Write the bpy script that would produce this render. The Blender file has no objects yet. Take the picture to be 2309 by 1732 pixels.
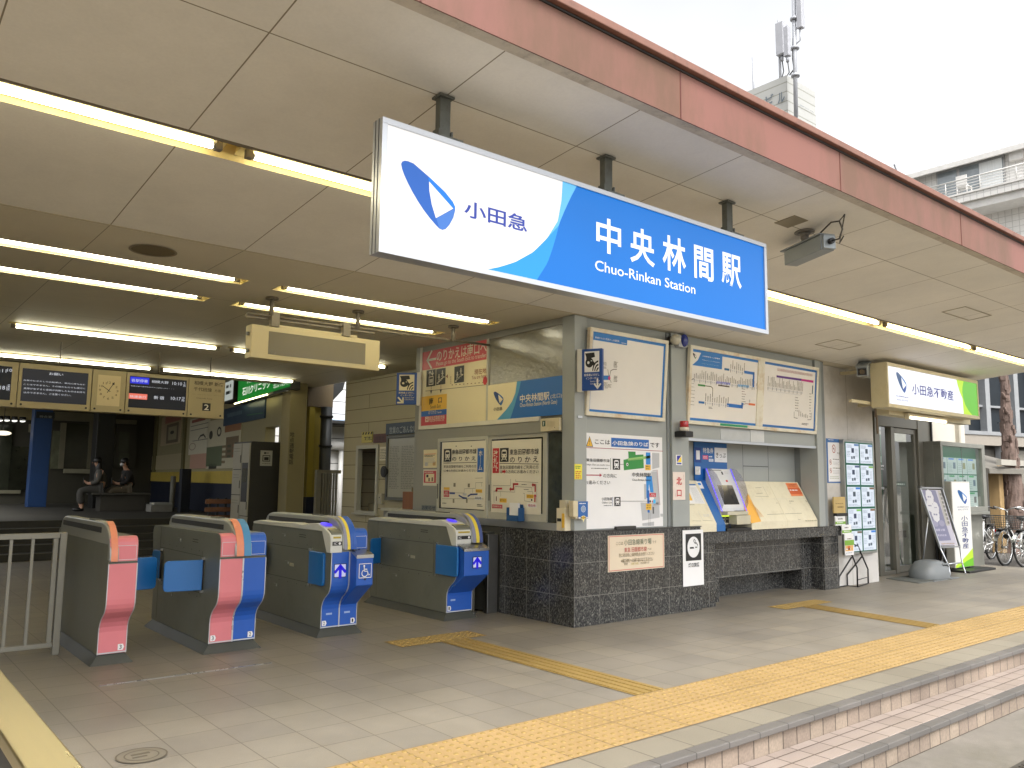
import bpy, bmesh, math, random
from math import sin, cos, pi, radians
from mathutils import Vector, Matrix
random.seed(7)
SC = bpy.context.scene
COL = SC.collection

# ------------------------------------------------------------------ camera
IMW, IMH, FPX = 2309.0, 1732.0, 1843.35
YAW, PITCH, ROLL = .688630, .118410, .010953
CAMP = Vector((0, 0, 1.42))
FW = Vector((sin(YAW)*cos(PITCH), cos(YAW)*cos(PITCH), sin(PITCH)))
_r = Vector((cos(YAW), -sin(YAW), 0)); _u = _r.cross(FW)
RT = _r*cos(ROLL) + _u*sin(ROLL); UP = -_r*sin(ROLL) + _u*cos(ROLL)
cd = bpy.data.cameras.new('camera'); cam = bpy.data.objects.new('camera', cd); COL.objects.link(cam)
cd.sensor_width = 36; cd.sensor_fit = 'HORIZONTAL'; cd.lens = 36*FPX/IMW
cd.clip_start = .05; cd.clip_end = 500
M = Matrix((RT, UP, -FW)).transposed().to_4x4(); M.translation = CAMP
cam.matrix_world = M
SC.camera = cam

# ------------------------------------------------------------------ light
SUN_EL, SUN_ROT = radians(52), radians(200)
w = bpy.data.worlds.new('World'); SC.world = w; w.use_nodes = True
nt = w.node_tree; nt.nodes.clear()
out = nt.nodes.new('ShaderNodeOutputWorld'); bg = nt.nodes.new('ShaderNodeBackground')
sky = nt.nodes.new('ShaderNodeTexSky'); sky.sky_type = 'NISHITA'; sky.sun_disc = False
sky.sun_elevation = SUN_EL; sky.sun_rotation = SUN_ROT; sky.air_density = 1.0; sky.dust_density = 4.0
hs = nt.nodes.new('ShaderNodeHueSaturation'); hs.inputs['Saturation'].default_value = .10; hs.inputs['Value'].default_value = 1.55
tc = nt.nodes.new('ShaderNodeTexCoord'); cn = nt.nodes.new('ShaderNodeTexNoise'); cn.inputs['Scale'].default_value = 3.2; cn.inputs['Detail'].default_value = 5
cr = nt.nodes.new('ShaderNodeMapRange'); cr.inputs['From Min'].default_value = .3; cr.inputs['From Max'].default_value = .7; cr.inputs['To Min'].default_value = .93; cr.inputs['To Max'].default_value = 1.07
mx = nt.nodes.new('ShaderNodeMix'); mx.data_type = 'RGBA'; mx.blend_type = 'MULTIPLY'; mx.inputs[0].default_value = 1
L = nt.links.new
L(tc.outputs['Generated'], cn.inputs['Vector']); L(cn.outputs['Fac'], cr.inputs['Value'])
L(sky.outputs[0], hs.inputs['Color']); L(hs.outputs[0], mx.inputs[6]); L(cr.outputs[0], mx.inputs[7])
L(mx.outputs[2], bg.inputs['Color']); bg.inputs['Strength'].default_value = .15
L(bg.outputs[0], out.inputs['Surface'])
sd = bpy.data.lights.new('sun', 'SUN'); sd.energy = 1.4; sd.angle = radians(25); sd.color = (1, .97, .92)
sun = bpy.data.objects.new('sun', sd); COL.objects.link(sun)
az = SUN_ROT
sdir = Vector((sin(az)*cos(SUN_EL), cos(az)*cos(SUN_EL), sin(SUN_EL)))
sun.rotation_euler = sdir.to_track_quat('Z', 'Y').to_euler(); sun.location = (0, -6, 12)
SC.view_settings.view_transform = 'Standard'; SC.view_settings.look = 'None'
EXPO = .78
SC.view_settings.exposure = EXPO; SC.view_settings.gamma = 1.0
TUBE = 10.0          # radiance of a fluorescent tube
SC.cycles.max_bounces = 8; SC.cycles.diffuse_bounces = 4; SC.cycles.glossy_bounces = 3
SC.cycles.transmission_bounces = 6; SC.cycles.transparent_max_bounces = 8
SC.cycles.sample_clamp_indirect = 6; SC.cycles.caustics_reflective = False; SC.cycles.caustics_refractive = False

# ------------------------------------------------------------------ pixel helpers (native 2309 px photo coordinates)
KD = IMW/2212.0
def ray(x, y): return RT*(x-IMW/2) - UP*(y-IMH/2) + FW*FPX
class Plane:
    def __init__(s, o, u, v):
        s.o = Vector(o); s.u = Vector(u).normalized(); s.v = Vector(v).normalized(); s.n = s.u.cross(s.v).normalized()
    def hit(s, x, y):
        d = ray(x, y); t = (s.o-CAMP).dot(s.n)/d.dot(s.n); p = CAMP+d*t
        return (p-s.o).dot(s.u), (p-s.o).dot(s.v)
    def P(s, a, b, c=0): return s.o+s.u*a+s.v*b+s.n*c
def PY(Y): return Plane((0, Y, 0), (1, 0, 0), (0, 0, 1))
def PX(X): return Plane((X, 0, 0), (0, -1, 0), (0, 0, 1))
def PZ(Z): return Plane((0, 0, Z), (1, 0, 0), (0, 1, 0))
def region(x0, y0, s): return lambda x, y: (x0+x/s, y0+y/s)
DSP = lambda x, y: (x*KD, y*KD)

# ------------------------------------------------------------------ materials
MATS = {}
def lin(c):
    if isinstance(c, str):
        c = tuple(int(c[i:i+2], 16)/255 for i in (0, 2, 4))
        c = tuple(v/12.92 if v <= .04045 else ((v+.055)/1.055)**2.4 for v in c)
    return (*c, 1)
def base_nodes(name):
    m = bpy.data.materials.new(name); m.use_nodes = True; n = m.node_tree.nodes
    return m, m.node_tree, n['Principled BSDF'], m.node_tree.links.new
def pm(name, col, rough=.5, metal=0, var=.12, scale=4, bump=0, bscale=40, spec=.5, stretch=None, dirt=None, dirt_scale=2.5, dirt_amt=.5, coat=0, dirt_lo=.5):
    """principled surface whose colour and gloss wander with noise in world space; optional dirt blotches"""
    if name in MATS: return MATS[name]
    m, t, b, L = base_nodes(name); N = t.nodes.new
    g = N('ShaderNodeNewGeometry'); vec = g.outputs['Position']
    if stretch:
        mp = N('ShaderNodeMapping'); mp.inputs['Scale'].default_value = stretch; L(vec, mp.inputs['Vector']); vec = mp.outputs[0]
    nz = N('ShaderNodeTexNoise'); nz.inputs['Scale'].default_value = scale; nz.inputs['Detail'].default_value = 6; nz.inputs['Roughness'].default_value = .65
    L(vec, nz.inputs['Vector'])
    mr = N('ShaderNodeMapRange'); mr.inputs['From Min'].default_value = .25; mr.inputs['From Max'].default_value = .75
    mr.inputs['To Min'].default_value = 1-var; mr.inputs['To Max'].default_value = 1+var; L(nz.outputs['Fac'], mr.inputs['Value'])
    mul = N('ShaderNodeMix'); mul.data_type = 'RGBA'; mul.blend_type = 'MULTIPLY'; mul.inputs[0].default_value = 1
    mul.inputs[6].default_value = lin(col); L(mr.outputs[0], mul.inputs[7]); c = mul.outputs[2]
    if dirt:
        n2 = N('ShaderNodeTexNoise'); n2.inputs['Scale'].default_value = dirt_scale; n2.inputs['Detail'].default_value = 8; n2.inputs['Roughness'].default_value = .7
        L(vec, n2.inputs['Vector'])
        r2 = N('ShaderNodeMapRange'); r2.inputs['From Min'].default_value = dirt_lo; r2.inputs['From Max'].default_value = dirt_lo+.2; r2.inputs['To Max'].default_value = dirt_amt
        L(n2.outputs['Fac'], r2.inputs['Value'])
        m2 = N('ShaderNodeMix'); m2.data_type = 'RGBA'; L(r2.outputs[0], m2.inputs[0]); L(c, m2.inputs[6]); m2.inputs[7].default_value = lin(dirt); c = m2.outputs[2]
    L(c, b.inputs['Base Color'])
    rr = N('ShaderNodeMapRange'); rr.inputs['To Min'].default_value = max(.02, rough-.08); rr.inputs['To Max'].default_value = min(1, rough+.08)
    L(nz.outputs['Fac'], rr.inputs['Value']); L(rr.outputs[0], b.inputs['Roughness'])
    b.inputs['Metallic'].default_value = metal; b.inputs['Specular IOR Level'].default_value = spec
    if coat: b.inputs['Coat Weight'].default_value = coat
    if bump:
        nb = N('ShaderNodeTexNoise'); nb.inputs['Scale'].default_value = bscale; nb.inputs['Detail'].default_value = 4; L(g.outputs['Position'], nb.inputs['Vector'])
        bp = N('ShaderNodeBump'); bp.inputs['Strength'].default_value = bump; bp.inputs['Distance'].default_value = .01
        L(nb.outputs['Fac'], bp.inputs['Height']); L(bp.outputs[0], b.inputs['Normal'])
    MATS[name] = m; return m
def ink(hexc, rough=.45):
    n = 'print_'+hexc+('' if rough == .45 else '_%d' % (rough*100))
    return pm(n, hexc, rough, var=.03, scale=3)
def glow(hexc, k=.9, rough=.3):
    n = 'backlit_%s_%d' % (hexc, k*100)
    if n in MATS: return MATS[n]
    k /= 2**EXPO
    m, t, b, L = base_nodes(n)
    g = t.nodes.new('ShaderNodeNewGeometry'); nz = t.nodes.new('ShaderNodeTexNoise'); nz.inputs['Scale'].default_value = 1.3
    mr = t.nodes.new('ShaderNodeMapRange'); mr.inputs['To Min'].default_value = k*.9; mr.inputs['To Max'].default_value = k*1.1
    L(g.outputs['Position'], nz.inputs['Vector']); L(nz.outputs['Fac'], mr.inputs['Value']); L(mr.outputs[0], b.inputs['Emission Strength'])
    b.inputs['Base Color'].default_value = tuple(v*.2 for v in lin(hexc)[:3])+(1,); b.inputs['Emission Color'].default_value = lin(hexc)
    b.inputs['Roughness'].default_value = rough; b.inputs['Specular IOR Level'].default_value = .3; MATS[n] = m; return m
def tube_mat(name, col, k):
    if name in MATS: return MATS[name]
    m, t, b, L = base_nodes(name); b.inputs['Base Color'].default_value = (.8, .8, .78, 1)
    b.inputs['Emission Color'].default_value = (*col, 1); b.inputs['Emission Strength'].default_value = k; MATS[name] = m; return m
def tile(name, cols, mortar, bw, bh, mw, axes='xy', rough=.55, bump=.25, off=0, orig=(0, 0), grain=.12, gscale=120, var2=.12, spec=.5):
    """tiles laid in world space along two axes"""
    if name in MATS: return MATS[name]
    m, t, b, L = base_nodes(name); N = t.nodes.new
    g = N('ShaderNodeNewGeometry'); sp = N('ShaderNodeSeparateXYZ'); cb = N('ShaderNodeCombineXYZ'); L(g.outputs['Position'], sp.inputs[0])
    ix = {'x': 0, 'y': 1, 'z': 2}
    for k in (0, 1):
        a = N('ShaderNodeMath'); a.operation = 'SUBTRACT'; a.inputs[1].default_value = orig[k]; L(sp.outputs[ix[axes[k]]], a.inputs[0]); L(a.outputs[0], cb.inputs[k])
    br = N('ShaderNodeTexBrick'); br.offset = off; br.offset_frequency = 2; br.squash = 1
    br.inputs['Color1'].default_value = lin(cols[0]); br.inputs['Color2'].default_value = lin(cols[1]); br.inputs['Mortar'].default_value = lin(mortar)
    br.inputs['Scale'].default_value = 1; br.inputs['Mortar Size'].default_value = mw; br.inputs['Mortar Smooth'].default_value = .2
    br.inputs['Brick Width'].default_value = bw; br.inputs['Row Height'].default_value = bh; L(cb.outputs[0], br.inputs['Vector'])
    nz = N('ShaderNodeTexNoise'); nz.inputs['Scale'].default_value = gscale; nz.inputs['Detail'].default_value = 3; L(g.outputs['Position'], nz.inputs['Vector'])
    n2 = N('ShaderNodeTexNoise'); n2.inputs['Scale'].default_value = 1.1; n2.inputs['Detail'].default_value = 7; n2.inputs['Roughness'].default_value = .7; L(g.outputs['Position'], n2.inputs['Vector'])
    mr = N('ShaderNodeMapRange'); mr.inputs['From Min'].default_value = .3; mr.inputs['From Max'].default_value = .7; mr.inputs['To Min'].default_value = 1-grain; mr.inputs['To Max'].default_value = 1+grain; L(nz.outputs['Fac'], mr.inputs['Value'])
    m3 = N('ShaderNodeMapRange'); m3.inputs['From Min'].default_value = .25; m3.inputs['From Max'].default_value = .75; m3.inputs['To Min'].default_value = 1-var2; m3.inputs['To Max'].default_value = 1+var2; L(n2.outputs['Fac'], m3.inputs['Value'])
    mm = N('ShaderNodeMath'); mm.operation = 'MULTIPLY'; L(mr.outputs[0], mm.inputs[0]); L(m3.outputs[0], mm.inputs[1])
    x = N('ShaderNodeMix'); x.data_type = 'RGBA'; x.blend_type = 'MULTIPLY'; x.inputs[0].default_value = 1; L(br.outputs['Color'], x.inputs[6]); L(mm.outputs[0], x.inputs[7])
    L(x.outputs[2], b.inputs['Base Color'])
    rr = N('ShaderNodeMapRange'); rr.inputs['To Min'].default_value = rough-.12; rr.inputs['To Max'].default_value = rough+.12; L(n2.outputs['Fac'], rr.inputs['Value']); L(rr.outputs[0], b.inputs['Roughness'])
    b.inputs['Specular IOR Level'].default_value = spec
    iv = N('ShaderNodeMath'); iv.operation = 'SUBTRACT'; iv.inputs[0].default_value = 1; L(br.outputs['Fac'], iv.inputs[1])
    ad = N('ShaderNodeMath'); ad.operation = 'MULTIPLY_ADD'; ad.inputs[1].default_value = .15; L(nz.outputs['Fac'], ad.inputs[0]); L(iv.outputs[0], ad.inputs[2])
    bp = N('ShaderNodeBump'); bp.inputs['Strength'].default_value = bump; bp.inputs['Distance'].default_value = .004; L(ad.outputs[0], bp.inputs['Height']); L(bp.outputs[0], b.inputs['Normal'])
    MATS[name] = m; return m
def granite(name='granite'):
    if name in MATS: return MATS[name]
    m, t, b, L = base_nodes(name); N = t.nodes.new
    g = N('ShaderNodeNewGeometry'); mp = N('ShaderNodeMapping'); mp.inputs['Scale'].default_value = (1, 1, .55); L(g.outputs['Position'], mp.inputs['Vector'])
    v = N('ShaderNodeTexVoronoi'); v.inputs['Scale'].default_value = 120; v.inputs['Randomness'].default_value = 1; L(mp.outputs[0], v.inputs['Vector'])
    nz = N('ShaderNodeTexNoise'); nz.inputs['Scale'].default_value = 60; nz.inputs['Detail'].default_value = 8; nz.inputs['Roughness'].default_value = .75; L(mp.outputs[0], nz.inputs['Vector'])
    sp = N('ShaderNodeSeparateColor'); L(v.outputs['Color'], sp.inputs[0])
    a = N('ShaderNodeMath'); a.operation = 'MULTIPLY'; L(sp.outputs[0], a.inputs[0]); L(nz.outputs['Fac'], a.inputs[1])
    cr = N('ShaderNodeValToRGB'); e = cr.color_ramp.elements
    e[0].position = .10; e[0].color = (.022, .0225, .024, 1); e[1].position = .62; e[1].color = (.25, .245, .225, 1)
    x = e.new(.32); x.color = (.060, .061, .060, 1); x = e.new(.48); x.color = (.115, .113, .104, 1)
    L(a.outputs[0], cr.inputs[0])
    # joints of the slabs: horizontal every .31 m, vertical every .35 m
    s2 = N('ShaderNodeSeparateXYZ'); L(g.outputs['Position'], s2.inputs[0])
    def joint(src, period, off):
        ad = N('ShaderNodeMath'); ad.operation = 'ADD'; ad.inputs[1].default_value = off; L(src, ad.inputs[0])
        md = N('ShaderNodeMath'); md.operation = 'PINGPONG'; md.inputs[1].default_value = period/2; L(ad.outputs[0], md.inputs[0])
        lt = N('ShaderNodeMath'); lt.operation = 'LESS_THAN'; lt.inputs[1].default_value = .0026; L(md.outputs[0], lt.inputs[0]); return lt.outputs[0]
    sx = N('ShaderNodeMath'); sx.operation = 'SUBTRACT'; L(s2.outputs[0], sx.inputs[0]); L(s2.outputs[1], sx.inputs[1])
    j1 = joint(s2.outputs[2], .33, .04); j2 = joint(sx.outputs[0], .36, .232+.0)
    mxj = N('ShaderNodeMath'); mxj.operation = 'MAXIMUM'; L(j1, mxj.inputs[0]); L(j2, mxj.inputs[1])
    mk = N('ShaderNodeMix'); mk.data_type = 'RGBA'; L(mxj.outputs[0], mk.inputs[0]); L(cr.outputs[0], mk.inputs[6]); mk.inputs[7].default_value = (.19, .185, .175, 1)
    L(mk.outputs[2], b.inputs['Base Color']); b.inputs['Roughness'].default_value = .2
    MATS[name] = m; return m
def glass(name, tint=(.9, .95, .93), rough=.02, alpha=.25):
    """thin pane: mostly see-through with a mirror coat"""
    if name in MATS: return MATS[name]
    m, t, b, L = base_nodes(name); N = t.nodes.new
    tr = N('ShaderNodeBsdfTransparent'); tr.inputs[0].default_value = (*tint, 1); gl = N('ShaderNodeBsdfGlossy'); gl.inputs['Roughness'].default_value = rough
    fr = N('ShaderNodeLayerWeight'); fr.inputs[0].default_value = .5; pw = N('ShaderNodeMath'); pw.operation = 'POWER'; pw.inputs[1].default_value = 3.5; L(fr.outputs['Facing'], pw.inputs[0]); ad = N('ShaderNodeMath'); ad.operation = 'MULTIPLY_ADD'; ad.inputs[1].default_value = .85; ad.inputs[2].default_value = alpha*.25; L(pw.outputs[0], ad.inputs[0])
    ms = N('ShaderNodeMixShader'); L(ad.outputs[0], ms.inputs[0]); L(tr.outputs[0], ms.inputs[1]); L(gl.outputs[0], ms.inputs[2])
    L(ms.outputs[0], t.nodes['Material Output'].inputs['Surface']); MATS[name] = m; return m

# ------------------------------------------------------------------ objects
ORG = {}
def tag(o, label=None, cat=None, group=None, kind=None):
    if label: o['label'] = label
    if cat: o['category'] = cat
    if group: o['group'] = group
    if kind: o['kind'] = kind
    return o
def thing(name, loc, label, cat, group=None):
    o = bpy.data.objects.new(name, None); COL.objects.link(o); o.location = loc; o.empty_display_size = .1
    ORG[o.name] = Vector(loc); return tag(o, label, cat, group)
class MB:
    def __init__(s): s.v = []; s.f = []; s.m = []; s.mats = []; s.sm = []
    def mi(s, mat):
        if mat not in s.mats: s.mats.append(mat)
        return s.mats.index(mat)
    def add(s, vs, fs, mat, smooth=False):
        k = len(s.v); s.v += [Vector(p) for p in vs]; i = s.mi(mat)
        for f in fs: s.f.append([k+q for q in f]); s.m.append(i); s.sm.append(smooth)
        return s
    def quad(s, a, b, c, d, mat): return s.add((a, b, c, d), ((0, 1, 2, 3),), mat)
    def box(s, x0, x1, y0, y1, z0, z1, mat):
        if x0 > x1: x0, x1 = x1, x0
        if y0 > y1: y0, y1 = y1, y0
        if z0 > z1: z0, z1 = z1, z0
        v = [(x, y, z) for z in (z0, z1) for y in (y0, y1) for x in (x0, x1)]
        return s.add(v, ((0, 2, 3, 1), (4, 5, 7, 6), (0, 1, 5, 4), (2, 6, 7, 3), (0, 4, 6, 2), (1, 3, 7, 5)), mat)
    def hexa(s, v, mat):   # 8 points: bottom ring of 4 then top ring of 4 (both counter-clockwise from above)
        return s.add(v, ((3, 2, 1, 0), (4, 5, 6, 7), (0, 1, 5, 4), (1, 2, 6, 5), (2, 3, 7, 6), (3, 0, 4, 7)), mat)
    def obox(s, c, ex, ey, ez, mat):  # centre and three half-axis vectors
        c = Vector(c); ex = Vector(ex); ey = Vector(ey); ez = Vector(ez)
        return s.hexa([c-ex-ey-ez, c+ex-ey-ez, c+ex+ey-ez, c-ex+ey-ez, c-ex-ey+ez, c+ex-ey+ez, c+ex+ey+ez, c-ex+ey+ez], mat)
    def beam(s, a, b, wd, h, mat, up=(0, 0, 1)):
        a = Vector(a); b = Vector(b); d = b-a; l = d.length; d.normalize(); sd = d.cross(Vector(up))
        if sd.length < 1e-4: sd = d.cross(Vector((1, 0, 0)))
        sd.normalize(); up2 = sd.cross(d)
        return s.obox((a+b)/2, d*l/2, sd*wd/2, up2*h/2, mat)
    def cyl(s, a, b, r, mat, n=14, r2=None, caps=True):
        a = Vector(a); b = Vector(b); d = (b-a).normalized(); p = d.orthogonal().normalized(); q = d.cross(p); r2 = r if r2 is None else r2
        v = []
        for i in range(n):
            t = 2*pi*i/n; e = p*cos(t)+q*sin(t); v += [a+e*r, b+e*r2]
        s.add(v, [(2*i, 2*((i+1) % n), 2*((i+1) % n)+1, 2*i+1) for i in range(n)], mat, True)
        if caps:
            k = len(s.v)-2*n; i = s.mi(mat)
            s.f.append([k+2*j for j in range(n)][::-1]); s.m.append(i); s.sm.append(False)
            s.f.append([k+2*j+1 for j in range(n)]); s.m.append(i); s.sm.append(False)
        return s
    def tube(s, pts, r, mat, n=8):
        pts = [Vector(p) for p in pts]; rs = r if isinstance(r, (list, tuple)) else [r]*len(pts); v = []; pr = None
        for i, p in enumerate(pts):
            d = ((pts[min(i+1, len(pts)-1)]-pts[max(i-1, 0)])).normalized()
            pr = d.orthogonal().normalized() if pr is None else (pr-d*pr.dot(d)).normalized(); q = d.cross(pr)
            v += [p+(pr*cos(2*pi*j/n)+q*sin(2*pi*j/n))*rs[i] for j in range(n)]
        f = [(i*n+j, i*n+(j+1) % n, (i+1)*n+(j+1) % n, (i+1)*n+j) for i in range(len(pts)-1) for j in range(n)]
        s.add(v, f, mat, True); k = len(s.v)-len(v); i = s.mi(mat)
        s.f.append([k+j for j in range(n)][::-1]); s.m.append(i); s.sm.append(False)
        s.f.append([k+len(v)-n+j for j in range(n)]); s.m.append(i); s.sm.append(False)
        return s
    def prism(s, pts, off, mat):   # planar polygon swept by a vector
        pts = [Vector(p) for p in pts]; n = len(pts); off = Vector(off)
        v = pts+[p+off for p in pts]
        f = [tuple(range(n))[::-1], tuple(range(n, 2*n))]+[(i, (i+1) % n, n+(i+1) % n, n+i) for i in range(n)]
        return s.add(v, f, mat)
    def strip(s, prof, off, mat, thick=None):  # open profile swept by a vector into a sheet (with thickness along a vector)
        prof = [Vector(p) for p in prof]; off = Vector(off); n = len(prof)
        if thick is None:
            return s.add(prof+[p+off for p in prof], [(i, i+1, n+i+1, n+i) for i in range(n-1)], mat, True)
        return s.prism(prof+[p+Vector(thick) for p in prof[::-1]], off, mat)
    def disc(s, c, n_, r, mat, seg=24, r_in=0, a0=0, a1=2*pi, xs=1.0, ax=None):
        c = Vector(c); n_ = Vector(n_).normalized(); p = Vector(ax) if ax is not None else n_.orthogonal().normalized(); q = n_.cross(p)
        ring = lambda rr: [c+(p*cos(a0+(a1-a0)*i/seg)*xs+q*sin(a0+(a1-a0)*i/seg))*rr for i in range(seg+(0 if abs(a1-a0-2*pi) < 1e-6 else 1))]
        o = ring(r)
        if r_in == 0: return s.add(o, (tuple(range(len(o))),), mat)
        i_ = ring(r_in); k = len(o); full = abs(a1-a0-2*pi) < 1e-6
        return s.add(o+i_, [(j, (j+1) % k, k+(j+1) % k, k+j) for j in range(k if full else k-1)], mat)
    def ball(s, c, r, mat, seg=12, rings=8, sc=(1, 1, 1), z0=-1.0):
        c = Vector(c); v = []; f = []
        for i in range(rings+1):
            t = -pi/2+pi*i/rings
            for j in range(seg):
                a = 2*pi*j/seg; v.append(c+Vector((cos(t)*cos(a)*sc[0], cos(t)*sin(a)*sc[1], max(sin(t), z0)*sc[2]))*r)
        for i in range(rings):
            for j in range(seg): f.append((i*seg+j, i*seg+(j+1) % seg, (i+1)*seg+(j+1) % seg, (i+1)*seg+j))
        return s.add(v, f, mat, True)
    def build(s, name, parent=None, bevel=0, seg=2, fixn=True):
        if parent is not None: org = ORG[parent.name]
        else:
            xs = [p.x for p in s.v]; ys = [p.y for p in s.v]; zs = [p.z for p in s.v]
            org = Vector(((min(xs)+max(xs))/2, (min(ys)+max(ys))/2, min(zs)))
        me = bpy.data.meshes.new(name); me.from_pydata([p-org for p in s.v], [], s.f)
        for mt in s.mats: me.materials.append(mt)
        me.polygons.foreach_set('material_index', s.m); me.polygons.foreach_set('use_smooth', s.sm)
        if fixn:
            bm = bmesh.new(); bm.from_mesh(me); bmesh.ops.recalc_face_normals(bm, faces=bm.faces); bm.to_mesh(me); bm.free()
        me.update()
        o = bpy.data.objects.new(name, me); COL.objects.link(o)
        if parent is not None: o.parent = parent
        else: o.location = org
        ORG[o.name] = org
        if bevel:
            b = o.modifiers.new('bevel', 'BEVEL'); b.width = bevel; b.segments = seg; b.limit_method = 'ANGLE'; b.angle_limit = radians(40); b.harden_normals = False
        return o
def copy_tree(o, parent=None):
    c = o.copy(); COL.objects.link(c)
    if parent is not None: c.parent = parent; c.matrix_parent_inverse = Matrix()
    for ch in list(o.children): copy_tree(ch, c)
    return c

# ------------------------------------------------------------------ printed matter
_TXT = {}
def text_mesh(body, bold=0, spacing=1.0, lsp=1.0):
    key = (body, bold, spacing, lsp)
    if key in _TXT: return _TXT[key]
    cu = bpy.data.curves.new('lettering', 'FONT'); cu.body = body; cu.size = 1; cu.fill_mode = 'FRONT' if False else 'FRONT'
    cu.dimensions = '2D'; cu.fill_mode = 'BOTH'; cu.offset = bold; cu.space_character = spacing; cu.space_line = lsp; cu.align_x = 'CENTER'; cu.resolution_u = 3
    o = bpy.data.objects.new('lettering', cu); COL.objects.link(o)
    dg = bpy.context.evaluated_depsgraph_get(); me = bpy.data.meshes.new_from_object(o.evaluated_get(dg))
    vs = [tuple(v.co[:2]) for v in me.vertices]; fs = [tuple(p.vertices) for p in me.polygons]
    bpy.data.objects.remove(o); bpy.data.curves.remove(cu); bpy.data.meshes.remove(me)
    if not vs: vs = [(0, 0), (1, 0), (1, 1)]; fs = []
    x0 = min(p[0] for p in vs); x1 = max(p[0] for p in vs); y0 = min(p[1] for p in vs); y1 = max(p[1] for p in vs)
    sx = (x1-x0) or 1; sy = (y1-y0) or 1
    r = ([((x-x0)/sx, (y-y0)/sy) for x, y in vs], fs); _TXT[key] = r; return r
class Sign(MB):
    """flat printed face on a plane; coordinates are read in a photo region and land on that real plane"""
    STEP = .0009
    def __init__(s, plane, reg=None): super().__init__(); s.p = plane; s.reg = reg or DSP
    def ab(s, x, y): return s.p.hit(*s.reg(x, y))
    def pt(s, a, b, l): return s.p.P(a, b, l*s.STEP)
    def polyab(s, pts, mat, l=1): return s.add([s.pt(a, b, l) for a, b in pts], (tuple(range(len(pts))),), mat)
    def rectab(s, a0, b0, a1, b1, mat, l=1): return s.polyab([(a0, b0), (a1, b0), (a1, b1), (a0, b1)], mat, l)
    def rect(s, x0, y0, x1, y1, mat, l=1):
        a0, b1 = s.ab(x0, y0); a1, b0 = s.ab(x1, y1); return s.rectab(a0, b0, a1, b1, mat, l)
    def quad4(s, pts, mat, l=1): return s.polyab([s.ab(*p) for p in pts], mat, l)
    def textab(s, body, a0, b0, a1, b1, mat, l=3, bold=0, spacing=1.0, lsp=1.0):
        vs, fs = text_mesh(body, bold, spacing, lsp)
        return s.add([s.pt(a0+(a1-a0)*x, b0+(b1-b0)*y, l) for x, y in vs], fs, mat)
    def text(s, body, x0, y0, x1, y1, mat, l=3, bold=0, spacing=1.0, lsp=1.0):
        a0, b1 = s.ab(x0, y0); a1, b0 = s.ab(x1, y1); return s.textab(body, a0, b0, a1, b1, mat, l, bold, spacing, lsp)
    def lineab(s, pts, wd, mat, l=2):
        for p, q in zip(pts, pts[1:]):
            p = Vector(p); q = Vector(q); d = q-p
            if d.length < 1e-6: continue
            d.normalize(); n = Vector((-d.y, d.x))*wd/2; e = d*wd/2
            s.polyab([p-e-n, q+e-n, q+e+n, p-e+n], mat, l)
        return s
    def line(s, pts, wd, mat, l=2): return s.lineab([s.ab(*p) for p in pts], wd, mat, l)
    def ellab(s, c, ra, rb, mat, l=2, seg=24, inner=0, a0=0, a1=2*pi):
        full = abs(a1-a0-2*pi) < 1e-6; n = seg if full else seg+1
        o = [(c[0]+ra*cos(a0+(a1-a0)*i/seg), c[1]+rb*sin(a0+(a1-a0)*i/seg)) for i in range(n)]
        if not inner: return s.polyab(o, mat, l)
        i_ = [(c[0]+(x-c[0])*inner, c[1]+(y-c[1])*inner) for x, y in o]
        return s.add([s.pt(a, b, l) for a, b in o+i_], [(j, (j+1) % n, n+(j+1) % n, n+j) for j in range(n if full else n-1)], mat)
    def ell(s, x, y, ra, rb, mat, l=2, **k): return s.ellab(s.ab(x, y), ra, rb, mat, l, **k)
    def scribab(s, a0, b0, a1, b1, rows, mat, l=3, fill=.55, rnd=None, cw=None, ragged=True):
        """rows of print too small to read"""
        rnd = rnd or random; h = (b1-b0)/rows; cw = cw or h*.9
        for r in range(rows):
            y = b1-h*(r+.5); a = a0; end = a1-(a1-a0)*(rnd.random()*.25 if ragged else 0)
            while a < end:
                wd = min(cw*rnd.uniform(.5, 1.6), end-a)
                if wd < cw*.2: break
                s.rectab(a, y-h*fill/2*rnd.uniform(.7, 1), a+wd, y+h*fill/2*rnd.uniform(.7, 1), mat, l); a += wd+cw*rnd.uniform(.18, .5)
        return s
    def scrib(s, x0, y0, x1, y1, rows, mat, l=3, **k):
        a0, b1 = s.ab(x0, y0); a1, b0 = s.ab(x1, y1); return s.scribab(a0, b0, a1, b1, rows, mat, l, **k)
    def board(s, x0, y0, x1, y1, th, face, edge=None, l0=0):
        a0, b1 = s.ab(x0, y0); a1, b0 = s.ab(x1, y1); return s.boardab(a0, b0, a1, b1, th, face, edge)
    def boardab(s, a0, b0, a1, b1, th, face, edge=None):
        P = s.p.P
        s.add([P(a0, b0, -th), P(a1, b0, -th), P(a1, b1, -th), P(a0, b1, -th), P(a0, b0), P(a1, b0), P(a1, b1), P(a0, b1)],
              ((3, 2, 1, 0), (0, 1, 5, 4), (1, 2, 6, 5), (2, 3, 7, 6), (3, 0, 4, 7)), edge or face)
        return s.add([P(a0, b0), P(a1, b0), P(a1, b1), P(a0, b1)], ((0, 1, 2, 3),), face)
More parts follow.
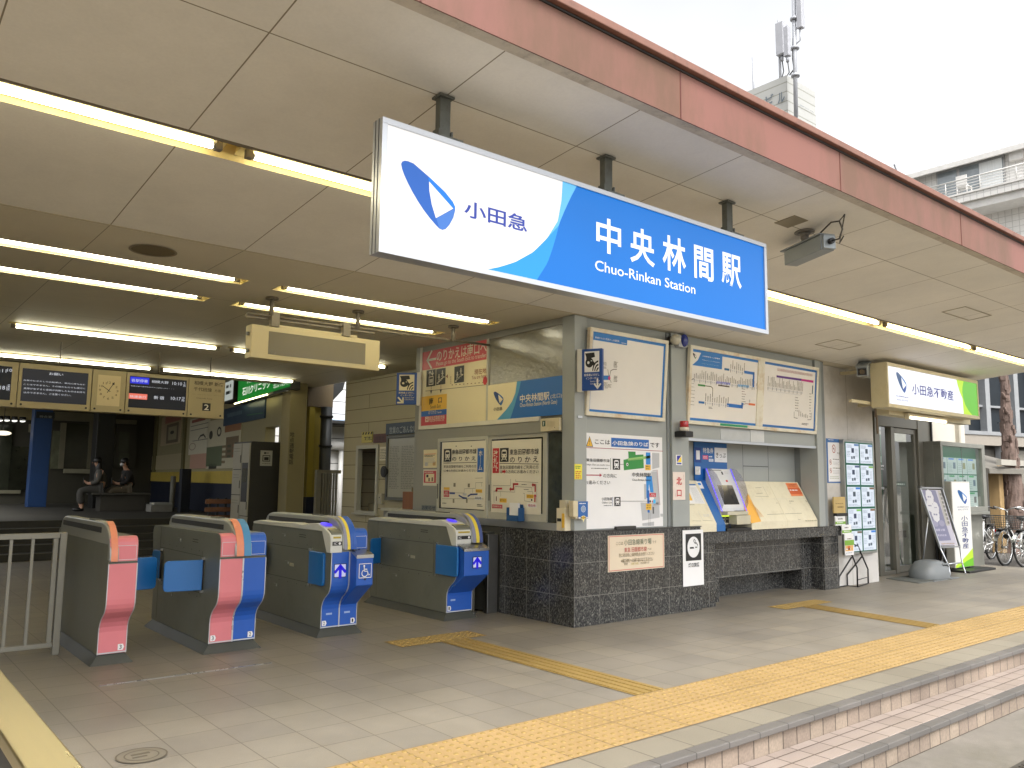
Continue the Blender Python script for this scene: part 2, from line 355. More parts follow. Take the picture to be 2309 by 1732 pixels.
    def logo(s, a0, b0, a1, b1, dark, mid, light, hole, l=3):
        """the railway's emblem: a leaning rounded wedge with a folded ribbon edge"""
        def q(pts): return [(a0+(a1-a0)*x, b1-(b1-b0)*y) for x, y in pts]
        outer = [(.0, .08), (.02, .035), (.06, .01), (.12, .0), (.22, .012), (.50, .16), (.80, .34), (.95, .47), (1, .55), (1, .62), (.97, .74), (.90, .88), (.83, .97), (.77, 1), (.71, .99), (.64, .94), (.53, .85), (.42, .745), (.31, .62), (.21, .49), (.13, .37), (.06, .25), (.02, .16)]
        s.polyab(q(outer), dark, l)
        s.polyab(q([(.50, .16), (.80, .34), (.95, .47), (1, .55), (.99, .60), (.96, .60), (.50, .24), (.485, .20)]), light, l+1)
        s.polyab(q([(.97, .60), (1, .60), (.97, .74), (.90, .88), (.83, .97), (.77, 1), (.71, .985), (.645, .82)]), mid, l+1)
        s.polyab(q([(.50, .24), (.96, .59), (.64, .83), (.56, .62), (.51, .40)]), hole, l+2)
        return s
def hexdark(h, k): return ''.join('%02x' % int(int(h[i:i+2], 16)*k) for i in (0, 2, 4))

# ================================================================== SURFACES
FLOOR = tile('concourse_tile', ('827B6F', '79736A'), '5F594E', .32, .32, .0035, 'xy', .5, .2, 0, (1.18, 3.845), .08, 160, .24)
EDGE_T = tile('edge_tile', ('857E70', '7C7567'), '524B41', .32, .6, .004, 'xy', .6, .3, 0, (1.18, 2.66), .12, 160, .14)
NOSE = tile('nose_tile', ('67635F', '5C5956'), '3A3733', .29, .6, .004, 'xy', .6, .3, 0, (3.654, 2.5), .14, 200, .14)
TREAD = tile('tread_tile', ('9A8D84', '8F8279'), '5A4E45', .235, .105, .005, 'xy', .55, .4, 0, (.1, 2.62), .10, 160, .14)
RISER = tile('riser_tile', ('948677', '84766A'), '463E36', .15, .3, .005, 'xz', .6, .4, 0, (.02, -.3), .14, 60, .28)
ASPH = pm('asphalt', '7C766D', .85, var=.22, scale=1.6, bump=.5, bscale=180, dirt='5E5A4C', dirt_scale=1.2, dirt_amt=.55)
YEL = pm('tactile_yellow', '907844', .6, var=.10, scale=2.2, bump=.15, bscale=150, dirt='7E6334', dirt_scale=3, dirt_amt=.35)
SOFF = tile('soffit_board', ('E5E2D9', 'E0DDD3'), '857C68', .93, 2.61, .004, 'xy', .6, .15, 0, (1.31, 3.29), .02, 60, .10)
INNER = tile('ceiling_board', ('D3CCB8', 'CEC7B3'), '857B64', .93, 1.82, .0035, 'xy', .6, .12, 0, (1.31, 5.9), .015, 60, .08)
FASC = pm('fascia_paint', '7D5247', .55, var=.09, scale=1.1, stretch=(1, 1, .35), dirt='604632', dirt_scale=1.3, dirt_amt=.8, dirt_lo=.44)
COPE = pm('coping_paint', '805A4C', .55, var=.12, scale=6, dirt='5A443A', dirt_scale=9, dirt_amt=.7)
GUT = pm('gutter_cement', 'C2BAAC', .8, var=.15, scale=6, bump=.5, bscale=60, dirt='7A7062', dirt_scale=8, dirt_amt=.5)
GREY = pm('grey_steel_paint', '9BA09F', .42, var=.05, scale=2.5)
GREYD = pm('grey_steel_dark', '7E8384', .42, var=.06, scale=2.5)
WARMG = pm('grey_panel', '8F8F88', .45, var=.06, scale=2)
CREAM = pm('cream_paint', 'CFC4A6', .5, var=.06, scale=3, dirt='9A8A66', dirt_scale=6, dirt_amt=.4)
WHITEW = pm('white_render', 'C9C6C2', .75, var=.05, scale=2, bump=.2, bscale=120, dirt='8E887E', dirt_scale=1.7, dirt_amt=.35)
STEEL = pm('stainless', 'B4B4B2', .28, 1, var=.08, scale=8)
STEELD = pm('dull_steel', '8A8A88', .4, 1, var=.1, scale=8)
BLACK = pm('black_plastic', '161616', .45, var=.1)
DARKM = pm('dark_metal', '2C2C2B', .5, var=.15)
IRON = pm('bracket_iron', '62655F', .5, .3, var=.12, scale=12, dirt='4A4034', dirt_scale=15, dirt_amt=.5)
ALU = pm('aluminium', 'C2C5C9', .35, .85, var=.05)
GRAN = granite()
TUBE_D = tube_mat('tube_daylight', (1, .95, .72), TUBE)
TUBE_W = tube_mat('tube_warm', (1, .93, .70), TUBE)
REFL = pm('reflector_enamel', 'E6D596', .35, var=.08, scale=10, dirt='8A6A3A', dirt_scale=5, dirt_amt=.5)
SOCK = pm('lamp_socket', '7A746A', .5, var=.1)

def joint_line(mb, x0, x1, y, zf, w_, mat):
    mb.box(x0, x1, y-w_/2, y+w_/2, zf-.002, zf+.002, mat)

# ================================================================== GROUND
g = MB(); g.quad((-8, 3.19, 0), (16.42, 3.19, 0), (16.42, 17, 0), (-8, 17, 0), FLOOR)
tag(g.build('concourse_floor'), kind='structure')
g = MB(); g.box(-8, 16.42, 2.95, 3.19, -.15, 0, EDGE_T)
tag(g.build('step_edge_tiles'), kind='structure')
g = MB(); g.box(-8, 16.42, 2.865, 2.949, -.036, 0, NOSE); g.box(-8, 16.42, 2.90, 2.949, -.2, -.0362, RISER)
tag(g.build('upper_step', bevel=.006), kind='structure')
g = MB(); g.box(-8, 16.42, 2.625, 2.899, -.3, -.15, TREAD); g.box(-8, 16.42, 2.55, 2.624, -.186, -.15, NOSE); g.box(-8, 16.42, 2.575, 2.624, -.34, -.1862, RISER)
tag(g.build('lower_step', bevel=.005), kind='structure')
g = MB(); g.quad((-150, -60, -.3), (150, -60, -.3), (150, 150, -.3), (-150, 150, -.3), ASPH)
tag(g.build('road'), kind='structure')
PAVE = pm('yard_asphalt', '57534E', .85, var=.2, scale=2, bump=.5, bscale=150)
g = MB(); g.box(16.425, 60, 2.9, 70, -.28, -.006, PAVE)
tag(g.build('bicycle_yard'), kind='structure')
# grating in the gutter of the road
GRATE = pm('iron_grate', '4B4740', .7, .3, var=.25, scale=20)
g = MB()
g.box(5.35, 7.3, 2.08, 2.10, -.3, -.292, GRATE); g.box(5.35, 7.3, 1.70, 1.72, -.3, -.292, GRATE)
for i in range(40): g.box(5.36+i*.049, 5.385+i*.049, 2.08, 1.72, -.3, -.293, GRATE)
tag(g.build('drain_grate'), 'dark iron drain grating set into the asphalt below the steps', 'drain grate')
# metal inspection cap with an emblem in the tiles
CAPM = pm('cap_metal', '787164', .5, .2, var=.15, scale=12)
CAPD = pm('cap_groove', '585144', .6, var=.1)
g = MB(); c = (1.34, 4.585, .004)
g.disc(c, (0, 0, 1), .125, CAPM); g.disc((c[0], c[1], .005), (0, 0, 1), .125, CAPD, r_in=.116); g.disc((c[0], c[1], .005), (0, 0, 1), .085, CAPD, r_in=.078)
g.box(c[0]-.045, c[0]+.045, c[1]+.012, c[1]+.035, .004, .0055, CAPD); g.box(c[0]-.05, c[0]+.02, c[1]-.03, c[1]-.012, .004, .0055, CAPD)
tag(g.build('floor_cap'), 'round metal inspection cap with an oval mark in the concourse tiles', 'floor cap')

# tactile paving: plates with real domes or bars
def domes(mb, x0, x1, y0, y1, pitch, r=.017, h=.0055, z=.004, seg=8):
    nx = max(1, round((x1-x0)/pitch)); ny = max(1, round((y1-y0)/pitch)); px = (x1-x0)/nx; py = (y1-y0)/ny
    V = []; F = []
    for i in range(nx):
        for j in range(ny):
            cx = x0+(i+.5)*px; cy = y0+(j+.5)*py; k = len(V)
            for q in range(seg): a = 2*pi*q/seg; V.append((cx+r*cos(a), cy+r*sin(a), z))
            for q in range(seg): a = 2*pi*q/seg; V.append((cx+r*.62*cos(a), cy+r*.62*sin(a), z+h))
            for q in range(seg): F.append((k+q, k+(q+1) % seg, k+seg+(q+1) % seg, k+seg+q))
            F.append(tuple(k+seg+q for q in range(seg)))
    mb.add(V, F, YEL, False)
YELT = tile('tactile_tile', ('A5895E', '9C8156'), '6A583A', .315, .3275, .004, 'xy', .6, .2, 0, (1.18, 3.19), .06, 160, .14)
g = MB(); g.quad((-6, 3.192, .0042), (16.4, 3.192, .0042), (16.4, 3.845, .0042), (-6, 3.845, .0042), YELT); domes(g, 1.495, 16.3, 3.195, 3.8425, .0647)
tag(g.build('tactile_strip', fixn=False), kind='structure')
def tactile_pad(x0, x1, y0, y1):
    g = MB(); g.quad((x0, y0, .0042), (x1, y0, .0042), (x1, y1, .0042), (x0, y1, .0042), YEL); domes(g, x0+.005, x1-.005, y0+.005, y1-.005, .06)
    tag(g.build('tactile_pad', fixn=False), kind='structure')
tactile_pad(3.86, 4.78, 6.13, 6.43)
tactile_pad(8.5, 9.52, 5.37, 5.62)
def tactile_lane(pts):   # guiding bars between two end lines: ((left start, right start), (left end, right end))
    (a, b), (c, d) = pts; a, b, c, d = (Vector(p+(.0042,)) for p in (a, b, c, d)); g = MB(); g.quad(a, b, d, c, YEL)
    for i in range(4):
        t = (i+.5)/4; p = a.lerp(b, t); q = c.lerp(d, t); g.beam(p+Vector((0, 0, .001)), q+Vector((0, 0, .001)), .035, .009, YEL)
    tag(g.build('tactile_lane'), kind='structure')
tactile_lane((((4.27, 6.128), (4.57, 6.128)), ((4.27, 3.85), (4.57, 3.85))))
tactile_lane((((8.84, 5.368), (9.14, 5.368)), ((8.6, 3.85), (8.9, 3.85))))

# ================================================================== CANOPY
RX0, RX1 = -9.0, 14.43
can = thing('station_canopy', (2, 3, 3.1), 'wide flat canopy roof with a dusty red fascia and cream panelled ceiling', 'canopy roof')
def zc(y): return 3.12+(5.9-y)*.0911
YF = 2.785
m = MB()
m.quad((RX0, YF, zc(YF)), (RX1, YF, zc(YF)), (RX1, 4.34, zc(4.34)), (RX0, 4.34, zc(4.34)), SOFF)
m.quad((RX0, 4.55, zc(4.55)), (RX1, 4.55, zc(4.55)), (RX1, 5.9, 3.12), (RX0, 5.9, 3.12), SOFF)
z1 = zc(4.34); z2 = zc(4.55)
SLOTM = pm('slot_enamel', 'D6C284', .5, var=.1, scale=6, dirt='8A7448', dirt_scale=4, dirt_amt=.5)
for a, b in (((4.34, z1), (4.34, z1+.11)), ((4.34, z1+.11), (4.55, z1+.11)), ((4.55, z1+.11), (4.55, z2))):
    m.quad((RX0, *a), (RX1, *a), (RX1, *b), (RX0, *b), SLOTM)
m.build('soffit', can, fixn=False)
m = MB(); e = pm('slot_trim', '6E6450', .5, var=.1); m.box(RX0, RX1, 4.325, 4.338, z1-.012, z1+.006, e); m.build('slot_trim', can)
# inner ceiling with openings for the recessed lights
HOLES = [(.15, 2.63, 6.78, 6.98), (2.92, 5.41, 6.78, 6.98), (.15, 2.62, 7.70, 7.90), (2.89, 5.31, 7.70, 7.90)]
def sheet_with_holes(m, x0, x1, y0, y1, z, holes, mat):
    ys = sorted({y0, y1, *[h[2] for h in holes], *[h[3] for h in holes]})
    for ya, yb in zip(ys, ys[1:]):
        cuts = sorted((h[0], h[1]) for h in holes if h[2] <= ya and h[3] >= yb); x = x0
        for ca, cb in cuts+[(x1, x1)]:
            if ca > x: m.quad((x, ya, z), (max(ca, x), ya, z), (max(ca, x), yb, z), (x, yb, z), mat)
            x = max(x, cb)
m = MB(); sheet_with_holes(m, RX0, 6.8, 5.9, 14.0, 3.12, HOLES, INNER)
m.quad((6.8, 5.9, 3.12), (RX1, 5.9, 3.12), (RX1, 12.76, 3.12), (6.8, 12.76, 3.12), INNER)
m.build('inner_ceiling', can, fixn=False)
m = MB(); m.box(RX0, 6.8, 5.892, 5.908, 3.116, 3.119, pm('joint_batten', 'B9AE94', .6)); m.build('ceiling_batten', can)
m = MB(); m.box(RX0, RX1, 2.70, 2.708, 3.385, 3.655, FASC)
for x in (.02, 1.71, 3.39, 5.07, 6.99, 8.9, 10.8, 12.7): m.box(x-.004, x+.004, 2.697, 2.70, 3.385, 3.655, pm('seam_dark', '5E342C', .6))
m.box(RX1-.04, RX1, 2.741, 9, 3.30, 3.655, FASC)
m.build('fascia', can)
m = MB(); m.box(RX0, RX1+.03, 2.66, 2.80, 3.668, 3.712, COPE); m.box(RX0, RX1, 2.69, 2.80, 3.656, 3.667, DARKM); m.box(RX1-.06, RX1+.03, 2.8, 12.7, 3.668, 3.712, COPE); m.build('coping', can, bevel=.005)  # thin dark strip below the lip stands in for the coping's shadow line
m = MB(); m.prism([(RX0, 2.7085, 3.392), (RX0, 2.765, 3.394), (RX0, 2.7845, zc(YF)-.012), (RX0, 2.7845, 3.43), (RX0, 2.7085, 3.43)], (RX1-RX0, 0, 0), GUT); m.build('drip_gutter', can)
m = MB(); m.box(RX0, RX1, 2.742, 12.7, 3.60, 3.655, DARKM); m.box(2.2, 6.9, 12.7, 18, 3.62, 3.66, DARKM); m.box(2.2, 9.5, 18.001, 32, 3.62, 3.66, DARKM); m.box(RX0, 2.199, 12.7, 16, 3.62, 3.66, DARKM); m.build('roof_deck', can)
for x0, x1, y0, y1 in ((9.35, 9.95, 5.1, 5.4), (9.2, 9.9, 3.55, 3.8)):
    m = MB(); zz = lambda y: zc(y)-.003
    for a, b, c, d in ((x0, x1, y0, y0+.012), (x0, x1, y1-.012, y1), (x0, x0+.012, y0, y1), (x1-.012, x1, y0, y1)): m.hexa([(a, c, zz(c)-.002), (b, c, zz(c)-.002), (b, d, zz(d)-.002), (a, d, zz(d)-.002), (a, c, zz(c)+.002), (b, c, zz(c)+.002), (b, d, zz(d)+.002), (a, d, zz(d)+.002)], pm('hatch_edge', 'A39A84', .6))
    m.build('access_hatch', can)

# ================================================================== FLUORESCENT TUBES
def tube_light(x0, x1, y, z, label, group, warm=True, recess=False, batten=False):
    t = thing('fluorescent_light', ((x0+x1)/2, y, z), label, 'strip light', group)
    m = MB(); m.cyl((x0+.05, y, z), (x1-.05, y, z), .019, TUBE_W if warm else TUBE_D, 12)
    m.build('tube', t)
    for a, s in ((x0, 1), (x1, -1)):
        m = MB(); m.box(a, a+s*.035, y-.022, y+.022, z-.02, z+(.036 if batten else .055), SOCK); m.cyl((a+s*.035, y, z), (a+s*.058, y, z), .018, STEELD, 10); m.build('lamp_holder', t)
    m = MB()
    if batten: m.box(x0-.02, x1+.02, y-.035, y+.035, z+.024, z+.038, REFL)
    elif recess:
        y0, y1 = y-.1, y+.1; zt = 3.20
        m.quad((x0-.05, y0, 3.12), (x1+.05, y0, 3.12), (x1, y-.05, zt), (x0, y-.05, zt), REFL); m.quad((x0, y+.05, zt), (x1, y+.05, zt), (x1+.05, y1, 3.12), (x0-.05, y1, 3.12), REFL)
        m.quad((x0, y-.05, zt), (x1, y-.05, zt), (x1, y+.05, zt), (x0, y+.05, zt), REFL)
        m.quad((x0-.05, y0, 3.12), (x0, y-.05, zt), (x0, y+.05, zt), (x0-.05, y1, 3.12), REFL); m.quad((x1+.05, y0, 3.12), (x1, y-.05, zt), (x1, y+.05, zt), (x1+.05, y1, 3.12), REFL)
        for a, b, c, d in ((x0-.06, x1+.06, y0-.008, y0), (x0-.06, x1+.06, y1, y1+.008), (x0-.06, x0-.05, y0, y1), (x1+.05, x1+.06, y0, y1)): m.box(a, b, c, d, 3.116, 3.124, CREAM)
    else:
        m.prism([(x0-.03, y+.10, z+.02), (x0-.03, y+.06, z+.075), (x0-.03, y-.02, z+.085), (x0-.03, y-.03, z+.05), (x0-.03, y+.02, z+.03)], (x1-x0+.06, 0, 0), REFL)
    m.build('reflector' if not batten else 'batten', t, fixn=not recess)
    return t
ZS = zc(4.42)-.002
SL = [(-.87, 1.52, 'glowing tube in the canopy slot, cut by the left edge of the photo'), (1.66, 4.03, 'glowing tube in the canopy slot ending behind the big station sign'),
      (4.14, 6.51, 'tube in the canopy slot hidden behind the big blue sign'), (6.64, 9.06, 'glowing tube in the canopy slot beside the right end of the station sign'),
      (9.18, 11.55, 'glowing slot tube above the real estate sign, next after the one beside the station sign'), (11.66, 14.05, 'farthest glowing slot tube at the right end of the canopy')]
for a, b, l in SL: tube_light(a, b, 4.425, ZS, l, 'fluorescent tubes in the canopy slot')
RL = [(.2, 2.58, 6.88, 'recessed ceiling light left of the round speaker, nearer the street of the left pair'), (2.97, 5.36, 6.88, 'recessed ceiling light under the station sign, nearer the street of the right pair'),
      (.2, 2.57, 7.80, 'recessed ceiling light of the left pair, farther from the street'), (2.94, 5.26, 7.80, 'recessed ceiling light crossed by the pipes of the cream display box')]
for a, b, y, l in RL: tube_light(a, b, y, 3.135, l, 'recessed lights over the gates', False, recess=True)
BL = [(1.386, 3.71, 10.47, 'bare ceiling tube left of the cream display box'), (3.855, 6.21, 10.47, 'bare ceiling tube mostly hidden behind the cream display box'),
      (1.37, 3.67, 13.18, 'bare ceiling tube running above the departure board'), (3.777, 6.0, 13.18, 'farthest bare ceiling tube, in front of the green clinic sign'), (-1.0, 1.25, 10.47, 'bare ceiling tube at the far left above the departure board')]
for a, b, y, l in BL: tube_light(a, b, y, 3.08, l, 'bare tubes over the inner concourse', False, batten=True)
m = MB(); m.disc((1.72, 6.366, 3.117), (0, 0, -1), .155, pm('speaker_mesh', '6E6248', .6, var=.2, scale=60), 32); m.disc((1.72, 6.366, 3.115), (0, 0, -1), .17, pm('speaker_rim', '8A7F68', .5), 32, r_in=.152)
tag(m.build('ceiling_speaker', fixn=False), 'round brown ceiling speaker grille between the lights and the street', 'speaker')

# ================================================================== MAIN SIGN
WHITE = ink('E8E8E8')
def big_sign():
    Y = 3.20; x0, x1, b0, b1 = 1.837, 4.947, 2.456, 3.104
    t = thing('station_sign', ((x0+x1)/2, Y, b0), 'large backlit white and blue station name sign hanging from the canopy', 'station sign')
    m = MB(); f = .028
    m.box(x0, x1, Y, Y+.088, b0, b0+f, ALU); m.box(x0, x1, Y, Y+.088, b1-f, b1, ALU); m.box(x0, x0+f, Y, Y+.088, b0+f, b1-f, ALU); m.box(x1-f, x1, Y, Y+.088, b0+f, b1-f, ALU)
    for yy in (.03, .06): m.box(x0-.002, x0, Y+yy, Y+yy+.006, b0, b1, DARKM)
    m.box(x0+.03, x1-.03, Y+.0, Y+.0, b0, b0, ALU) if False else m.box(x0+f, x1-f, Y+.07, Y+.086, b0+f, b1-f, ALU)
    m.build('frame', t, bevel=.004)
    g_ = region(800, 200, 2.212); s = Sign(PY(Y+.012), g_)
    bw = glow('F7F4F0', .98); bb = glow('0A7EE0', .80); bl = glow('6CC4FA', .95); bm_ = glow('2FA0F2', .92)
    A0, A1, B0, B1 = x0+f, x1-f, b0+f, b1-f
    s.rectab(A0, B0, A1, B1, bb, 0)
    # white field bounded by one big arc, light blue ribbon between two arcs
    pw = [s.ab(*p) for p in ((1036, 458), (1030, 560), (1012, 660), (960, 745), (890, 815), (800, 865), (720, 890), (655, 908))]
    pw[0] = (pw[0][0], B1); pw[-1] = (pw[-1][0], B0)
    p2 = [s.ab(*p) for p in ((1105, 480), (1075, 545), (1045, 610), (1020, 670), (1005, 730), (985, 800), (960, 870), (905, 965))]
    p2[0] = (p2[0][0], B1); p2[-1] = (p2[-1][0], B0)
    sm = lambda P: [((1-t_)*P[i][0]+t_*P[i+1][0]-.0*t_, (1-t_)*P[i][1]+t_*P[i+1][1]) for i in range(len(P)-1) for t_ in (0, .5)]+[P[-1]]
    for i in range(len(pw)-1):
        s.polyab([(A0, pw[i][1]), (A0, pw[i+1][1]), pw[i+1], pw[i]], bw, 1)
        m_ = bl if i < 4 else bm_
    n = 24
    def lerp_curve(P, t):
        k = t*(len(P)-1); i = min(int(k), len(P)-2); f_ = k-i; return (P[i][0]*(1-f_)+P[i+1][0]*f_, P[i][1]*(1-f_)+P[i+1][1]*f_)
    for i in range(n):
        a, b_, c, d = lerp_curve(pw, i/n), lerp_curve(pw, (i+1)/n), lerp_curve(p2, (i+1)/n), lerp_curve(p2, i/n)
        s.polyab([a, b_, c, d], bl if i < n*.42 else bm_, 2)
    a0, b1_ = s.ab(230, 352); a1, _ = s.ab(500, 545); _, b0_ = s.ab(430, 704)
    s.logo(a0, b0_, a1, b1_, glow('2F6FD0', .75), glow('4F86DC', .8), glow('1C86F0', .85), bw, 3)
    nav = glow('3A4FB4', .75)
    s.text('小田急', 545, 552, 858, 720, nav, 4, .018)
    wt = glow('FFFFFF', 1.0)
    for ch, c in (('中', (1203, 642, 1326, 828)), ('央', (1372, 693, 1493, 882)), ('林', (1533, 732, 1648, 918)), ('間', (1690, 783, 1785, 958)), ('駅', (1826, 818, 1924, 992))):
        a, bb_ = s.ab(c[0], c[1]); a2, _ = s.ab(c[2], c[1]); _, b3 = s.ab((c[0]+c[2])/2, c[3]-4)
        _, bt = s.ab((c[0]+c[2])/2, c[1]+8)
        s.textab(ch, a, 2.792 if False else b3, a2, bt, wt, 3, .018)
    s.text('Chuo-Rinkan Station', 1197, 853, 1697, 1026, wt, 3, .006)
    s.build('face', t, fixn=False)
    for hx in (2.235, 3.42, 4.62):
        m = MB(); zt = zc(3.29)
        m.box(hx-.032, hx+.032, 3.268, 3.312, b1+.012, zt, IRON); m.box(hx-.045, hx+.045, 3.25, 3.33, zt-.014, zt-.001, IRON)
        m.box(hx-.07, hx+.07, 3.205, 3.32, b1, b1+.014, IRON); m.box(hx-.045, hx-.034, 3.26, 3.315, b1+.014, b1+.07, IRON); m.box(hx+.034, hx+.045, 3.26, 3.315, b1+.014, b1+.07, IRON)
        for dx in (-.057, .057): m.cyl((hx+dx, 3.26, b1+.014), (hx+dx, 3.26, b1+.032), .009, STEELD, 6)
        m.build('hanger_bracket', t, bevel=.003)
big_sign()

# ================================================================== TICKET OFFICE (booth)
INK = ink('1C1C1C'); RED = ink('C0202C'); BLUE = ink('1D62B4'); NAVY = ink('1E3F86'); PAPER = ink('E2DCCB', .5); PWHITE = ink('E6E6E8', .35); YELP = ink('E8B83C'); GREENP = ink('2F8A3C'); ORG_ = ink('E07A3C'); SKY = ink('2C86D2'); LGREY = ink('BFC0C4'); PALEY = ink('E4D9B4', .5); REDS = ink('C4414C')
off = thing('ticket_office', (7, 6.5, 0), 'grey steel ticket office with a dark granite base at the corner of the concourse', 'ticket office')
m = MB()
m.box(5.714, 7.716, 5.946, 6.5, 0, .924, GRAN); m.box(5.714, 6.2, 6.501, 7.12, 0, .924, GRAN)
m.box(5.705, 7.725, 5.937, 6.5, .9245, .937, pm('granite_cap', '4A4A48', .3, var=.2, scale=60)); m.box(5.705, 6.2, 6.501, 7.13, .9245, .937, MATS['granite_cap'])
m.build('granite_base', off, bevel=.003)
m = MB()
m.box(7.717, 10.885, 5.985, 6.9, .72, .86, GRAN); m.box(7.717, 8.05, 6.0, 6.6, 0, .7195, GRAN); m.box(10.25, 10.5, 6.22, 6.6, 0, .7195, GRAN); m.box(10.501, 10.885, 6.03, 6.6, 0, .7195, GRAN)
m.box(8.051, 10.249, 6.21, 6.6, .275, .7195, GRAN); m.box(8.051, 8.40, 6.212, 6.6, 0, .274, GRAN); m.box(8.401, 10.249, 6.5, 6.62, 0, .274, GRAN)
m.build('granite_counter', off, bevel=.003)
m = MB(); m.box(5.70, 5.871, 5.93, 6.114, .938, 3.119, GREY); m.build('corner_column', off, bevel=.006)
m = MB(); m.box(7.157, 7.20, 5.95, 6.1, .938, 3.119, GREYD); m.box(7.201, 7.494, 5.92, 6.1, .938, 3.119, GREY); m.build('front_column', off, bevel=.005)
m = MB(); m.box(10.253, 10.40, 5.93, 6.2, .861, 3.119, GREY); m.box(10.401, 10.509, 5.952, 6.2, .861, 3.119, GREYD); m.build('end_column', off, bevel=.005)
m = MB(); m.box(5.872, 7.156, 5.965, 6.05, .938, 3.119, GREY); m.box(7.495, 10.252, 5.965, 6.05, 1.925, 3.119, GREY)
m.box(7.495, 10.252, 5.945, 5.964, 1.905, 1.935, ALU)
m.box(8.15, 8.75, 5.962, 5.9645, 1.94, 2.07, pm('pale_patch', 'B4B8BA', .4)); m.box(8.76, 9.05, 5.961, 5.9645, 1.94, 2.09, pm('paler_patch', 'C6C9CA', .4))
m.build('wall_panel', off)
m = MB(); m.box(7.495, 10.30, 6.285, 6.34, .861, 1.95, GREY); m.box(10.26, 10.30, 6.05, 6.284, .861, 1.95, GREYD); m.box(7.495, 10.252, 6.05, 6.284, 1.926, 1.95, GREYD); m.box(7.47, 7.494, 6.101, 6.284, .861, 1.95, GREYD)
for x in (9.05, 9.62): m.box(x-.002, x+.002, 6.2835, 6.285, .9, 1.925, DARKM)
m.box(9.05, 9.62, 6.282, 6.285, 1.645, 1.652, DARKM)
m.build('machine_recess', off)
# left face (towards the gates)
FX = 5.714
m = MB(); m.box(FX, FX+.06, 6.115, 8.85, 1.93, 2.055, WARMG); m.box(FX, FX+.06, 8.37, 8.85, .94, 1.9295, WARMG); m.box(FX, FX+.06, 8.80, 8.85, 2.056, 3.119, WARMG); m.box(FX, FX+.06, 6.115, 8.799, 3.05, 3.119, WARMG)
m.box(FX, 6.8, 8.851, 8.90, 0, 3.119, WARMG); m.box(FX+.02, FX+.06, 7.131, 8.85, 0, .925, pm('dark_panel', '55554F', .45)); m.box(FX-.01, FX+.06, 6.115, 8.85, .9255, .9995, ALU)
m.build('side_wall', off)
WF = pm('window_frame_paint', 'B9B8AC', .4, var=.05)
def sash(y0, y1, dx, nm):
    m = MB(); z0, z1, f = 1.0, 1.93, .04; x = FX-dx
    m.box(x, x+.03, y0, y1, z0, z0+.085, WF); m.box(x, x+.03, y0, y1, z1-f, z1, WF); m.box(x, x+.03, y0, y0+f, z0+.0855, z1-f-.0005, WF); m.box(x, x+.03, y1-f, y1, z0+.0855, z1-f-.0005, WF)
    m.box(x-.004, x-.0005, y1-f*.7, y1-f*.3, 1.2, 1.38, DARKM)
    o = m.build('window', off, bevel=.003); g = MB(); g.box(x+.012, x+.018, y0+f, y1-f, z0+.085, z1-f, pm('dark_glass', '2E302C', .08, spec=.8)); g.build('pane', o)
sash(7.372, 8.365, .004, 'a'); sash(6.405, 7.371, -.02, 'b')
m = MB(); m.box(FX+.02, FX+.03, 6.115, 6.40, 1.0, 1.925, pm('smudged_glass', '3B403C', .22, var=.45, scale=7, dirt='1D2A3C', dirt_scale=5, dirt_amt=.7)); m.box(FX, FX+.05, 6.36, 6.404, 1.0, 1.929, WF); m.build('dark_side_window', off)
FROST = pm('wavy_glass', '7A776A', .12, var=.15, scale=3, bump=.35, bscale=28, spec=.9)
m = MB(); m.box(FX+.015, FX+.03, 6.115, 7.37, 2.06, 3.05, FROST); o = m.build('upper_window', off)
m = MB(); m.box(FX-.004, FX+.04, 7.371, 7.405, 2.105, 3.05, WF); m.box(FX-.012, FX+.05, 8.75, 8.795, 2.06, 3.119, pm('white_trim', 'D6D3C8', .4)); m.box(FX-.014, FX+.04, 6.47, 8.749, 2.056, 2.104, MATS['white_trim']); m.build('window_frame', off, bevel=.002)
# siding wall further in
SID = tile('siding_board', ('B6AE92', 'AFA78B'), '6A624C', 3.0, .235, .006, 'yz', .6, .5, .5, (0, .02), .02, 60, .06)
m = MB(); m.box(6.8, 6.9, 8.901, 11.63, 0, 3.119, SID); m.box(6.8, 6.9, 12.36, 12.84, 0, 3.119, SID); m.box(6.8, 6.9, 11.631, 12.359, 0, .87, SID); m.box(6.8, 6.9, 11.631, 12.359, 1.99, 3.119, SID); m.box(6.901, 14.4, 12.74, 12.84, 0, 3.119, SID)
m.build('siding_wall', off)
m = MB()
for a, b, c, d in ((11.631, 11.70, .871, 1.989), (12.29, 12.359, .871, 1.989), (11.701, 12.289, 1.93, 1.989), (11.701, 12.289, .871, .91)): m.box(6.775, 6.86, a, b, c, d, WF)
m.box(6.74, 6.80, 11.6, 12.39, .845, .869, WF); o = m.build('counter_window', off)
m = MB(); m.box(7.5, 7.55, 11.3, 12.6, .3, 2.4, pm('office_back', '6B5A3C', .7, var=.3, scale=4)); m.box(7.0, 7.3, 11.72, 12.28, .88, 1.02, pm('office_desk', '8C8878', .5)); m.box(7.05, 7.2, 11.75, 11.95, 1.021, 1.2, pm('office_chair', '9C7A14', .6)); m.box(7.1, 7.3, 12.0, 12.2, 1.021, 1.10, PAPER); m.build('office_interior', o)
m = MB(); m.box(6.1, 6.799, 9.2, 10.35, .985, 1.02, WF); m.box(6.15, 6.799, 9.2, 10.35, 0, .984, WARMG); m.build('side_counter', off)
# back of the office block, closing the volume
m = MB(); m.box(5.78, 12.9, 6.8, 6.84, 0, 3.119, DARKM); m.build('inner_partition', off)

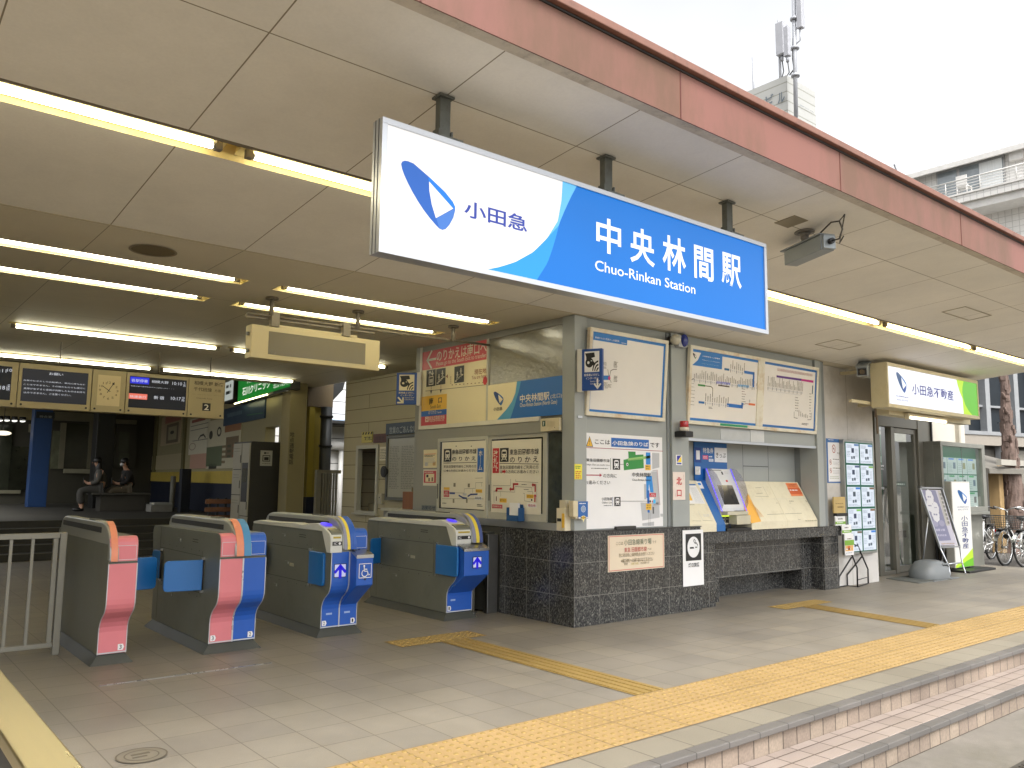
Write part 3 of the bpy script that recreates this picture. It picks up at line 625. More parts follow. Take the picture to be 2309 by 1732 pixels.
# --- printed window posters
RB = region(900, 760, 3.95)
def icon_train(s, x0, y0, x1, y1, l=3, bgm=None, fg=None):
    a0, b1 = s.ab(x0, y0); a1, b0 = s.ab(x1, y1); wv, h = a1-a0, b1-b0; bgm = bgm or INK; fg = fg or PAPER
    X = lambda t: a0+wv*t; Yv = lambda t: b0+h*t
    s.rectab(a0, b0, a1, b1, bgm, l)
    s.polyab([(X(.2), Yv(.32)), (X(.8), Yv(.32)), (X(.8), Yv(.78)), (X(.68), Yv(.88)), (X(.32), Yv(.88)), (X(.2), Yv(.78))], fg, l+1)
    s.rectab(X(.28), Yv(.58), X(.72), Yv(.74), bgm, l+2); s.ellab((X(.33), Yv(.44)), wv*.05, wv*.05, bgm, l+2, 10); s.ellab((X(.67), Yv(.44)), wv*.05, wv*.05, bgm, l+2, 10)
    s.lineab([(X(.36), Yv(.30)), (X(.22), Yv(.12))], wv*.07, fg, l+1); s.lineab([(X(.64), Yv(.30)), (X(.78), Yv(.12))], wv*.07, fg, l+1); s.lineab([(X(.32), Yv(.2)), (X(.68), Yv(.2))], wv*.05, fg, l+1)
def poster_home():
    s = Sign(PX(FX-.010), RB); s.board(383, 940, 762, 1540, .003, PAPER)
    icon_train(s, 400, 998, 466, 1110)
    s.text('東急田園都市線', 472, 1003, 690, 1040, INK, 3, .012); s.text('の り か え', 474, 1068, 684, 1100, INK, 3, .012)
    s.line([(398, 1124), (690, 1117)], .006, INK)
    s.text('東急田園都市線をご利用の方', 398, 1142, 690, 1164, INK, 3, .004); s.text('は◀の方向にお進みください', 398, 1180, 690, 1201, INK, 3, .004)
    s.rect(700, 992, 754, 1203, BLUE, 2); s.text('ホ\n｜\nム', 712, 1012, 742, 1188, PAPER, 4, .012)
    th = ink('4A463C')
    s.line([(383, 1440), (752, 1442)], .003, th); s.line([(400, 1385), (580, 1390), (582, 1352), (680, 1348), (682, 1298), (745, 1296)], .003, th); s.line([(680, 1258), (745, 1255)], .003, th); s.line([(655, 1355), (655, 1385)], .003, th); s.line([(735, 1296), (735, 1330)], .003, th)
    s.rect(398, 1338, 450, 1362, YELP); s.rect(398, 1366, 446, 1425, REDS); s.text('田園\n都市線', 404, 1376, 440, 1414, PAPER, 4)
    s.rect(682, 1356, 740, 1388, YELP); s.text('北口出口', 688, 1364, 734, 1380, INK, 4); s.rect(672, 1416, 738, 1452, PWHITE); s.text('現在地', 678, 1422, 732, 1446, INK, 4)
    s.rect(450, 1382, 498, 1400, NAVY, 2); s.line([(535, 1412), (570, 1432), (600, 1436)], .018, NAVY); s.line([(615, 1418), (640, 1402), (695, 1400)], .018, NAVY); s.rect(567, 1392, 600, 1412, LGREY)
    for x, y in ((485, 1300), (612, 1305)): s.rect(x, y, x+18, y+34, ink('7A745E'))
    for x in (478, 596): s.rect(x, 1442, x+14, 1478, ink('8A846C'))
    s.scrib(388, 1470, 425, 1490, 1, INK); s.scrib(695, 1485, 745, 1515, 2, INK)
    for x in (505, 640): s.rect(x, 968, x+7, 978, INK)
    tag(s.build('window_poster', fixn=False), 'cream transfer poster with a blue strip, on the left sash of the ticket office window', 'poster')
poster_home()
def poster_gate():
    s = Sign(PX(FX+.015), RB); s.board(826, 926, 1262, 1585, .003, PAPER)
    s.rect(836, 992, 890, 1212, RED, 2); s.text('改\n札\n外', 842, 1010, 882, 1195, PAPER, 4, .012)
    icon_train(s, 900, 990, 976, 1112)
    s.text('東急田園都市線', 986, 1000, 1245, 1044, INK, 3, .012); s.text('の り か え', 988, 1068, 1240, 1115, INK, 3, .012)
    s.line([(898, 1126), (1245, 1132)], .006, INK)
    s.text('東急田園都市線をご利用の方', 898, 1145, 1243, 1176, INK, 3, .004); s.text('は   の方向にお進みください', 900, 1184, 1243, 1215, INK, 3, .004)
    a, b = s.ab(935, 1198); s.polyab([(a-.03, b-.012), (a+.005, b-.012), (a+.005, b-.025), (a+.035, b), (a+.005, b+.025), (a+.005, b+.012), (a-.03, b+.012)], RED, 4)
    th = ink('4A463C')
    for P in ([(838, 1322), (992, 1325), (994, 1265)], [(1036, 1268), (1038, 1285), (1238, 1297)], [(850, 1375), (1030, 1382), (1032, 1332), (1182, 1340), (1184, 1370)], [(845, 1372), (846, 1475)], [(905, 1380), (906, 1420)], [(1105, 1392), (1118, 1394), (1118, 1460), (1170, 1466)], [(1225, 1310), (1228, 1472)], [(1145, 1375), (1190, 1378), (1190, 1402)]): s.line(P, .003, th)
    def arrow(P, hd):
        s.line(P, .020, RED, 3); x, y = P[-1]; a, b = s.ab(x, y); d = {'l': (-1, 0), 'd': (0, -1), 'u': (0, 1)}[hd]; n_ = (-d[1], d[0]); k = .026
        s.polyab([(a+n_[0]*k-d[0]*.0, b+n_[1]*k), (a-n_[0]*k, b-n_[1]*k), (a+d[0]*k, b+d[1]*k)], RED, 3)
    arrow([(914, 1350), (870, 1350), (869, 1362)], 'd'); arrow([(1058, 1310), (1020, 1310), (1020, 1356), (996, 1356)], 'l'); arrow([(1213, 1372), (1213, 1318), (1196, 1317)], 'l'); arrow([(1210, 1462), (1212, 1420)], 'u'); s.line([(867, 1425), (867, 1455)], .014, ink('6A3020'))
    s.rect(895, 1436, 958, 1476, YELP); s.text('南口出口', 900, 1444, 952, 1466, INK, 4); s.rect(1135, 1402, 1198, 1438, YELP); s.text('北口出口', 1140, 1408, 1193, 1430, INK, 4)
    s.rect(828, 1490, 920, 1528, REDS); s.text('田園都市線', 834, 1498, 914, 1520, PAPER, 4); s.rect(1142, 1480, 1224, 1520, PWHITE); s.text('現在地', 1150, 1486, 1216, 1514, RED, 4); s.ell(1182, 1452, .012, .012, INK)
    s.scrib(1092, 1308, 1145, 1322, 1, INK); s.scrib(1112, 1352, 1160, 1364, 1, INK)
    tag(s.build('window_poster', fixn=False), 'cream transfer poster with red strip and red arrows, on the right sash of the window', 'poster')
poster_gate()
def small_posters():
    s = Sign(PX(FX-.002), RB); s.board(218, 1006, 335, 1165, .002, PALEY); s.line([(228, 1045), (325, 1040)], .006, ORG_); s.scrib(228, 1050, 325, 1068, 2, INK); s.scrib(228, 1075, 325, 1120, 4, LGREY); s.rect(230, 1120, 255, 1150, LGREY); s.rect(300, 1110, 325, 1145, ink('C9A26A'))
    tag(s.build('notice', fixn=False), 'small cream notice with an orange heading, left of the window posters', 'notice')
    s = Sign(PX(FX-.002), RB); s.board(216, 1180, 332, 1326, .002, PAPER); s.rect(222, 1192, 328, 1300, REDS, 1); s.scrib(228, 1196, 322, 1212, 1, PAPER); s.rect(236, 1218, 312, 1290, PALEY, 2); s.rect(244, 1226, 262, 1250, INK, 3); s.rect(262, 1255, 275, 1285, ink('7A6050'), 3); s.rect(290, 1250, 304, 1285, ink('7A6050'), 3)
    tag(s.build('notice', fixn=False), 'small red bordered notice below the cream one, left of the window posters', 'notice')
    s = Sign(PX(FX-.002), RB); s.text('お知らせ', 205, 1500, 322, 1545, ink('2A3A4A'), 1, .02)
    s.board(200, 1496, 326, 1550, .001, ink('6F7476'))
    tag(s.build('sill_sticker', fixn=False), 'blue grey lettered sticker low on the panel left of the window', 'sticker')
small_posters()
# --- transfer sign (red top) and north gate sign behind the upper windows
def stairs_icon(s, x0, y0, x1, y1, lift=False):
    a0, b1 = s.ab(x0, y0); a1, b0 = s.ab(x1, y1); wv, h = a1-a0, b1-b0; q = lambda x, y: (a0+wv*x, b0+h*y)
    s.rectab(a0, b0, a1, b1, INK, 2)
    if lift:
        s.lineab([q(.3, .12), q(.75, .12), q(.75, .58), q(.3, .58), q(.3, .12)], wv*.06, PAPER, 3)
        for x in (.42, .53, .64): s.rectab(*q(x-.04, .22), *q(x+.04, .45), PAPER, 3)
        s.lineab([q(.38, .66), q(.38, .9)], wv*.06, PAPER, 3); s.lineab([q(.28, .82), q(.38, .92), q(.48, .82)], wv*.06, PAPER, 3); s.lineab([q(.65, .92), q(.65, .68)], wv*.06, PAPER, 3); s.lineab([q(.55, .78), q(.65, .67), q(.75, .78)], wv*.06, PAPER, 3)
    else:
        s.lineab([q(.12, .12), q(.25, .12), q(.25, .2), q(.4, .2), q(.4, .28), q(.55, .28), q(.55, .36), q(.7, .36), q(.7, .44), q(.88, .44)] if not lift == 2 else [], wv*.07, PAPER, 3)
        for (cx, cy) in ((.32, .62), (.68, .82)):
            s.ellab(q(cx, cy), wv*.055, wv*.055, PAPER, 3, 10); s.lineab([q(cx, cy-.06), q(cx, cy-.2)], wv*.1, PAPER, 3); s.lineab([q(cx, cy-.2), q(cx-.08, cy-.34)], wv*.05, PAPER, 3); s.lineab([q(cx, cy-.2), q(cx+.07, cy-.33)], wv*.05, PAPER, 3); s.lineab([q(cx-.1, cy-.14), q(cx, cy-.08), q(cx+.1, cy-.16)], wv*.04, PAPER, 3)
def transfer_sign():
    s = Sign(PX(FX-.004), RB)
    a0, a1 = -8.749, -7.406; b0, b1 = 2.105, 3.049
    s.boardab(a0, b0, a1, b1, .006, PALEY)
    _, r1 = s.ab(240, 285); _, r2 = s.ab(780, 208)
    rt = Sign(PX(FX-.004), RB)
    s.rectab(a0, (r1+r2)/2, a1, b1, REDS, 1)
    ax, ay = s.ab(250, 195); bx, by = s.ab(325, 195)
    s.lineab([(ax+.01, ay-.02), (bx, ay-.02)], .028, PAPER, 3); s.lineab([(ax+.10, ay+.085), (ax+.005, ay-.02), (ax+.10, ay-.125)], .028, PAPER, 3)
    s.text('のりかえは南口へ', 338, 122, 780, 140, PAPER, 3, .012)
    s.f and None
    s.text('Please go to the South Exit to transfer', 332, 222, 776, 190, PAPER, 3, .002)
    stairs_icon(s, 246, 300, 324, 434, True); stairs_icon(s, 332, 288, 412, 418); stairs_icon(s, 494, 266, 578, 400)
    s.text('現在地', 672, 290, 778, 322, ink('8A3A22'), 3, .01); s.text('You are here', 648, 346, 778, 360, ink('8A3A22'), 3); s.ell(766, 388, .04, .05, RED)
    s.line([(236, 482), (780, 425)], .006, ink('5A4634'))
    dot = ink('8A6A4A')
    for t in range(9): s.rect(468+t*34, 424-t*2.6, 480+t*34, 430-t*2.6, dot)
    for t in range(4): s.rect(458, 352+t*18, 464, 362+t*18, dot)
    a, b = s.ab(418, 352); s.polyab([(a, b), (a+.04, b-.025), (a+.04, b+.025)], ink('7A2A1A'), 3)
    for x in (284, 370):
        for t in range(3): s.rect(x, 440+t*16-(x-284)*.1, x+5, 450+t*16-(x-284)*.1, dot)
        a, b = s.ab(x+2, 510-(x-284)*.1); s.polyab([(a-.025, b+.05), (a+.025, b+.05), (a, b)], INK, 3)
    _, t1 = s.ab(232, 530); ya, y2 = s.ab(424, 640); _, y3 = s.ab(424, 690); _, y4 = s.ab(424, 757)
    s.rectab(a0, y2, ya, t1, YELP, 1); s.rectab(a0, y3, ya, y2, BLUE, 1); s.rectab(a0, b0, ya, y3, REDS, 1)
    s.text('南', 268, 545, 305, 600, INK, 3, .02); s.text('口', 350, 542, 382, 585, INK, 3, .02); s.text('South Exit', 280, 608, 372, 628, INK, 3); s.text('のりかえ', 262, 658, 330, 684, PAPER, 3, .01); s.text('Transfer', 334, 662, 382, 676, PAPER, 3)
    icon_train(s, 234, 712, 262, 756, 2, PAPER, REDS); s.text('東急田園都市線', 268, 708, 406, 730, PAPER, 3); s.text('Tokyu Den-en-toshi Line', 268, 738, 400, 752, PAPER, 3)
    tag(s.build('transfer_sign', fixn=False), 'cream wayfinding sign with a red arrow band, in the upper left window of the office', 'direction sign')
transfer_sign()
def north_gate_sign():
    s = Sign(PX(FX-.003), RB); a0, a1 = -7.37, -6.116; b0 = 2.106; b1 = 2.51
    s.boardab(a0, b0, a1, b1, .006, ink('1767B4'))
    P = [s.ab(*p) for p in ((1050, 425), (1035, 500), (1005, 575), (960, 640), (915, 690), (872, 725))]; P[0] = (P[0][0], b1); P[-1] = (P[-1][0], b0)
    Q = [s.ab(*p) for p in ((1085, 420), (1065, 490), (1045, 550), (1030, 610), (1010, 670), (990, 720))]; Q[0] = (Q[0][0], b1); Q[-1] = (Q[-1][0], b0)
    for i in range(5):
        s.polyab([(a0, P[i][1]), (a0, P[i+1][1]), P[i+1], P[i]], PALEY, 1); s.polyab([P[i], P[i+1], Q[i+1], Q[i]], ink('4E9AC4'), 1)
    la, lb = s.ab(843, 488); ra, _ = s.ab(930, 540); _, rb = s.ab(905, 610); s.logo(la, rb, ra, lb, ink('1B3F7C'), ink('2F66A8'), ink('2A6CB8'), PALEY, 2)
    s.text('小田急', 842, 628, 922, 652, INK, 3, .01); s.text('中央林間駅', 1078, 515, 1340, 560, PAPER, 3, .012); s.text('(北口)', 1350, 510, 1452, 545, PAPER, 3); s.text('Chuo-Rinkan Station (North Gate)', 1078, 600, 1408, 598, PAPER, 3) if False else s.text('Chuo-Rinkan Station (North Gate)', 1078, 590, 1408, 605, PAPER, 3, .002)
    tag(s.build('north_gate_sign', fixn=False), 'blue and cream station name panel at the foot of the wavy glass window', 'station sign')
north_gate_sign()

# --- front panels
RF = region(1300, 960, 6.381)
def guide_panel():
    s = Sign(PY(5.958), RF); s.board(122, 98, 1245, 1445, .004, PWHITE); ta, tb = s.ab(122, 315); ba, bb = s.ab(1245, 1445); _, b1 = s.ab(122, 98)
    a, b = s.ab(187, 225); k = .052
    s.polyab([(a-k, b-k*1.05), (a+k, b-k*1.05), (a, b+k*1.05)], INK, 1); s.polyab([(a-k*.8, b-k*.93), (a+k*.8, b-k*.93), (a, b+k*.82)], YELP, 2); s.rectab(a-.004, b-.012, a+.004, b+.022, INK, 3); s.rectab(a-.004, b-.034, a+.004, b-.023, INK, 3)
    s.text('ここは', 262, 195, 478, 272, INK, 3, .012); s.quad4([(498, 172), (1040, 205), (1040, 332), (498, 302)], BLUE, 1); s.text('小田急線のりば', 512, 212, 1030, 305, PWHITE, 3, .016); s.text('です', 1058, 240, 1190, 318, INK, 3, .012)
    s.line([(122, 312), (1240, 368)], .006, ink('8A2038')) if False else s.lineab([(ta, s.ab(640, 338)[1]), (s.ab(1240, 338)[0], s.ab(640, 338)[1])], .006, ink('9A2440'), 2)
    s.text('東急田園都市線', 138, 468, 474, 528, INK, 3, .008); s.text('Tokyu Den-en-toshi Line', 122, 546, 474, 586, INK, 3); s.scrib(210, 600, 474, 632, 1, ink('6A6A6A'))
    s.rect(486, 468, 494, 634, ink('3A5A3A')); icon_train(s, 518, 474, 626, 636, 2, INK, PWHITE)
    s.line([(628, 556), (676, 556)], .004, INK)
    s.quad4([(742, 370), (848, 374), (850, 420), (962, 414), (964, 470), (750, 490)], GREENP, 1); s.quad4([(675, 490), (962, 440), (968, 610), (680, 642)], GREENP, 1); s.quad4([(735, 470), (1060, 430), (1060, 470), (740, 505)], ink('8FC070'), 2); s.line([(740, 502), (1060, 452)], .003, ink('4A6A2A'), 3)
    s.ell(728, 558, .016, .018, PWHITE, 3); s.ell(728, 558, .008, .009, INK, 4)
    g1 = ink('B4B6BA')
    s.quad4([(1086, 390), (1190, 395), (1192, 600), (1090, 625)], g1, 1); s.quad4([(1075, 660), (1160, 655), (1195, 1110), (1150, 1130), (1075, 960)], g1, 1); s.quad4([(920, 1105), (1190, 1110), (1196, 1320), (945, 1365)], g1, 1); s.quad4([(945, 1405), (1115, 1380), (1115, 1440), (948, 1440)], g1, 1); s.quad4([(1205, 1265), (1245, 1268), (1245, 1310), (1205, 1308)], g1, 1); s.quad4([(970, 840), (1000, 842), (1005, 1060), (975, 1060)], g1, 1)
    s.quad4([(996, 384), (1060, 386), (1064, 560), (998, 558)], SKY, 2); s.quad4([(1000, 720), (1082, 724), (1108, 960), (1060, 960), (1040, 830), (1030, 1040), (1004, 1040)], SKY, 2); s.quad4([(1010, 930), (1045, 930), (1050, 1250), (1020, 1250)], BLUE, 3); s.quad4([(1100, 1060), (1136, 1062), (1136, 1120), (1100, 1120)], ink('4AB4E8'), 3)
    s.rect(984, 562, 1064, 640, YELP, 4); s.text('南口', 994, 575, 1054, 600, INK, 5, .01); s.scrib(994, 610, 1054, 632, 1, INK, 5); s.rect(996, 1122, 1076, 1210, YELP, 4); s.text('北口', 1004, 1134, 1066, 1160, INK, 5, .01); s.scrib(1004, 1170, 1066, 1195, 1, INK, 5)
    s.rect(1048, 968, 1138, 1026, RED, 4); s.text('現在地', 1066, 978, 1120, 996, PWHITE, 5); s.scrib(1058, 1002, 1128, 1018, 1, PWHITE, 5)
    s.line([(1090, 650), (1158, 640), (1196, 1135), (1105, 1140)], .004, ink('5A3A4A'), 4); s.line([(1158, 640), (1195, 1130)], .010, ink('E8C8D0'), 3)
    s.text('中央林間駅', 796, 672, 1066, 740, INK, 6, .008); s.text('Chuo-Rinkan Station', 796, 762, 1066, 796, INK, 6)
    s.line([(124, 710), (335, 712)], .010, ink('A81E3C')); a, b = s.ab(335, 712); s.polyab([(a-.005, b-.018), (a+.03, b), (a-.005, b+.018)], ink('A81E3C'), 3)
    s.text('の方向に', 382, 688, 576, 752, INK, 3, .004); s.text('お進みください', 122, 785, 480, 846, INK, 3, .004)
    s.text('小田急線', 358, 1030, 508, 1076, INK, 3, .006); s.text('Odakyu Line', 362, 1092, 508, 1126, INK, 3); s.scrib(390, 1138, 508, 1158, 1, ink('6A6A6A')); s.rect(517, 1024, 523, 1158, NAVY); icon_train(s, 542, 1026, 632, 1156, 2, INK, PWHITE); s.line([(634, 1086), (1052, 1086)], .004, INK, 4); s.ell(1058, 1088, .011, .012, INK, 5); s.ell(1090, 1090, .009, .012, RED, 5)
    s.line([(1036, 1250), (1038, 1440)], .003, INK); s.line([(1056, 1250), (1058, 1440)], .003, INK); s.rect(1092, 1168, 1114, 1266, ink('5A5C60'), 3)
    tag(s.build('guide_panel', fixn=False), 'large white guide map poster with a warning triangle on the grey front wall', 'guide poster')
guide_panel()
m = MB(); s0 = PY(5.95); a, b = s0.hit(*RF(552, 1450)); a2, b2 = s0.hit(*RF(835, 1488)); m.box(a, a2, 5.925, 5.9645, b2, b, DARKM)
tag(m.build('coin_tray', bevel=.004), 'dark narrow tray under the white guide map on the granite ledge', 'tray')
RN = region(1350, 1190, 8.193)
def granite_notice():
    s = Sign(PY(5.94), RN); s.board(170, 150, 1215, 735, .004, ink('DACBB4', .3)); fr = ink('C4706A')
    (a0, b1), (a1, b0) = s.ab(190, 168), s.ab(1195, 715)
    s.lineab([(a0, b0), (a1, b0), (a1, b1), (a0, b1), (a0, b0)], .008, fr, 1)
    gr = ink('6A7460'); br = ink('6A5A3A'); rd = ink('B04A44')
    s.text('ここは', 320, 262, 445, 316, br, 3); s.text('小田急線乗り場', 465, 218, 972, 300, gr, 3, .006); s.text('です', 990, 240, 1062, 285, br, 3)
    s.text('東急 田園都市線', 470, 368, 885, 430, rd, 3, .006); s.text('へは', 900, 372, 970, 405, br, 3)
    s.text('西口商店街(上図参照)をお回りください', 370, 478, 1030, 512, br, 3); s.text('※東口改札への通り抜けはできません', 410, 575, 995, 608, br, 3); s.line([(425, 618), (995, 600)], .003, br)
    s.text('別途', 465, 650, 535, 690, br, 3); s.text('運賃', 590, 645, 735, 680, ink('C4B47A'), 3); s.text('が必要です', 770, 630, 935, 662, br, 3)
    tag(s.build('notice_board', fixn=False), 'beige notice with a thin red border fixed to the dark granite', 'notice')
    s = Sign(PY(5.936), RN); s.board(1548, 50, 1945, 1050, .006, PWHITE, INK)
    (a0, b1), (a1, b0) = s.ab(1602, 118), s.ab(1896, 595); s.rectab(a0, b0, a1, b1, INK, 1)
    c = ((a0+a1)/2, (b0+b1)/2); ra, rb = (a1-a0)*.39, (b1-b0)*.39
    s.ellab(c, ra, rb, PWHITE, 2, 36); s.ellab(c, ra*.98, rb*.98, ink('F0C8C8'), 3, 36, a0=.45*pi, a1=1.02*pi) if False else None
    x0, y0 = c; s.rectab(x0-ra*.62, y0-rb*.14, x0-ra*.02, y0+rb*.02, INK, 4); s.polyab([(x0-ra*.02, y0+rb*.02), (x0+ra*.1, y0-rb*.14), (x0-ra*.02, y0-rb*.14)], INK, 4); s.rectab(x0+ra*.28, y0-rb*.1, x0+ra*.5, y0+rb*.03, INK, 4); s.rectab(x0+ra*.54, y0-rb*.1, x0+ra*.66, y0+rb*.03, LGREY, 4)
    s.lineab([(x0+ra*.66, y0+rb*.1), (x0+ra*.66, y0+rb*.25), (x0+ra*.4, y0+rb*.32), (x0+ra*.15, y0+rb*.4), (x0, y0+rb*.58), (x0+ra*.1, y0+rb*.75)], ra*.07, INK, 4); s.lineab([(x0+ra*.1, y0+rb*.75), (x0+ra*.3, y0+rb*.6), (x0+ra*.25, y0+rb*.45), (x0+ra*.5, y0+rb*.4)], ra*.06, INK, 4)
    s.lineab([(x0-ra*.8, y0+rb*.62), (x0+ra*.6, y0-rb*.8)], ra*.0001, RED, 4)
    s.text('終日禁煙', 1655, 655, 1855, 718, INK, 3, .012)
    tag(s.build('no_smoking_plate', fixn=False), 'white upright no smoking plate with a black square and cigarette, leaning on the granite', 'no smoking sign')
granite_notice()
RM = region(1250, 680, 2.911)
def plates():
    s = Sign(PY(5.913), RM); s.board(778, 1118, 860, 1302, .004, ink('E4D6CE')); s.text('北', 800, 1152, 836, 1204, RED, 3, .02); s.text('口', 803, 1236, 834, 1280, RED, 3, .02); s.text('こ\nれ\nよ\nり', 844, 1132, 850, 1172, ink('9A6A6A'), 3); s.text('に\nて', 792, 1256, 797, 1284, ink('9A6A6A'), 3)
    tag(s.build('north_exit_plate', fixn=False), 'pale plate with two red characters on the grey column beside the guide map', 'exit plate')
    s = Sign(PY(5.914), RM); s.board(798, 1006, 840, 1075, .002, PWHITE); s.quad4([(804, 1012), (833, 1010), (806, 1054)], ink('2A2A9A'), 1); s.quad4([(833, 1014), (834, 1054), (808, 1054)], ink('F0D21E'), 1); s.rect(804, 1058, 834, 1068, ink('2A3AA0'), 1)
    tag(s.build('security_sticker', fixn=False), 'small sticker split diagonally into blue and yellow on the grey column', 'sticker')
    s = Sign(PY(5.924), RM); s.board(133, 1066, 182, 1168, .002, ink('E6DC4A')); s.scrib(138, 1076, 176, 1100, 2, GREENP); s.scrib(138, 1110, 178, 1165, 4, RED)
    tag(s.build('yellow_sticker', fixn=False), 'bright yellow sticker with green and red print on the corner column', 'sticker')
    m = MB(); m.box(5.736, 5.80, 5.918, 5.929, 2.06, 2.085, ALU); tag(m.build('door_catch', bevel=.002), 'tiny metal catch on the front of the corner column', 'catch')
plates()
# fare maps: framed boxes leaning out at the top
TILT = radians(4.3)
def tilted(Yb, zb): return Plane((0, Yb, zb), (1, 0, 0), (0, -sin(TILT), cos(TILT)))
MFR = pm('map_frame', 'D9D4C4', .45, var=.05, scale=4, dirt='B98C4A', dirt_scale=3.5, dirt_amt=.6)
def fare_frame(name, label, x0, x1, h, cells):
    p = tilted(5.92, 2.095); t = thing('fare_map', ((x0+x1)/2, 5.92, 2.095), label, 'fare map')
    m = MB(); P = p.P; d = .035; f = .042
    xs = [x0]+[c for cell in cells for c in cell]+[x1]
    def bar(a0, b0, a1, b1, c0=-d, c1=.012): m.hexa([P(a0, b0, c0), P(a1, b0, c0), P(a1, b0, c1), P(a0, b0, c1), P(a0, b1, c0), P(a1, b1, c0), P(a1, b1, c1), P(a0, b1, c1)], MFR)
    bar(x0, 0, x1, f); bar(x0, h-f, x1, h)
    edges = [x0]+[(a+b)/2 for a, b in zip([c[1] for c in cells], [c[0] for c in cells][1:])]+[x1]
    bar(x0, f, cells[0][0], h-f); bar(cells[-1][1], f, x1, h-f)
    for a, b in zip(cells, cells[1:]): bar(a[1], f, b[0], h-f)
    m.build('frame', t, bevel=.004)
    m = MB(); m.hexa([P(x0+.02, .02, -d-.001), P(x1-.02, .02, -d-.001), (x1-.02, 5.9635, 2.12), (x0+.02, 5.9635, 2.12), P(x0+.02, h-.02, -d-.001), P(x1-.02, h-.02, -d-.001), (x1-.02, 5.9635, 2.09+h-.02), (x0+.02, 5.9635, 2.09+h-.02)], GREYD); m.build('mounting_box', t)
    return t, p
def station_row(s, x0, y0, x1, y1, n, mat=None, hgt=(.04, .10), numbers=True):
    """a line of stations: vertical names above, fare numbers below"""
    a0, b0 = s.ab(x0, y0); a1, b1 = s.ab(x1, y1)
    for i in range(n):
        t = i/(n-1); a = a0+(a1-a0)*t; b = b0+(b1-b0)*t; h = random.uniform(*hgt); k = ink(random.choice(['7A7468', '8A8272', '6E6A60', '8B7A72']))
        w_ = min((a1-a0)/n*.20, .007); bb = b+.004; h *= .75
        while bb < b+h: s.rectab(a-w_*random.uniform(.7, 1.1), bb, a+w_*random.uniform(.7, 1.1), bb+w_*1.5, k, 3); bb += w_*1.9
        if numbers:
            s.rectab(a-w_*1.3, b-.028, a+w_*1.3, b-.010, mat or LGREY, 3)
            if i % 3 == 0: s.rectab(a-.003, b-.045, a+.003, b-.005, INK, 4)
MAPP = ink('E2DED8', .2)
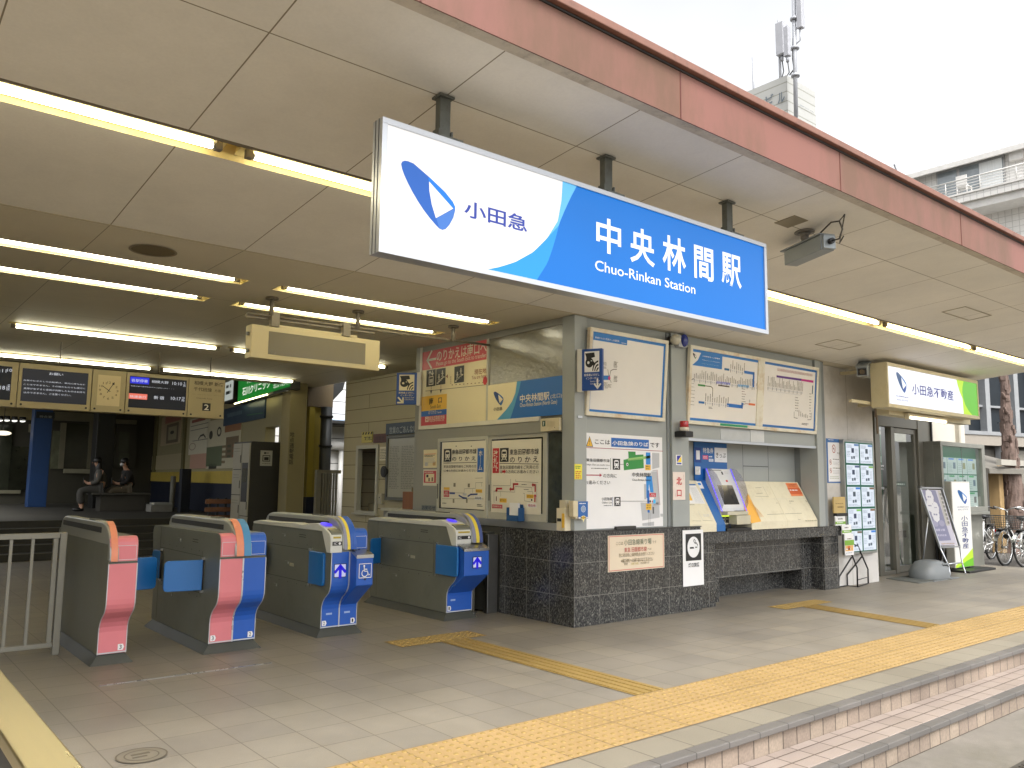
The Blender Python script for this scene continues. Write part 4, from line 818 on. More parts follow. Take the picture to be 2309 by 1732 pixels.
def maps():
    t, p = fare_frame('a', 'framed fare map almost blank, with a small cluster of stations at its left', 5.841, 7.07, .905, [(5.885, 7.028)])
    s = Sign(p, RM); a0, a1, b0, b1 = 5.885, 7.028, .042, .863; s.boardab(a0, b0, a1, b1, .02, MAPP)
    e = .03; bl = ink('1F72BC')
    for r in ((a0, b1-e, a1, b1), (a0, b0, a1, b0+e*.8), (a1-e, b0, a1, b1), (a0, b0, a0+.012, b1)): s.rectab(*r, bl, 1)
    s.rectab(a0, b1-.085, a0+.52, b1-e, bl, 1); s.text('新宿からの小児用きっぷ運賃表', 268, 228, 425, 268, PWHITE, 3); s.scrib(440, 268, 480, 282, 1, PWHITE)
    s.line([(318, 500), (355, 500)], .045, bl); s.ell(359, 503, .018, .02, ink('C43A7A'), 4)
    k = ink('6A6252')
    s.line([(362, 495), (368, 455), (385, 446), (408, 446)], .006, k, 3); s.line([(350, 447), (352, 465), (358, 490)], .006, k, 3); s.line([(362, 510), (372, 530)], .006, k, 3)
    for x, y, n in ((320, 395, 3), (320, 425, 2), (390, 392, 5), (390, 485, 5), (325, 528, 3), (350, 540, 3), (330, 555, 2)): s.scrib(x, y, x+24, y+n*9, n, k)
    s.build('map_sheet', t, fixn=False)
    t, p = fare_frame('b', 'wide double fare map in a cream frame above the ticket machine', 7.458, 10.211, .905, [(7.502, 8.80), (8.94, 10.168)])
    RM2 = region(1530, 760, 6.703); s = Sign(p, RM2); b0, b1 = .042, .863
    a0, a1 = 7.502, 8.80; s.boardab(a0, b0, a1, b1, .02, MAPP)
    for r in ((a0, b1-e, a1, b1), (a0, b0, a1, b0+e)): s.rectab(*r, bl, 1)
    q0 = s.ab(340, 235)[0]; q1, yb = s.ab(655, 490); _, yl = s.ab(210, 425)
    s.polyab([(q0, b1-e), (q1, b1-e), (q1, yb), (s.ab(205, 428)[0], yl), (s.ab(290, 350)[0], s.ab(290, 350)[1])], bl, 1)
    la, lb = s.ab(214, 238); ra, _ = s.ab(268, 280); _, rb = s.ab(250, 328); s.logo(la, rb, ra, lb, INK, GREENP, ink('3A3A3A'), MAPP, 2)
    s.text('小田急線きっぷ運賃表', 358, 278, 626, 340, PWHITE, 3, .01); s.text('相模線からの小児用運賃表', 352, 340, 622, 392, PWHITE, 3); s.text('Regular Ticket Fare & Timetable', 352, 398, 605, 442, PWHITE, 3)
    station_row(s, 785, 480, 990, 525, 8, hgt=(.05, .15)); s.rect(692, 468, 765, 512, ink('2A6A9A'), 2); s.line([(1000, 530), (1135, 552), (1130, 740)], .034, ink('1B6CBE'), 2)
    station_row(s, 235, 625, 1110, 745, 34, hgt=(.05, .14)); station_row(s, 1140, 745, 1210, 755, 3); s.line([(580, 690), (770, 710)], .03, ink('8A8AD0'), 2); s.line([(905, 735), (1055, 752)], .03, ink('6AA8D8'), 2)
    s.line([(185, 690), (190, 660), (205, 638), (230, 632)], .008, INK); s.line([(182, 700), (172, 1000)], .005, INK)
    for i in range(7): s.scrib(180, 690+i*54, 245, 712+i*54, 1, ink('5A5448'))
    s.line([(165, 1035), (158, 1190)], .022, ink('4A2A22'))
    s.rect(292, 710, 400, 752, ink('3A8A3A'), 2); s.line([(400, 738), (490, 750), (515, 775), (512, 900)], .010, ink('6A6A4A')); s.quad4([(598, 718), (768, 742), (768, 762), (598, 740)], ink('6A5C52'), 2)
    station_row(s, 405, 975, 745, 1015, 11, hgt=(.04, .12)); s.rect(302, 968, 388, 1010, ink('2A6CB0'), 2); s.line([(745, 1030), (955, 1055), (962, 1020)], .042, ink('1B6CBE'), 2)
    for i in range(7): s.scrib(955, 775+i*38, 1015, 800+i*38, 1, ink('7A4A4A' if i in (1, 2) else '5A5A58'))
    s.rect(1060, 998, 1155, 1040, ink('D87038'), 2); s.line([(1005, 1008), (1062, 1014)], .006, ink('A83A2A')); s.scrib(1065, 945, 1080, 990, 4, INK); s.scrib(455, 1050, 515, 1090, 2, INK)
    s.build('map_sheet', t, fixn=False)
    s = Sign(p, RM2); a0, a1 = 8.94, 10.168; s.boardab(a0, b0, a1, b1, .02, MAPP); e2 = ink('1F66AE')
    for r in ((a0, b1-e, a1, b1), (a0, b0, a1, b0+e), (a1-e, b0, a1, b1)): s.rectab(*r, e2, 1)
    s.scrib(1490, 470, 2020, 600, 4, ink('A86A72'), ragged=False); s.quad4([(1480, 578), (1860, 632), (1855, 664), (1480, 610)], ink('5A2A86'), 2); s.quad4([(1855, 632), (2038, 658), (2036, 694), (1855, 664)], ink('C02A86'), 2)
    station_row(s, 1350, 745, 1870, 825, 26, hgt=(.05, .18)); s.line([(1340, 812), (1840, 880)], .004, LGREY)
    for i in range(6): s.scrib(1760, 905+i*40, 1815, 930+i*40, 1, ink('5A5448'))
    for i in range(9): s.scrib(1975, 850+i*43, 2005, 872+i*43, 1, ink('5A5448'))
    s.line([(1745, 1130), (1745, 1220), (1795, 1230)], .006, INK); s.line([(2005, 1150), (2000, 1250), (1950, 1252)], .006, INK); station_row(s, 1815, 1200, 1945, 1230, 6, hgt=(.04, .1), numbers=False); s.line([(2025, 745), (2020, 850)], .02, ink('3A5A6A')); s.scrib(1860, 1295, 1960, 1340, 2, INK)
    s.build('map_sheet', t, fixn=False)
    s = Sign(p, RM2); A0 = s.ab(612, 1340)[0]; A1 = s.ab(1028, 1360)[0]
    s.p = tilted(5.906, 2.095); s.rectab(A0, .008, A1, .036, ink('2FA070'), 1); s.scribab(A0+.02, .012, A1-.02, .032, 1, ink('1A6A46'), 2)
    s.build('green_strip', t, fixn=False)
maps()
# alarm lamp, spot lamp, intercom
RMp = lambda x, y, Y: PY(Y).hit(*RM(x, y))
def front_fittings():
    cx = RMp(848, 840, 5.85)[0]; t = thing('alarm_lamp', (cx, 5.86, 1.99), 'red topped warning lamp on a black bracket at the top of the recess', 'alarm lamp')
    z0 = RMp(848, 890, 5.85)[1]; z1 = RMp(848, 853, 5.85)[1]; z2 = RMp(848, 826, 5.85)[1]; z3 = RMp(848, 785, 5.85)[1]
    m = MB(); m.box(cx-.075, cx+.06, 5.76, 5.919, z0, z1, BLACK); m.build('bracket', t, bevel=.006)
    m = MB(); m.cyl((cx, 5.84, z1+.0005), (cx, 5.84, z2), .052, pm('lamp_ring', 'D8D0C0', .4), 20); m.build('ring', t)
    m = MB(); m.cyl((cx, 5.84, z2+.0005), (cx, 5.84, z3), .05, pm('red_lens', 'A80A12', .15, spec=.8), 20); m.build('lens', t, bevel=.006)
    cx, z = RMp(800, 250, 5.82); t = thing('spot_lamp', (cx, 5.86, z), 'clear round bulb lamp at the top of the front column', 'lamp')
    m = MB(); m.ball((cx, 5.83, z), .062, pm('clear_bulb', 'B9B6A8', .12, spec=.9), 16, 10); m.build('bulb', t); m = MB(); m.cyl((cx, 5.919, z), (cx, 5.87, z), .05, BLACK, 16); m.build('socket', t)
    (a0, b1), (a1, b0) = RMp(832, 215, 5.84), RMp(878, 292, 5.84); t = thing('siren_box', ((a0+a1)/2, 5.88, b0), 'small blue domed beacon beside the round bulb lamp', 'beacon')
    m = MB(); m.box(a0-.02, a1, 5.855, 5.919, b0-.02, b1-.01, pm('beacon_base', 'A8ABB0', .4)); m.build('base', t, bevel=.008); m = MB(); m.ball(((a0+a1)/2+.01, 5.855, (b0+b1)/2), .06, pm('blue_lens', '1D2F86', .15, spec=.8), 16, 10, (.85, .8, 1.25)); m.build('lens', t)
    p = PY(5.86); (a0, b1), (a1, b0) = p.hit(*RM(150, 1312)), p.hit(*RM(220, 1425)); t = thing('intercom', ((a0+a1)/2, 5.9, b0), 'blue fronted call intercom box with a round speaker on the corner column', 'intercom')
    m = MB(); m.box(a0-.05, a0+.02, 5.862, 5.929, b0+.02, b1+.005, CREAM); m.box(a0-.015, a1, 5.867, 5.929, b0, b1, CREAM); m.build('housing', t, bevel=.006)
    s = Sign(p, RM); s.rectab(a0+.012, b0, a1, b1, ink('2A62A8'), 1); c = ((a0+a1)/2+.01, b1-.075); s.ellab(c, .032, .032, PWHITE, 2, 24, inner=.88); s.ellab(c, .025, .025, ink('8FA0B8'), 2); s.scribab(a0+.03, b1-.03, a1-.02, b1-.012, 1, PWHITE, 2)
    c2 = (c[0], c[1]-.085); s.ellab(c2, .036, .02, ink('E4D9A0'), 2); s.ellab(c2, .016, .016, ink('C49A28'), 3); s.polyab([(c2[0]-.012, c2[1]-.02), (c2[0]+.012, c2[1]-.02), (c2[0], c2[1]-.045)], ink('E4D9A0'), 2); s.rectab(a0+.015, b0+.004, a1-.004, b0+.016, PWHITE, 2)
    s.build('face_plate', t, fixn=False)
    # emergency speaker box under the north gate sign
    s = PX(FX-.05); (a0, b1), (a1, b0) = s.hit(*RB(1258, 730)), s.hit(*RB(1425, 832)); t = thing('speaker_box', (FX, -(a0+a1)/2, b0), 'cream speaker box with a small green exit mark under the blue north gate sign', 'speaker box')
    m = MB(); m.box(FX-.05, FX-.0145, -a1, -a0, b0, b1, CREAM); m.build('housing', t, bevel=.006); f = Sign(s, RB); f.rect(1275, 748, 1303, 795, ink('1F4A3A'), 1); f.ell(1289, 760, .006, .007, PWHITE, 2, seg=10); f.line([(1289, 766), (1286, 785)], .008, PWHITE, 2); 
    for i in range(6):
        for j in range(6): f.rect(1322+i*11, 752+j*8, 1328+i*11, 756+j*8, ink('A89A78'), 1)
    f.ell(1386, 806, .005, .005, INK, 1, seg=10); f.build('face_plate', t, fixn=False)
front_fittings()
def intercom_sign(plane, reg, q, label, strip, arrow):
    """projecting blue sign: guard with cap and sound waves"""
    s = Sign(plane, reg); x0, y0, x1, y1 = q; (a0, b1), (a1, b0) = s.ab(x0, y0), s.ab(x1, y1); wv, h = a1-a0, b1-b0; Q = lambda x, y: (a0+wv*x, b0+h*(1-y)); bl = ink('1C4A94', .35); wt = PALEY if strip == 'r' else PWHITE
    t = thing('intercom_sign', plane.P((a0+a1)/2, b0, -.03), label, 'sign')
    s.boardab(a0, b0, a1, b1, .05, bl); s.rectab(*Q(.13, .56), *Q(.87, .06), wt, 1)
    s.polyab([Q(.16, .10), Q(.62, .09), Q(.66, .20), Q(.22, .25), Q(.22, .19)], INK, 2); s.ellab(Q(.38, .33), wv*.20, h*.12, INK, 2); s.polyab([Q(.54, .28), Q(.66, .35), Q(.56, .42)], INK, 2); s.ellab(Q(.33, .33), wv*.06, h*.035, wt, 3, 12); s.rectab(*Q(.45, .30), *Q(.52, .28), wt, 3)
    for r in (.12, .22, .32): s.ellab(Q(.84, .55), wv*r, h*r*.82, INK, 2, 12, inner=1-.05/r, a0=.52*pi, a1=.98*pi)
    s.textab('駅係員よびだし', *Q(.12, .66), *Q(.88, .60), wt, 3, .008); s.textab('インターホン', *Q(.2, .74), *Q(.82, .68), wt, 3, .008); s.textab('Station Staff', *Q(.42, .80), *Q(.88, .77), wt, 3); s.textab('Call Phone', *Q(.42, .86), *Q(.86, .83), wt, 3)
    if arrow == 'se': s.lineab([Q(.12, .79), Q(.32, .93)], wv*.075, wt, 3); s.lineab([Q(.10, .94), Q(.34, .94), Q(.34, .80)], wv*.075, wt, 3)
    else: s.lineab([Q(.78, .74), Q(.78, .93)], wv*.075, wt, 3); s.lineab([Q(.64, .86), Q(.78, .95), Q(.92, .86)], wv*.075, wt, 3)
    s.build('sign_face', t, fixn=False)
    m = MB(); P = plane.P; e0, e1 = (a1, a1+.05) if strip == 'r' else (a0-.05, a0)
    m.hexa([P(e0, b0-.01, -.06), P(e1, b0-.01, -.06), P(e1, b0-.01, .004), P(e0, b0-.01, .004), P(e0, b1+.005, -.06), P(e1, b1+.005, -.06), P(e1, b1+.005, .004), P(e0, b1+.005, .004)], pm('sign_edge', 'C9C7C0', .4))
    m.build('end_cap', t); return t
intercom_sign(Plane((5.56, 8.74, 0), (.69, -.72, 0), (0, 0, 1)), region(850, 680, 3.19), (143, 513, 284, 741), 'blue intercom sign with an arrow to the lower right, left of the red transfer sign', 'r', 'se')
intercom_sign(Plane((5.72, 5.84, 0), (.42, -.91, 0), (0, 0, 1)), RM, (181, 315, 313, 580), 'blue intercom sign with a downward arrow, on the corner column of the ticket office', 'l', 's')
# siding wall things
RS = region(780, 780, 4.145)
def siding_things():
    p = PX(6.77); s = Sign(p, RS); t = thing('timetable_case', (6.78, 11, 1.1), 'framed timetable sheet under a dark blue header on the beige siding wall', 'notice case')
    m = MB(); y0, y1, z0, z1 = 10.35, 11.345, 1.105, 2.12; f = .05
    for a, b, c, d in ((y0, y0+f, z0, z1), (y1-f, y1, z0, z1), (y0+f, y1-f, z0, z0+f), (y0+f, y1-f, z1-f, z1)): m.box(6.75, 6.799, a, b, c, d, pm('case_frame', '5B5E5A', .4))
    m.build('frame', t, bevel=.003)
    s.boardab(-(y1-f), z0+f, -(y0+f), z1-f, .02, ink('A9A89C', .12)); s.scribab(-11.25, 1.28, -10.95, 1.95, 26, ink('77776E'), 2, cw=.05); s.scribab(-10.9, 1.28, -10.5, 1.95, 26, ink('77776E'), 2, cw=.05); s.build('sheet', t, fixn=False)
    s = Sign(PX(6.74), RS); s.boardab(-11.345, 2.13, -10.35, 2.31, .055, ink('1F3650')); s.text('営業のごあんない', 408, 758, 660, 806, ink('9AA4AC'), 2, .008); s.build('header', t, fixn=False)
    s = Sign(PX(6.78), RS); s.boardab(-12.19, 2.03, -11.84, 2.21, .015, ink('C9BF6A'));
    for i in range(4): a = -12.17+i*.09; s.polyab([(a, 2.165), (a+.045, 2.165), (a+.07, 2.205), (a+.025, 2.205)], INK, 1)
    s.text('精算窓口', 172, 850, 246, 880, ink('3A3620'), 2, .02); tag(s.build('window_plate', fixn=False), 'yellow plate with black hazard stripes over the fare adjustment window', 'plate')
    s = Sign(PX(6.775), RS); s.board(258, 826, 380, 900, .02, ink('5A2A18')); s.text('精算所', 275, 845, 362, 880, ink('3A1408'), 2, .01); tag(s.build('wooden_plate', fixn=False), 'dark brown wooden plate beside the hazard striped plate', 'plate')
    s = Sign(PX(6.79), RS); s.board(318, 945, 390, 1070, .004, PAPER); s.scrib(325, 960, 384, 1060, 7, ink('6A6A60')); tag(s.build('notice', fixn=False), 'white notice sheet between the fare window and the timetable case', 'notice')
    m = MB(); c = p.hit(*RS(368, 1175)); m.cyl((6.799, -c[0], c[1]), (6.73, -c[0], c[1]), .09, DARKM, 20); m.cyl((6.729, -c[0], c[1]), (6.72, -c[0], c[1]), .06, BLACK, 20); tag(m.build('wall_phone', bevel=.006), 'dark round call speaker on the siding wall beside the timetable', 'wall speaker')
    m = MB(); m.box(6.75, 6.799, 11.44, 11.56, 1.04, 1.20, pm('switch_plate', 'B9B6A4', .4)); m.box(6.746, 6.7495, 11.49, 11.51, 1.13, 1.15, BLACK); tag(m.build('switch_box', bevel=.004), 'small pale switch box under the wall speaker', 'switch')
    WOOD = pm('brown_wood', '8A5428', .5, var=.2, scale=9, stretch=(1, 1, .2))
    m = MB(); m.box(6.17, 6.45, 9.52, 9.88, 1.0205, 1.26, WOOD); m.box(6.2, 6.45, 9.52, 9.70, 1.2605, 1.32, pm('wood_lid', '6A5A38', .5)); tag(m.build('wooden_box', bevel=.004), 'brown wooden box standing on the side counter by the timetable', 'box')
siding_things()
def ledge_things():
    p = PX(5.66); (a0, b1), (a1, b0) = p.hit(*RB(985, 1488)), p.hit(*RB(1085, 1659)); t = thing('leaflet_holder', (5.66, -(a0+a1)/2, .9998), 'blue leaflet holder with white leaflets standing on the window ledge', 'leaflet holder')
    b0 = .9998; y0, y1 = -a1, -a0; H = ink('1F4E80')
    m = MB(); m.hexa([(5.70, y0, b0), (5.71, y0, b0), (5.71, y1, b0), (5.70, y1, b0), (5.685, y0, b1), (5.69, y0, b1), (5.69, y1, b1), (5.685, y1, b1)], H); m.box(5.62, 5.70, y0-.005, y0, b0, b0+.14, H); m.box(5.62, 5.70, y1, y1+.005, b0, b0+.14, H); m.box(5.615, 5.62, y0, y1, b0, b0+.06, H); m.build('holder', t)
    m = MB(); m.box(5.64, 5.668, y0+.03, y1-.02, b0+.002, b0+.19, PWHITE); m.build('leaflets', t); s = Sign(Plane((5.683, 0, 0), (0, -1, 0), (.0, 0, 1)), RB); s.scribab(a0+.02, b1-.07, a1-.02, b1-.03, 1, PWHITE, 1); s.build('header', t, fixn=False)
    m = MB(); z = .938; m.box(5.60, 5.68, 5.98, 6.10, z, z+.22, ink('D9CFB4')); m.box(5.63, 5.69, 6.0, 6.09, z+.2205, z+.30, ink('C9C0A6')); m.box(5.597, 5.5995, 5.985, 6.02, z+.03, z+.17, YELP); m.box(5.597, 5.5995, 6.03, 6.09, z+.09, z+.12, INK)
    for q in m.v: q.x += .017
    tag(m.build('leaflet_box'), 'small cream box with a yellow stripe at the foot of the office corner column', 'box')
ledge_things()

# ================================================================== TICKET MACHINE AND COVERED MACHINES
IVORY = pm('ivory_panel', 'DDD6BE', .45, var=.04, scale=3, dirt='A89A78', dirt_scale=9, dirt_amt=.25)
MBLUE = pm('machine_blue', '1A62A8', .4, var=.05)
RT_ = region(1530, 980, 6.32)
def slope_prism(x0, x1, prof, mat): m = MB(); m.prism([(x0, y, z) for y, z in prof], (x1-x0, 0, 0), mat); return m
class SlopeP(Plane): pass
def sloped(yb, zb, yt, zt): return Plane((0, yb, zb), (1, 0, 0), (0, yt-yb, zt-zb))
def machines():
    # two covered machines at the right
    zb, zf, zt = .861, .955, 1.452; yf, yt = 5.955, 6.235
    for x0, x1, lab, first in ((8.73, 9.52, 'ivory shuttered machine with a yellow sheet at its left side, beside the working ticket machine', True), (9.522, 10.235, 'ivory shuttered machine with an orange sticker, at the right end of the recess', False)):
        t = thing('covered_machine', ((x0+x1)/2, 6.1, zb), lab, 'ticket machine', 'shuttered machines')
        slope_prism(x0, x1, [(yf, zb), (yf, zf), (yt, zt), (6.283, zt), (6.283, zb)], IVORY).build('cover', t, bevel=.004)
        p = sloped(yf, zf, yt, zt); s = Sign(p, RT_); L_ = math.hypot(yt-yf, zt-zf); k = ink('8F8870')
        if first:
            s.quad4([(985, 835), (1175, 1240), (1040, 1265), (925, 1040)], ink('EAB04A'), 1); s.lineab([s.ab(1000, 860), s.ab(1170, 1225)], .006, ink('C98A3A'), 2)
            for q in range(7): s.lineab([(s.ab(975, 900)[0]+q*.016, L_*.62-q*.03), (s.ab(975, 900)[0]+q*.02+.03, L_*.12)], .005, ink('D59A40'), 2)
            s.lineab([(x0+.01, L_*.02), (x0+.01, L_*.98)], .004, k, 1)
            s.lineab([s.ab(1095, 880), s.ab(1280, 885)], .004, k, 1); s.lineab([s.ab(1200, 740), s.ab(1280, 885)], .004, k, 1); s.lineab([s.ab(1095, 760), s.ab(1180, 755)], .005, k, 1); s.lineab([s.ab(1110, 845), s.ab(1200, 835)], .005, k, 1); s.scrib(1385, 970, 1425, 985, 1, k); s.lineab([s.ab(1265, 1140), s.ab(1500, 1130)], .006, k, 1); s.lineab([(x0, L_*.55), (x1, L_*.55)], .002, LGREY, 1)
        else:
            s.quad4([(1520, 690), (1680, 690), (1780, 875), (1610, 878)], ink('E88A5A'), 1); s.quad4([(1548, 760), (1720, 762), (1770, 850), (1597, 850)], ink('D2663C'), 2); s.text('休止中', 1580, 770, 1740, 815, PWHITE, 3, .01) if False else s.scrib(1575, 775, 1735, 810, 1, PWHITE, cw=.04); s.scrib(1545, 705, 1690, 745, 2, ink('B4522A'))
            s.scrib(1570, 940, 1660, 960, 1, k); s.scrib(1575, 970, 1610, 985, 1, k); s.scrib(1800, 935, 1840, 965, 2, k); s.lineab([s.ab(1520, 1130), s.ab(1755, 1122)], .006, k, 1); s.scrib(1695, 1205, 1745, 1218, 1, k); s.lineab([(x0, L_*.55), (x1, L_*.55)], .002, LGREY, 1); s.scrib(1800, 1220, 1985, 1235, 1, k)
        s.build('shutter_face', t, fixn=False)
    # left ivory counter block with notice
    t = thing('covered_machine', (7.85, 6.1, zb), 'ivory covered block with a white and yellow notice, left of the blue ticket machine', 'ticket machine')
    slope_prism(7.497, 8.03, [(yf, zb), (yf, zf), (yt, zt), (6.283, zt), (6.283, zb)], IVORY).build('cover', t, bevel=.004)
    p = sloped(yf, zf, yt, zt); s = Sign(p, RT_)
    s.quad4([(135, 705), (235, 705), (380, 985), (140, 985)], PWHITE, 1); s.quad4([(135, 706), (238, 706), (246, 724), (135, 724)], MBLUE, 2); s.quad4([(135, 780), (200, 940), (135, 940)], YELP, 2)
    for q in range(7): s.line([(165+q*13, 755), (250+q*17, 970)], .004, ink('A8B0B8'), 2)
    s.scrib(145, 995, 230, 1008, 1, INK); s.scrib(345, 1138, 465, 1170, 2, LGREY); s.line([(275, 1095), (345, 1220)], .004, LGREY); s.line([(345, 1225), (480, 1230)], .004, ink('8F8870')); s.line([(200, 1230), (320, 1232)], .004, ink('8F8870')); s.build('cover_face', t, fixn=False)
    # the working machine
    t = thing('ticket_machine', (8.35, 6.1, zb), 'blue ticket vending machine number 1 with a sloping touch screen and purple lit side screens', 'ticket machine')
    m = slope_prism(8.032, 8.20, [(5.955, zb), (5.955, .94), (6.24, 1.46), (6.283, 1.46), (6.283, zb)], MBLUE); m.prism([(8.201, 6.24, zb), (8.201, 6.24, 1.60), (8.201, 6.283, 1.60), (8.201, 6.283, zb)], (.5, 0, 0), MBLUE); m.build('body', t, bevel=.003)
    PP = PY(6.268); s = Sign(PP, RT_); (a0, b1), (a1, b0) = s.ab(222, 120), s.ab(692, 460); a0 = 8.035; s.boardab(a0, 1.461, a1, 1.92, .012, MBLUE); dk = ink('17408C')
    s.rect(228, 180, 326, 400, dk, 1); s.text('1', 248, 225, 302, 358, PWHITE, 3, .008); s.text('特急券', 345, 185, 495, 270, PWHITE, 3, .012); s.rect(343, 294, 420, 355, ink('D84A78'), 2); s.scrib(350, 305, 414, 345, 2, PWHITE); s.scrib(430, 296, 494, 335, 1, PWHITE, cw=.03); s.rect(430, 345, 495, 388, PWHITE, 2); s.scrib(436, 350, 490, 382, 2, SKY)
    s.rect(510, 185, 690, 398, PWHITE, 2); s.text('きっぷ', 528, 255, 672, 335, INK, 4, .006); s.scrib(580, 355, 625, 368, 1, LGREY, 4); s.build('header_plate', t, fixn=False)
    p = sloped(5.955, .94, 6.24, 1.46); s = Sign(p, RT_)
    s.p = Plane((0, 6.232, 0), (1, 0, 0), (0, 0, 1)); s.rect(238, 455, 312, 570, PWHITE, 1); s.scrib(245, 465, 305, 560, 5, ink('7A8088'), 2); s.build('side_label', t, fixn=False); s = Sign(p, RT_)
    s.p = p; s.quad4([(245, 668), (318, 668), (366, 770), (298, 770)], PWHITE, 1); s.quad4([(270, 690), (310, 690), (325, 720), (285, 722)], SKY, 2); s.build('side_label', t, fixn=False)
    # sloping console with screen
    c0, c1 = 8.21, 8.69; ys, zs, yt2, zt2 = 6.03, 1.13, 6.235, 1.60
    m = slope_prism(c0, c1, [(ys, 1.09), (ys, zs), (yt2, zt2), (6.239, zt2), (6.239, 1.09)], pm('console_grey', 'D2D4D8', .4)); m.build('console', t, bevel=.003)
    p = sloped(ys, zs, yt2, zt2); s = Sign(p, RT_); L_ = math.hypot(yt2-ys, zt2-zs)
    s.rectab(c0+.10, L_*.08, c1-.07, L_*.58, ink('2B2D31', .1), 1); s.rectab(c1-.20, L_*.85, c1-.17, L_*.93, INK, 1); s.scribab(c1-.13, L_*.86, c1-.05, L_*.94, 2, LGREY, 1); s.rectab(c1-.17, L_*.66, c1-.13, L_*.71, RED, 1); s.rectab(c0+.05, L_*.955, c0+.3, L_*.97, INK, 1); s.build('touch_screen', t, fixn=False)
    pur = glow('4A2CFF', 1.5); FR = glass('smoky_screen', (.80, .80, .86), .25, .6)
    for x in (c0-.006, c1+.006):
        m = MB(); P = p.P; m.add([P(x-.008, -.05, .012), P(x+.008, -.05, .012), P(x+.008, L_*1.0, .012), P(x-.008, L_*1.0, .012)], ((0, 1, 2, 3),), pur); m.build('purple_light', t, fixn=False)
        m = MB(); pts = [P(x, L_*u, v) for u, v in ((-.04, .02), (.05, .07), (.25, .115), (.5, .135), (.75, .12), (.92, .08), (1.0, .02))]; m.prism(pts, (.004, 0, 0), FR); m.build('privacy_screen', t)
    # money slots
    G1 = pm('machine_beige', 'BDB9A6', .4); m = MB()
    m.box(c0+.06, c1-.0, 5.97, 6.20, 1.045, 1.088, G1); m.box(c0, c0+.06, 6.06, 6.2, zb, 1.088, G1); m.box(c1-.26, c1+.02, 5.955, 6.1, zb+.07, 1.04, G1); m.box(c0+.061, c1-.261, 6.08, 6.2, zb, 1.04, G1); m.box(c0, c1+.02, 5.94, 6.05, zb, zb+.03, BLACK); m.build('cash_unit', t, bevel=.004)
    m = MB()
    for a, b in ((c0+.07, c0+.14), (c0+.16, c0+.22)): m.box(a, b, 6.072, 6.079, .95, 1.02, BLACK); m.box(a, b, 6.064, 6.071, .99, 1.0, STEEL)
    m.build('note_slots', t)
    m = MB(); m.box(c0+.07, c0+.22, 6.06, 6.079, zb+.032, .93, BLACK); m.build('change_tray', t); m = MB(); m.box(c1-.2, c1-.06, 5.99, 6.05, 1.0885, 1.094, BLACK); m.build('coin_slot', t)
    m = MB(); ly = glow('D8F040', 1.3); m.box(c0+.065, c0+.14, 6.066, 6.0795, 1.024, 1.038, ly); m.box(c0+.155, c0+.235, 6.066, 6.0795, 1.024, 1.038, ly); m.build('slot_light', t)
machines()

# ================================================================== HANGING DISPLAY BOX
def led_box():
    Y = 7.3; CB = pm('display_cream', 'C2B690', .45, var=.03); t = thing('display_box', (3.56, Y, 2.53), 'long cream display box with a blank grey screen hanging under the ceiling lights', 'display box')
    m = MB(); m.box(2.878, 4.238, Y, Y+.14, 2.532, 2.843, CB); m.box(3.07, 3.985, Y+.02, Y+.12, 2.8435, 2.872, CB); m.build('housing', t, bevel=.005)
    m = MB(); m.box(3.044, 4.07, Y-.003, Y-.0005, 2.578, 2.796, pm('blank_screen', '6E6750', .25, var=.03)); m.build('screen', t)
    m = MB()
    for z in (2.60, 2.76): m.cyl((2.877, Y+.06, z), (2.855, Y+.06, z), .018, STEELD, 10)
    m.build('latch', t)
    PI = pm('pipe_grey', '7A7262', .5, var=.1)
    m = MB(); m.tube([(2.84, Y+.03, 2.945), (5.70, Y+.03, 2.97)], .014, PI, 8); m.beam((2.84, Y+.06, 2.925), (4.2, Y+.06, 2.935), .03, .03, PI); m.build('cross_bar', t)
    for x in (3.06, 3.975, 5.16):
        m = MB(); m.cyl((x, Y, 3.118), (x, Y, 2.95), .022, PI, 12); m.cyl((x, Y, 3.119), (x, Y, 3.10), .06, PI, 16); m.build('drop_pipe', t)
    for x in (3.10, 3.85): m = MB(); m.box(x-.04, x+.04, Y-.015, Y+.05, 2.845, 2.98, PI); m.build('hanger_bracket', t, bevel=.003)
led_box()

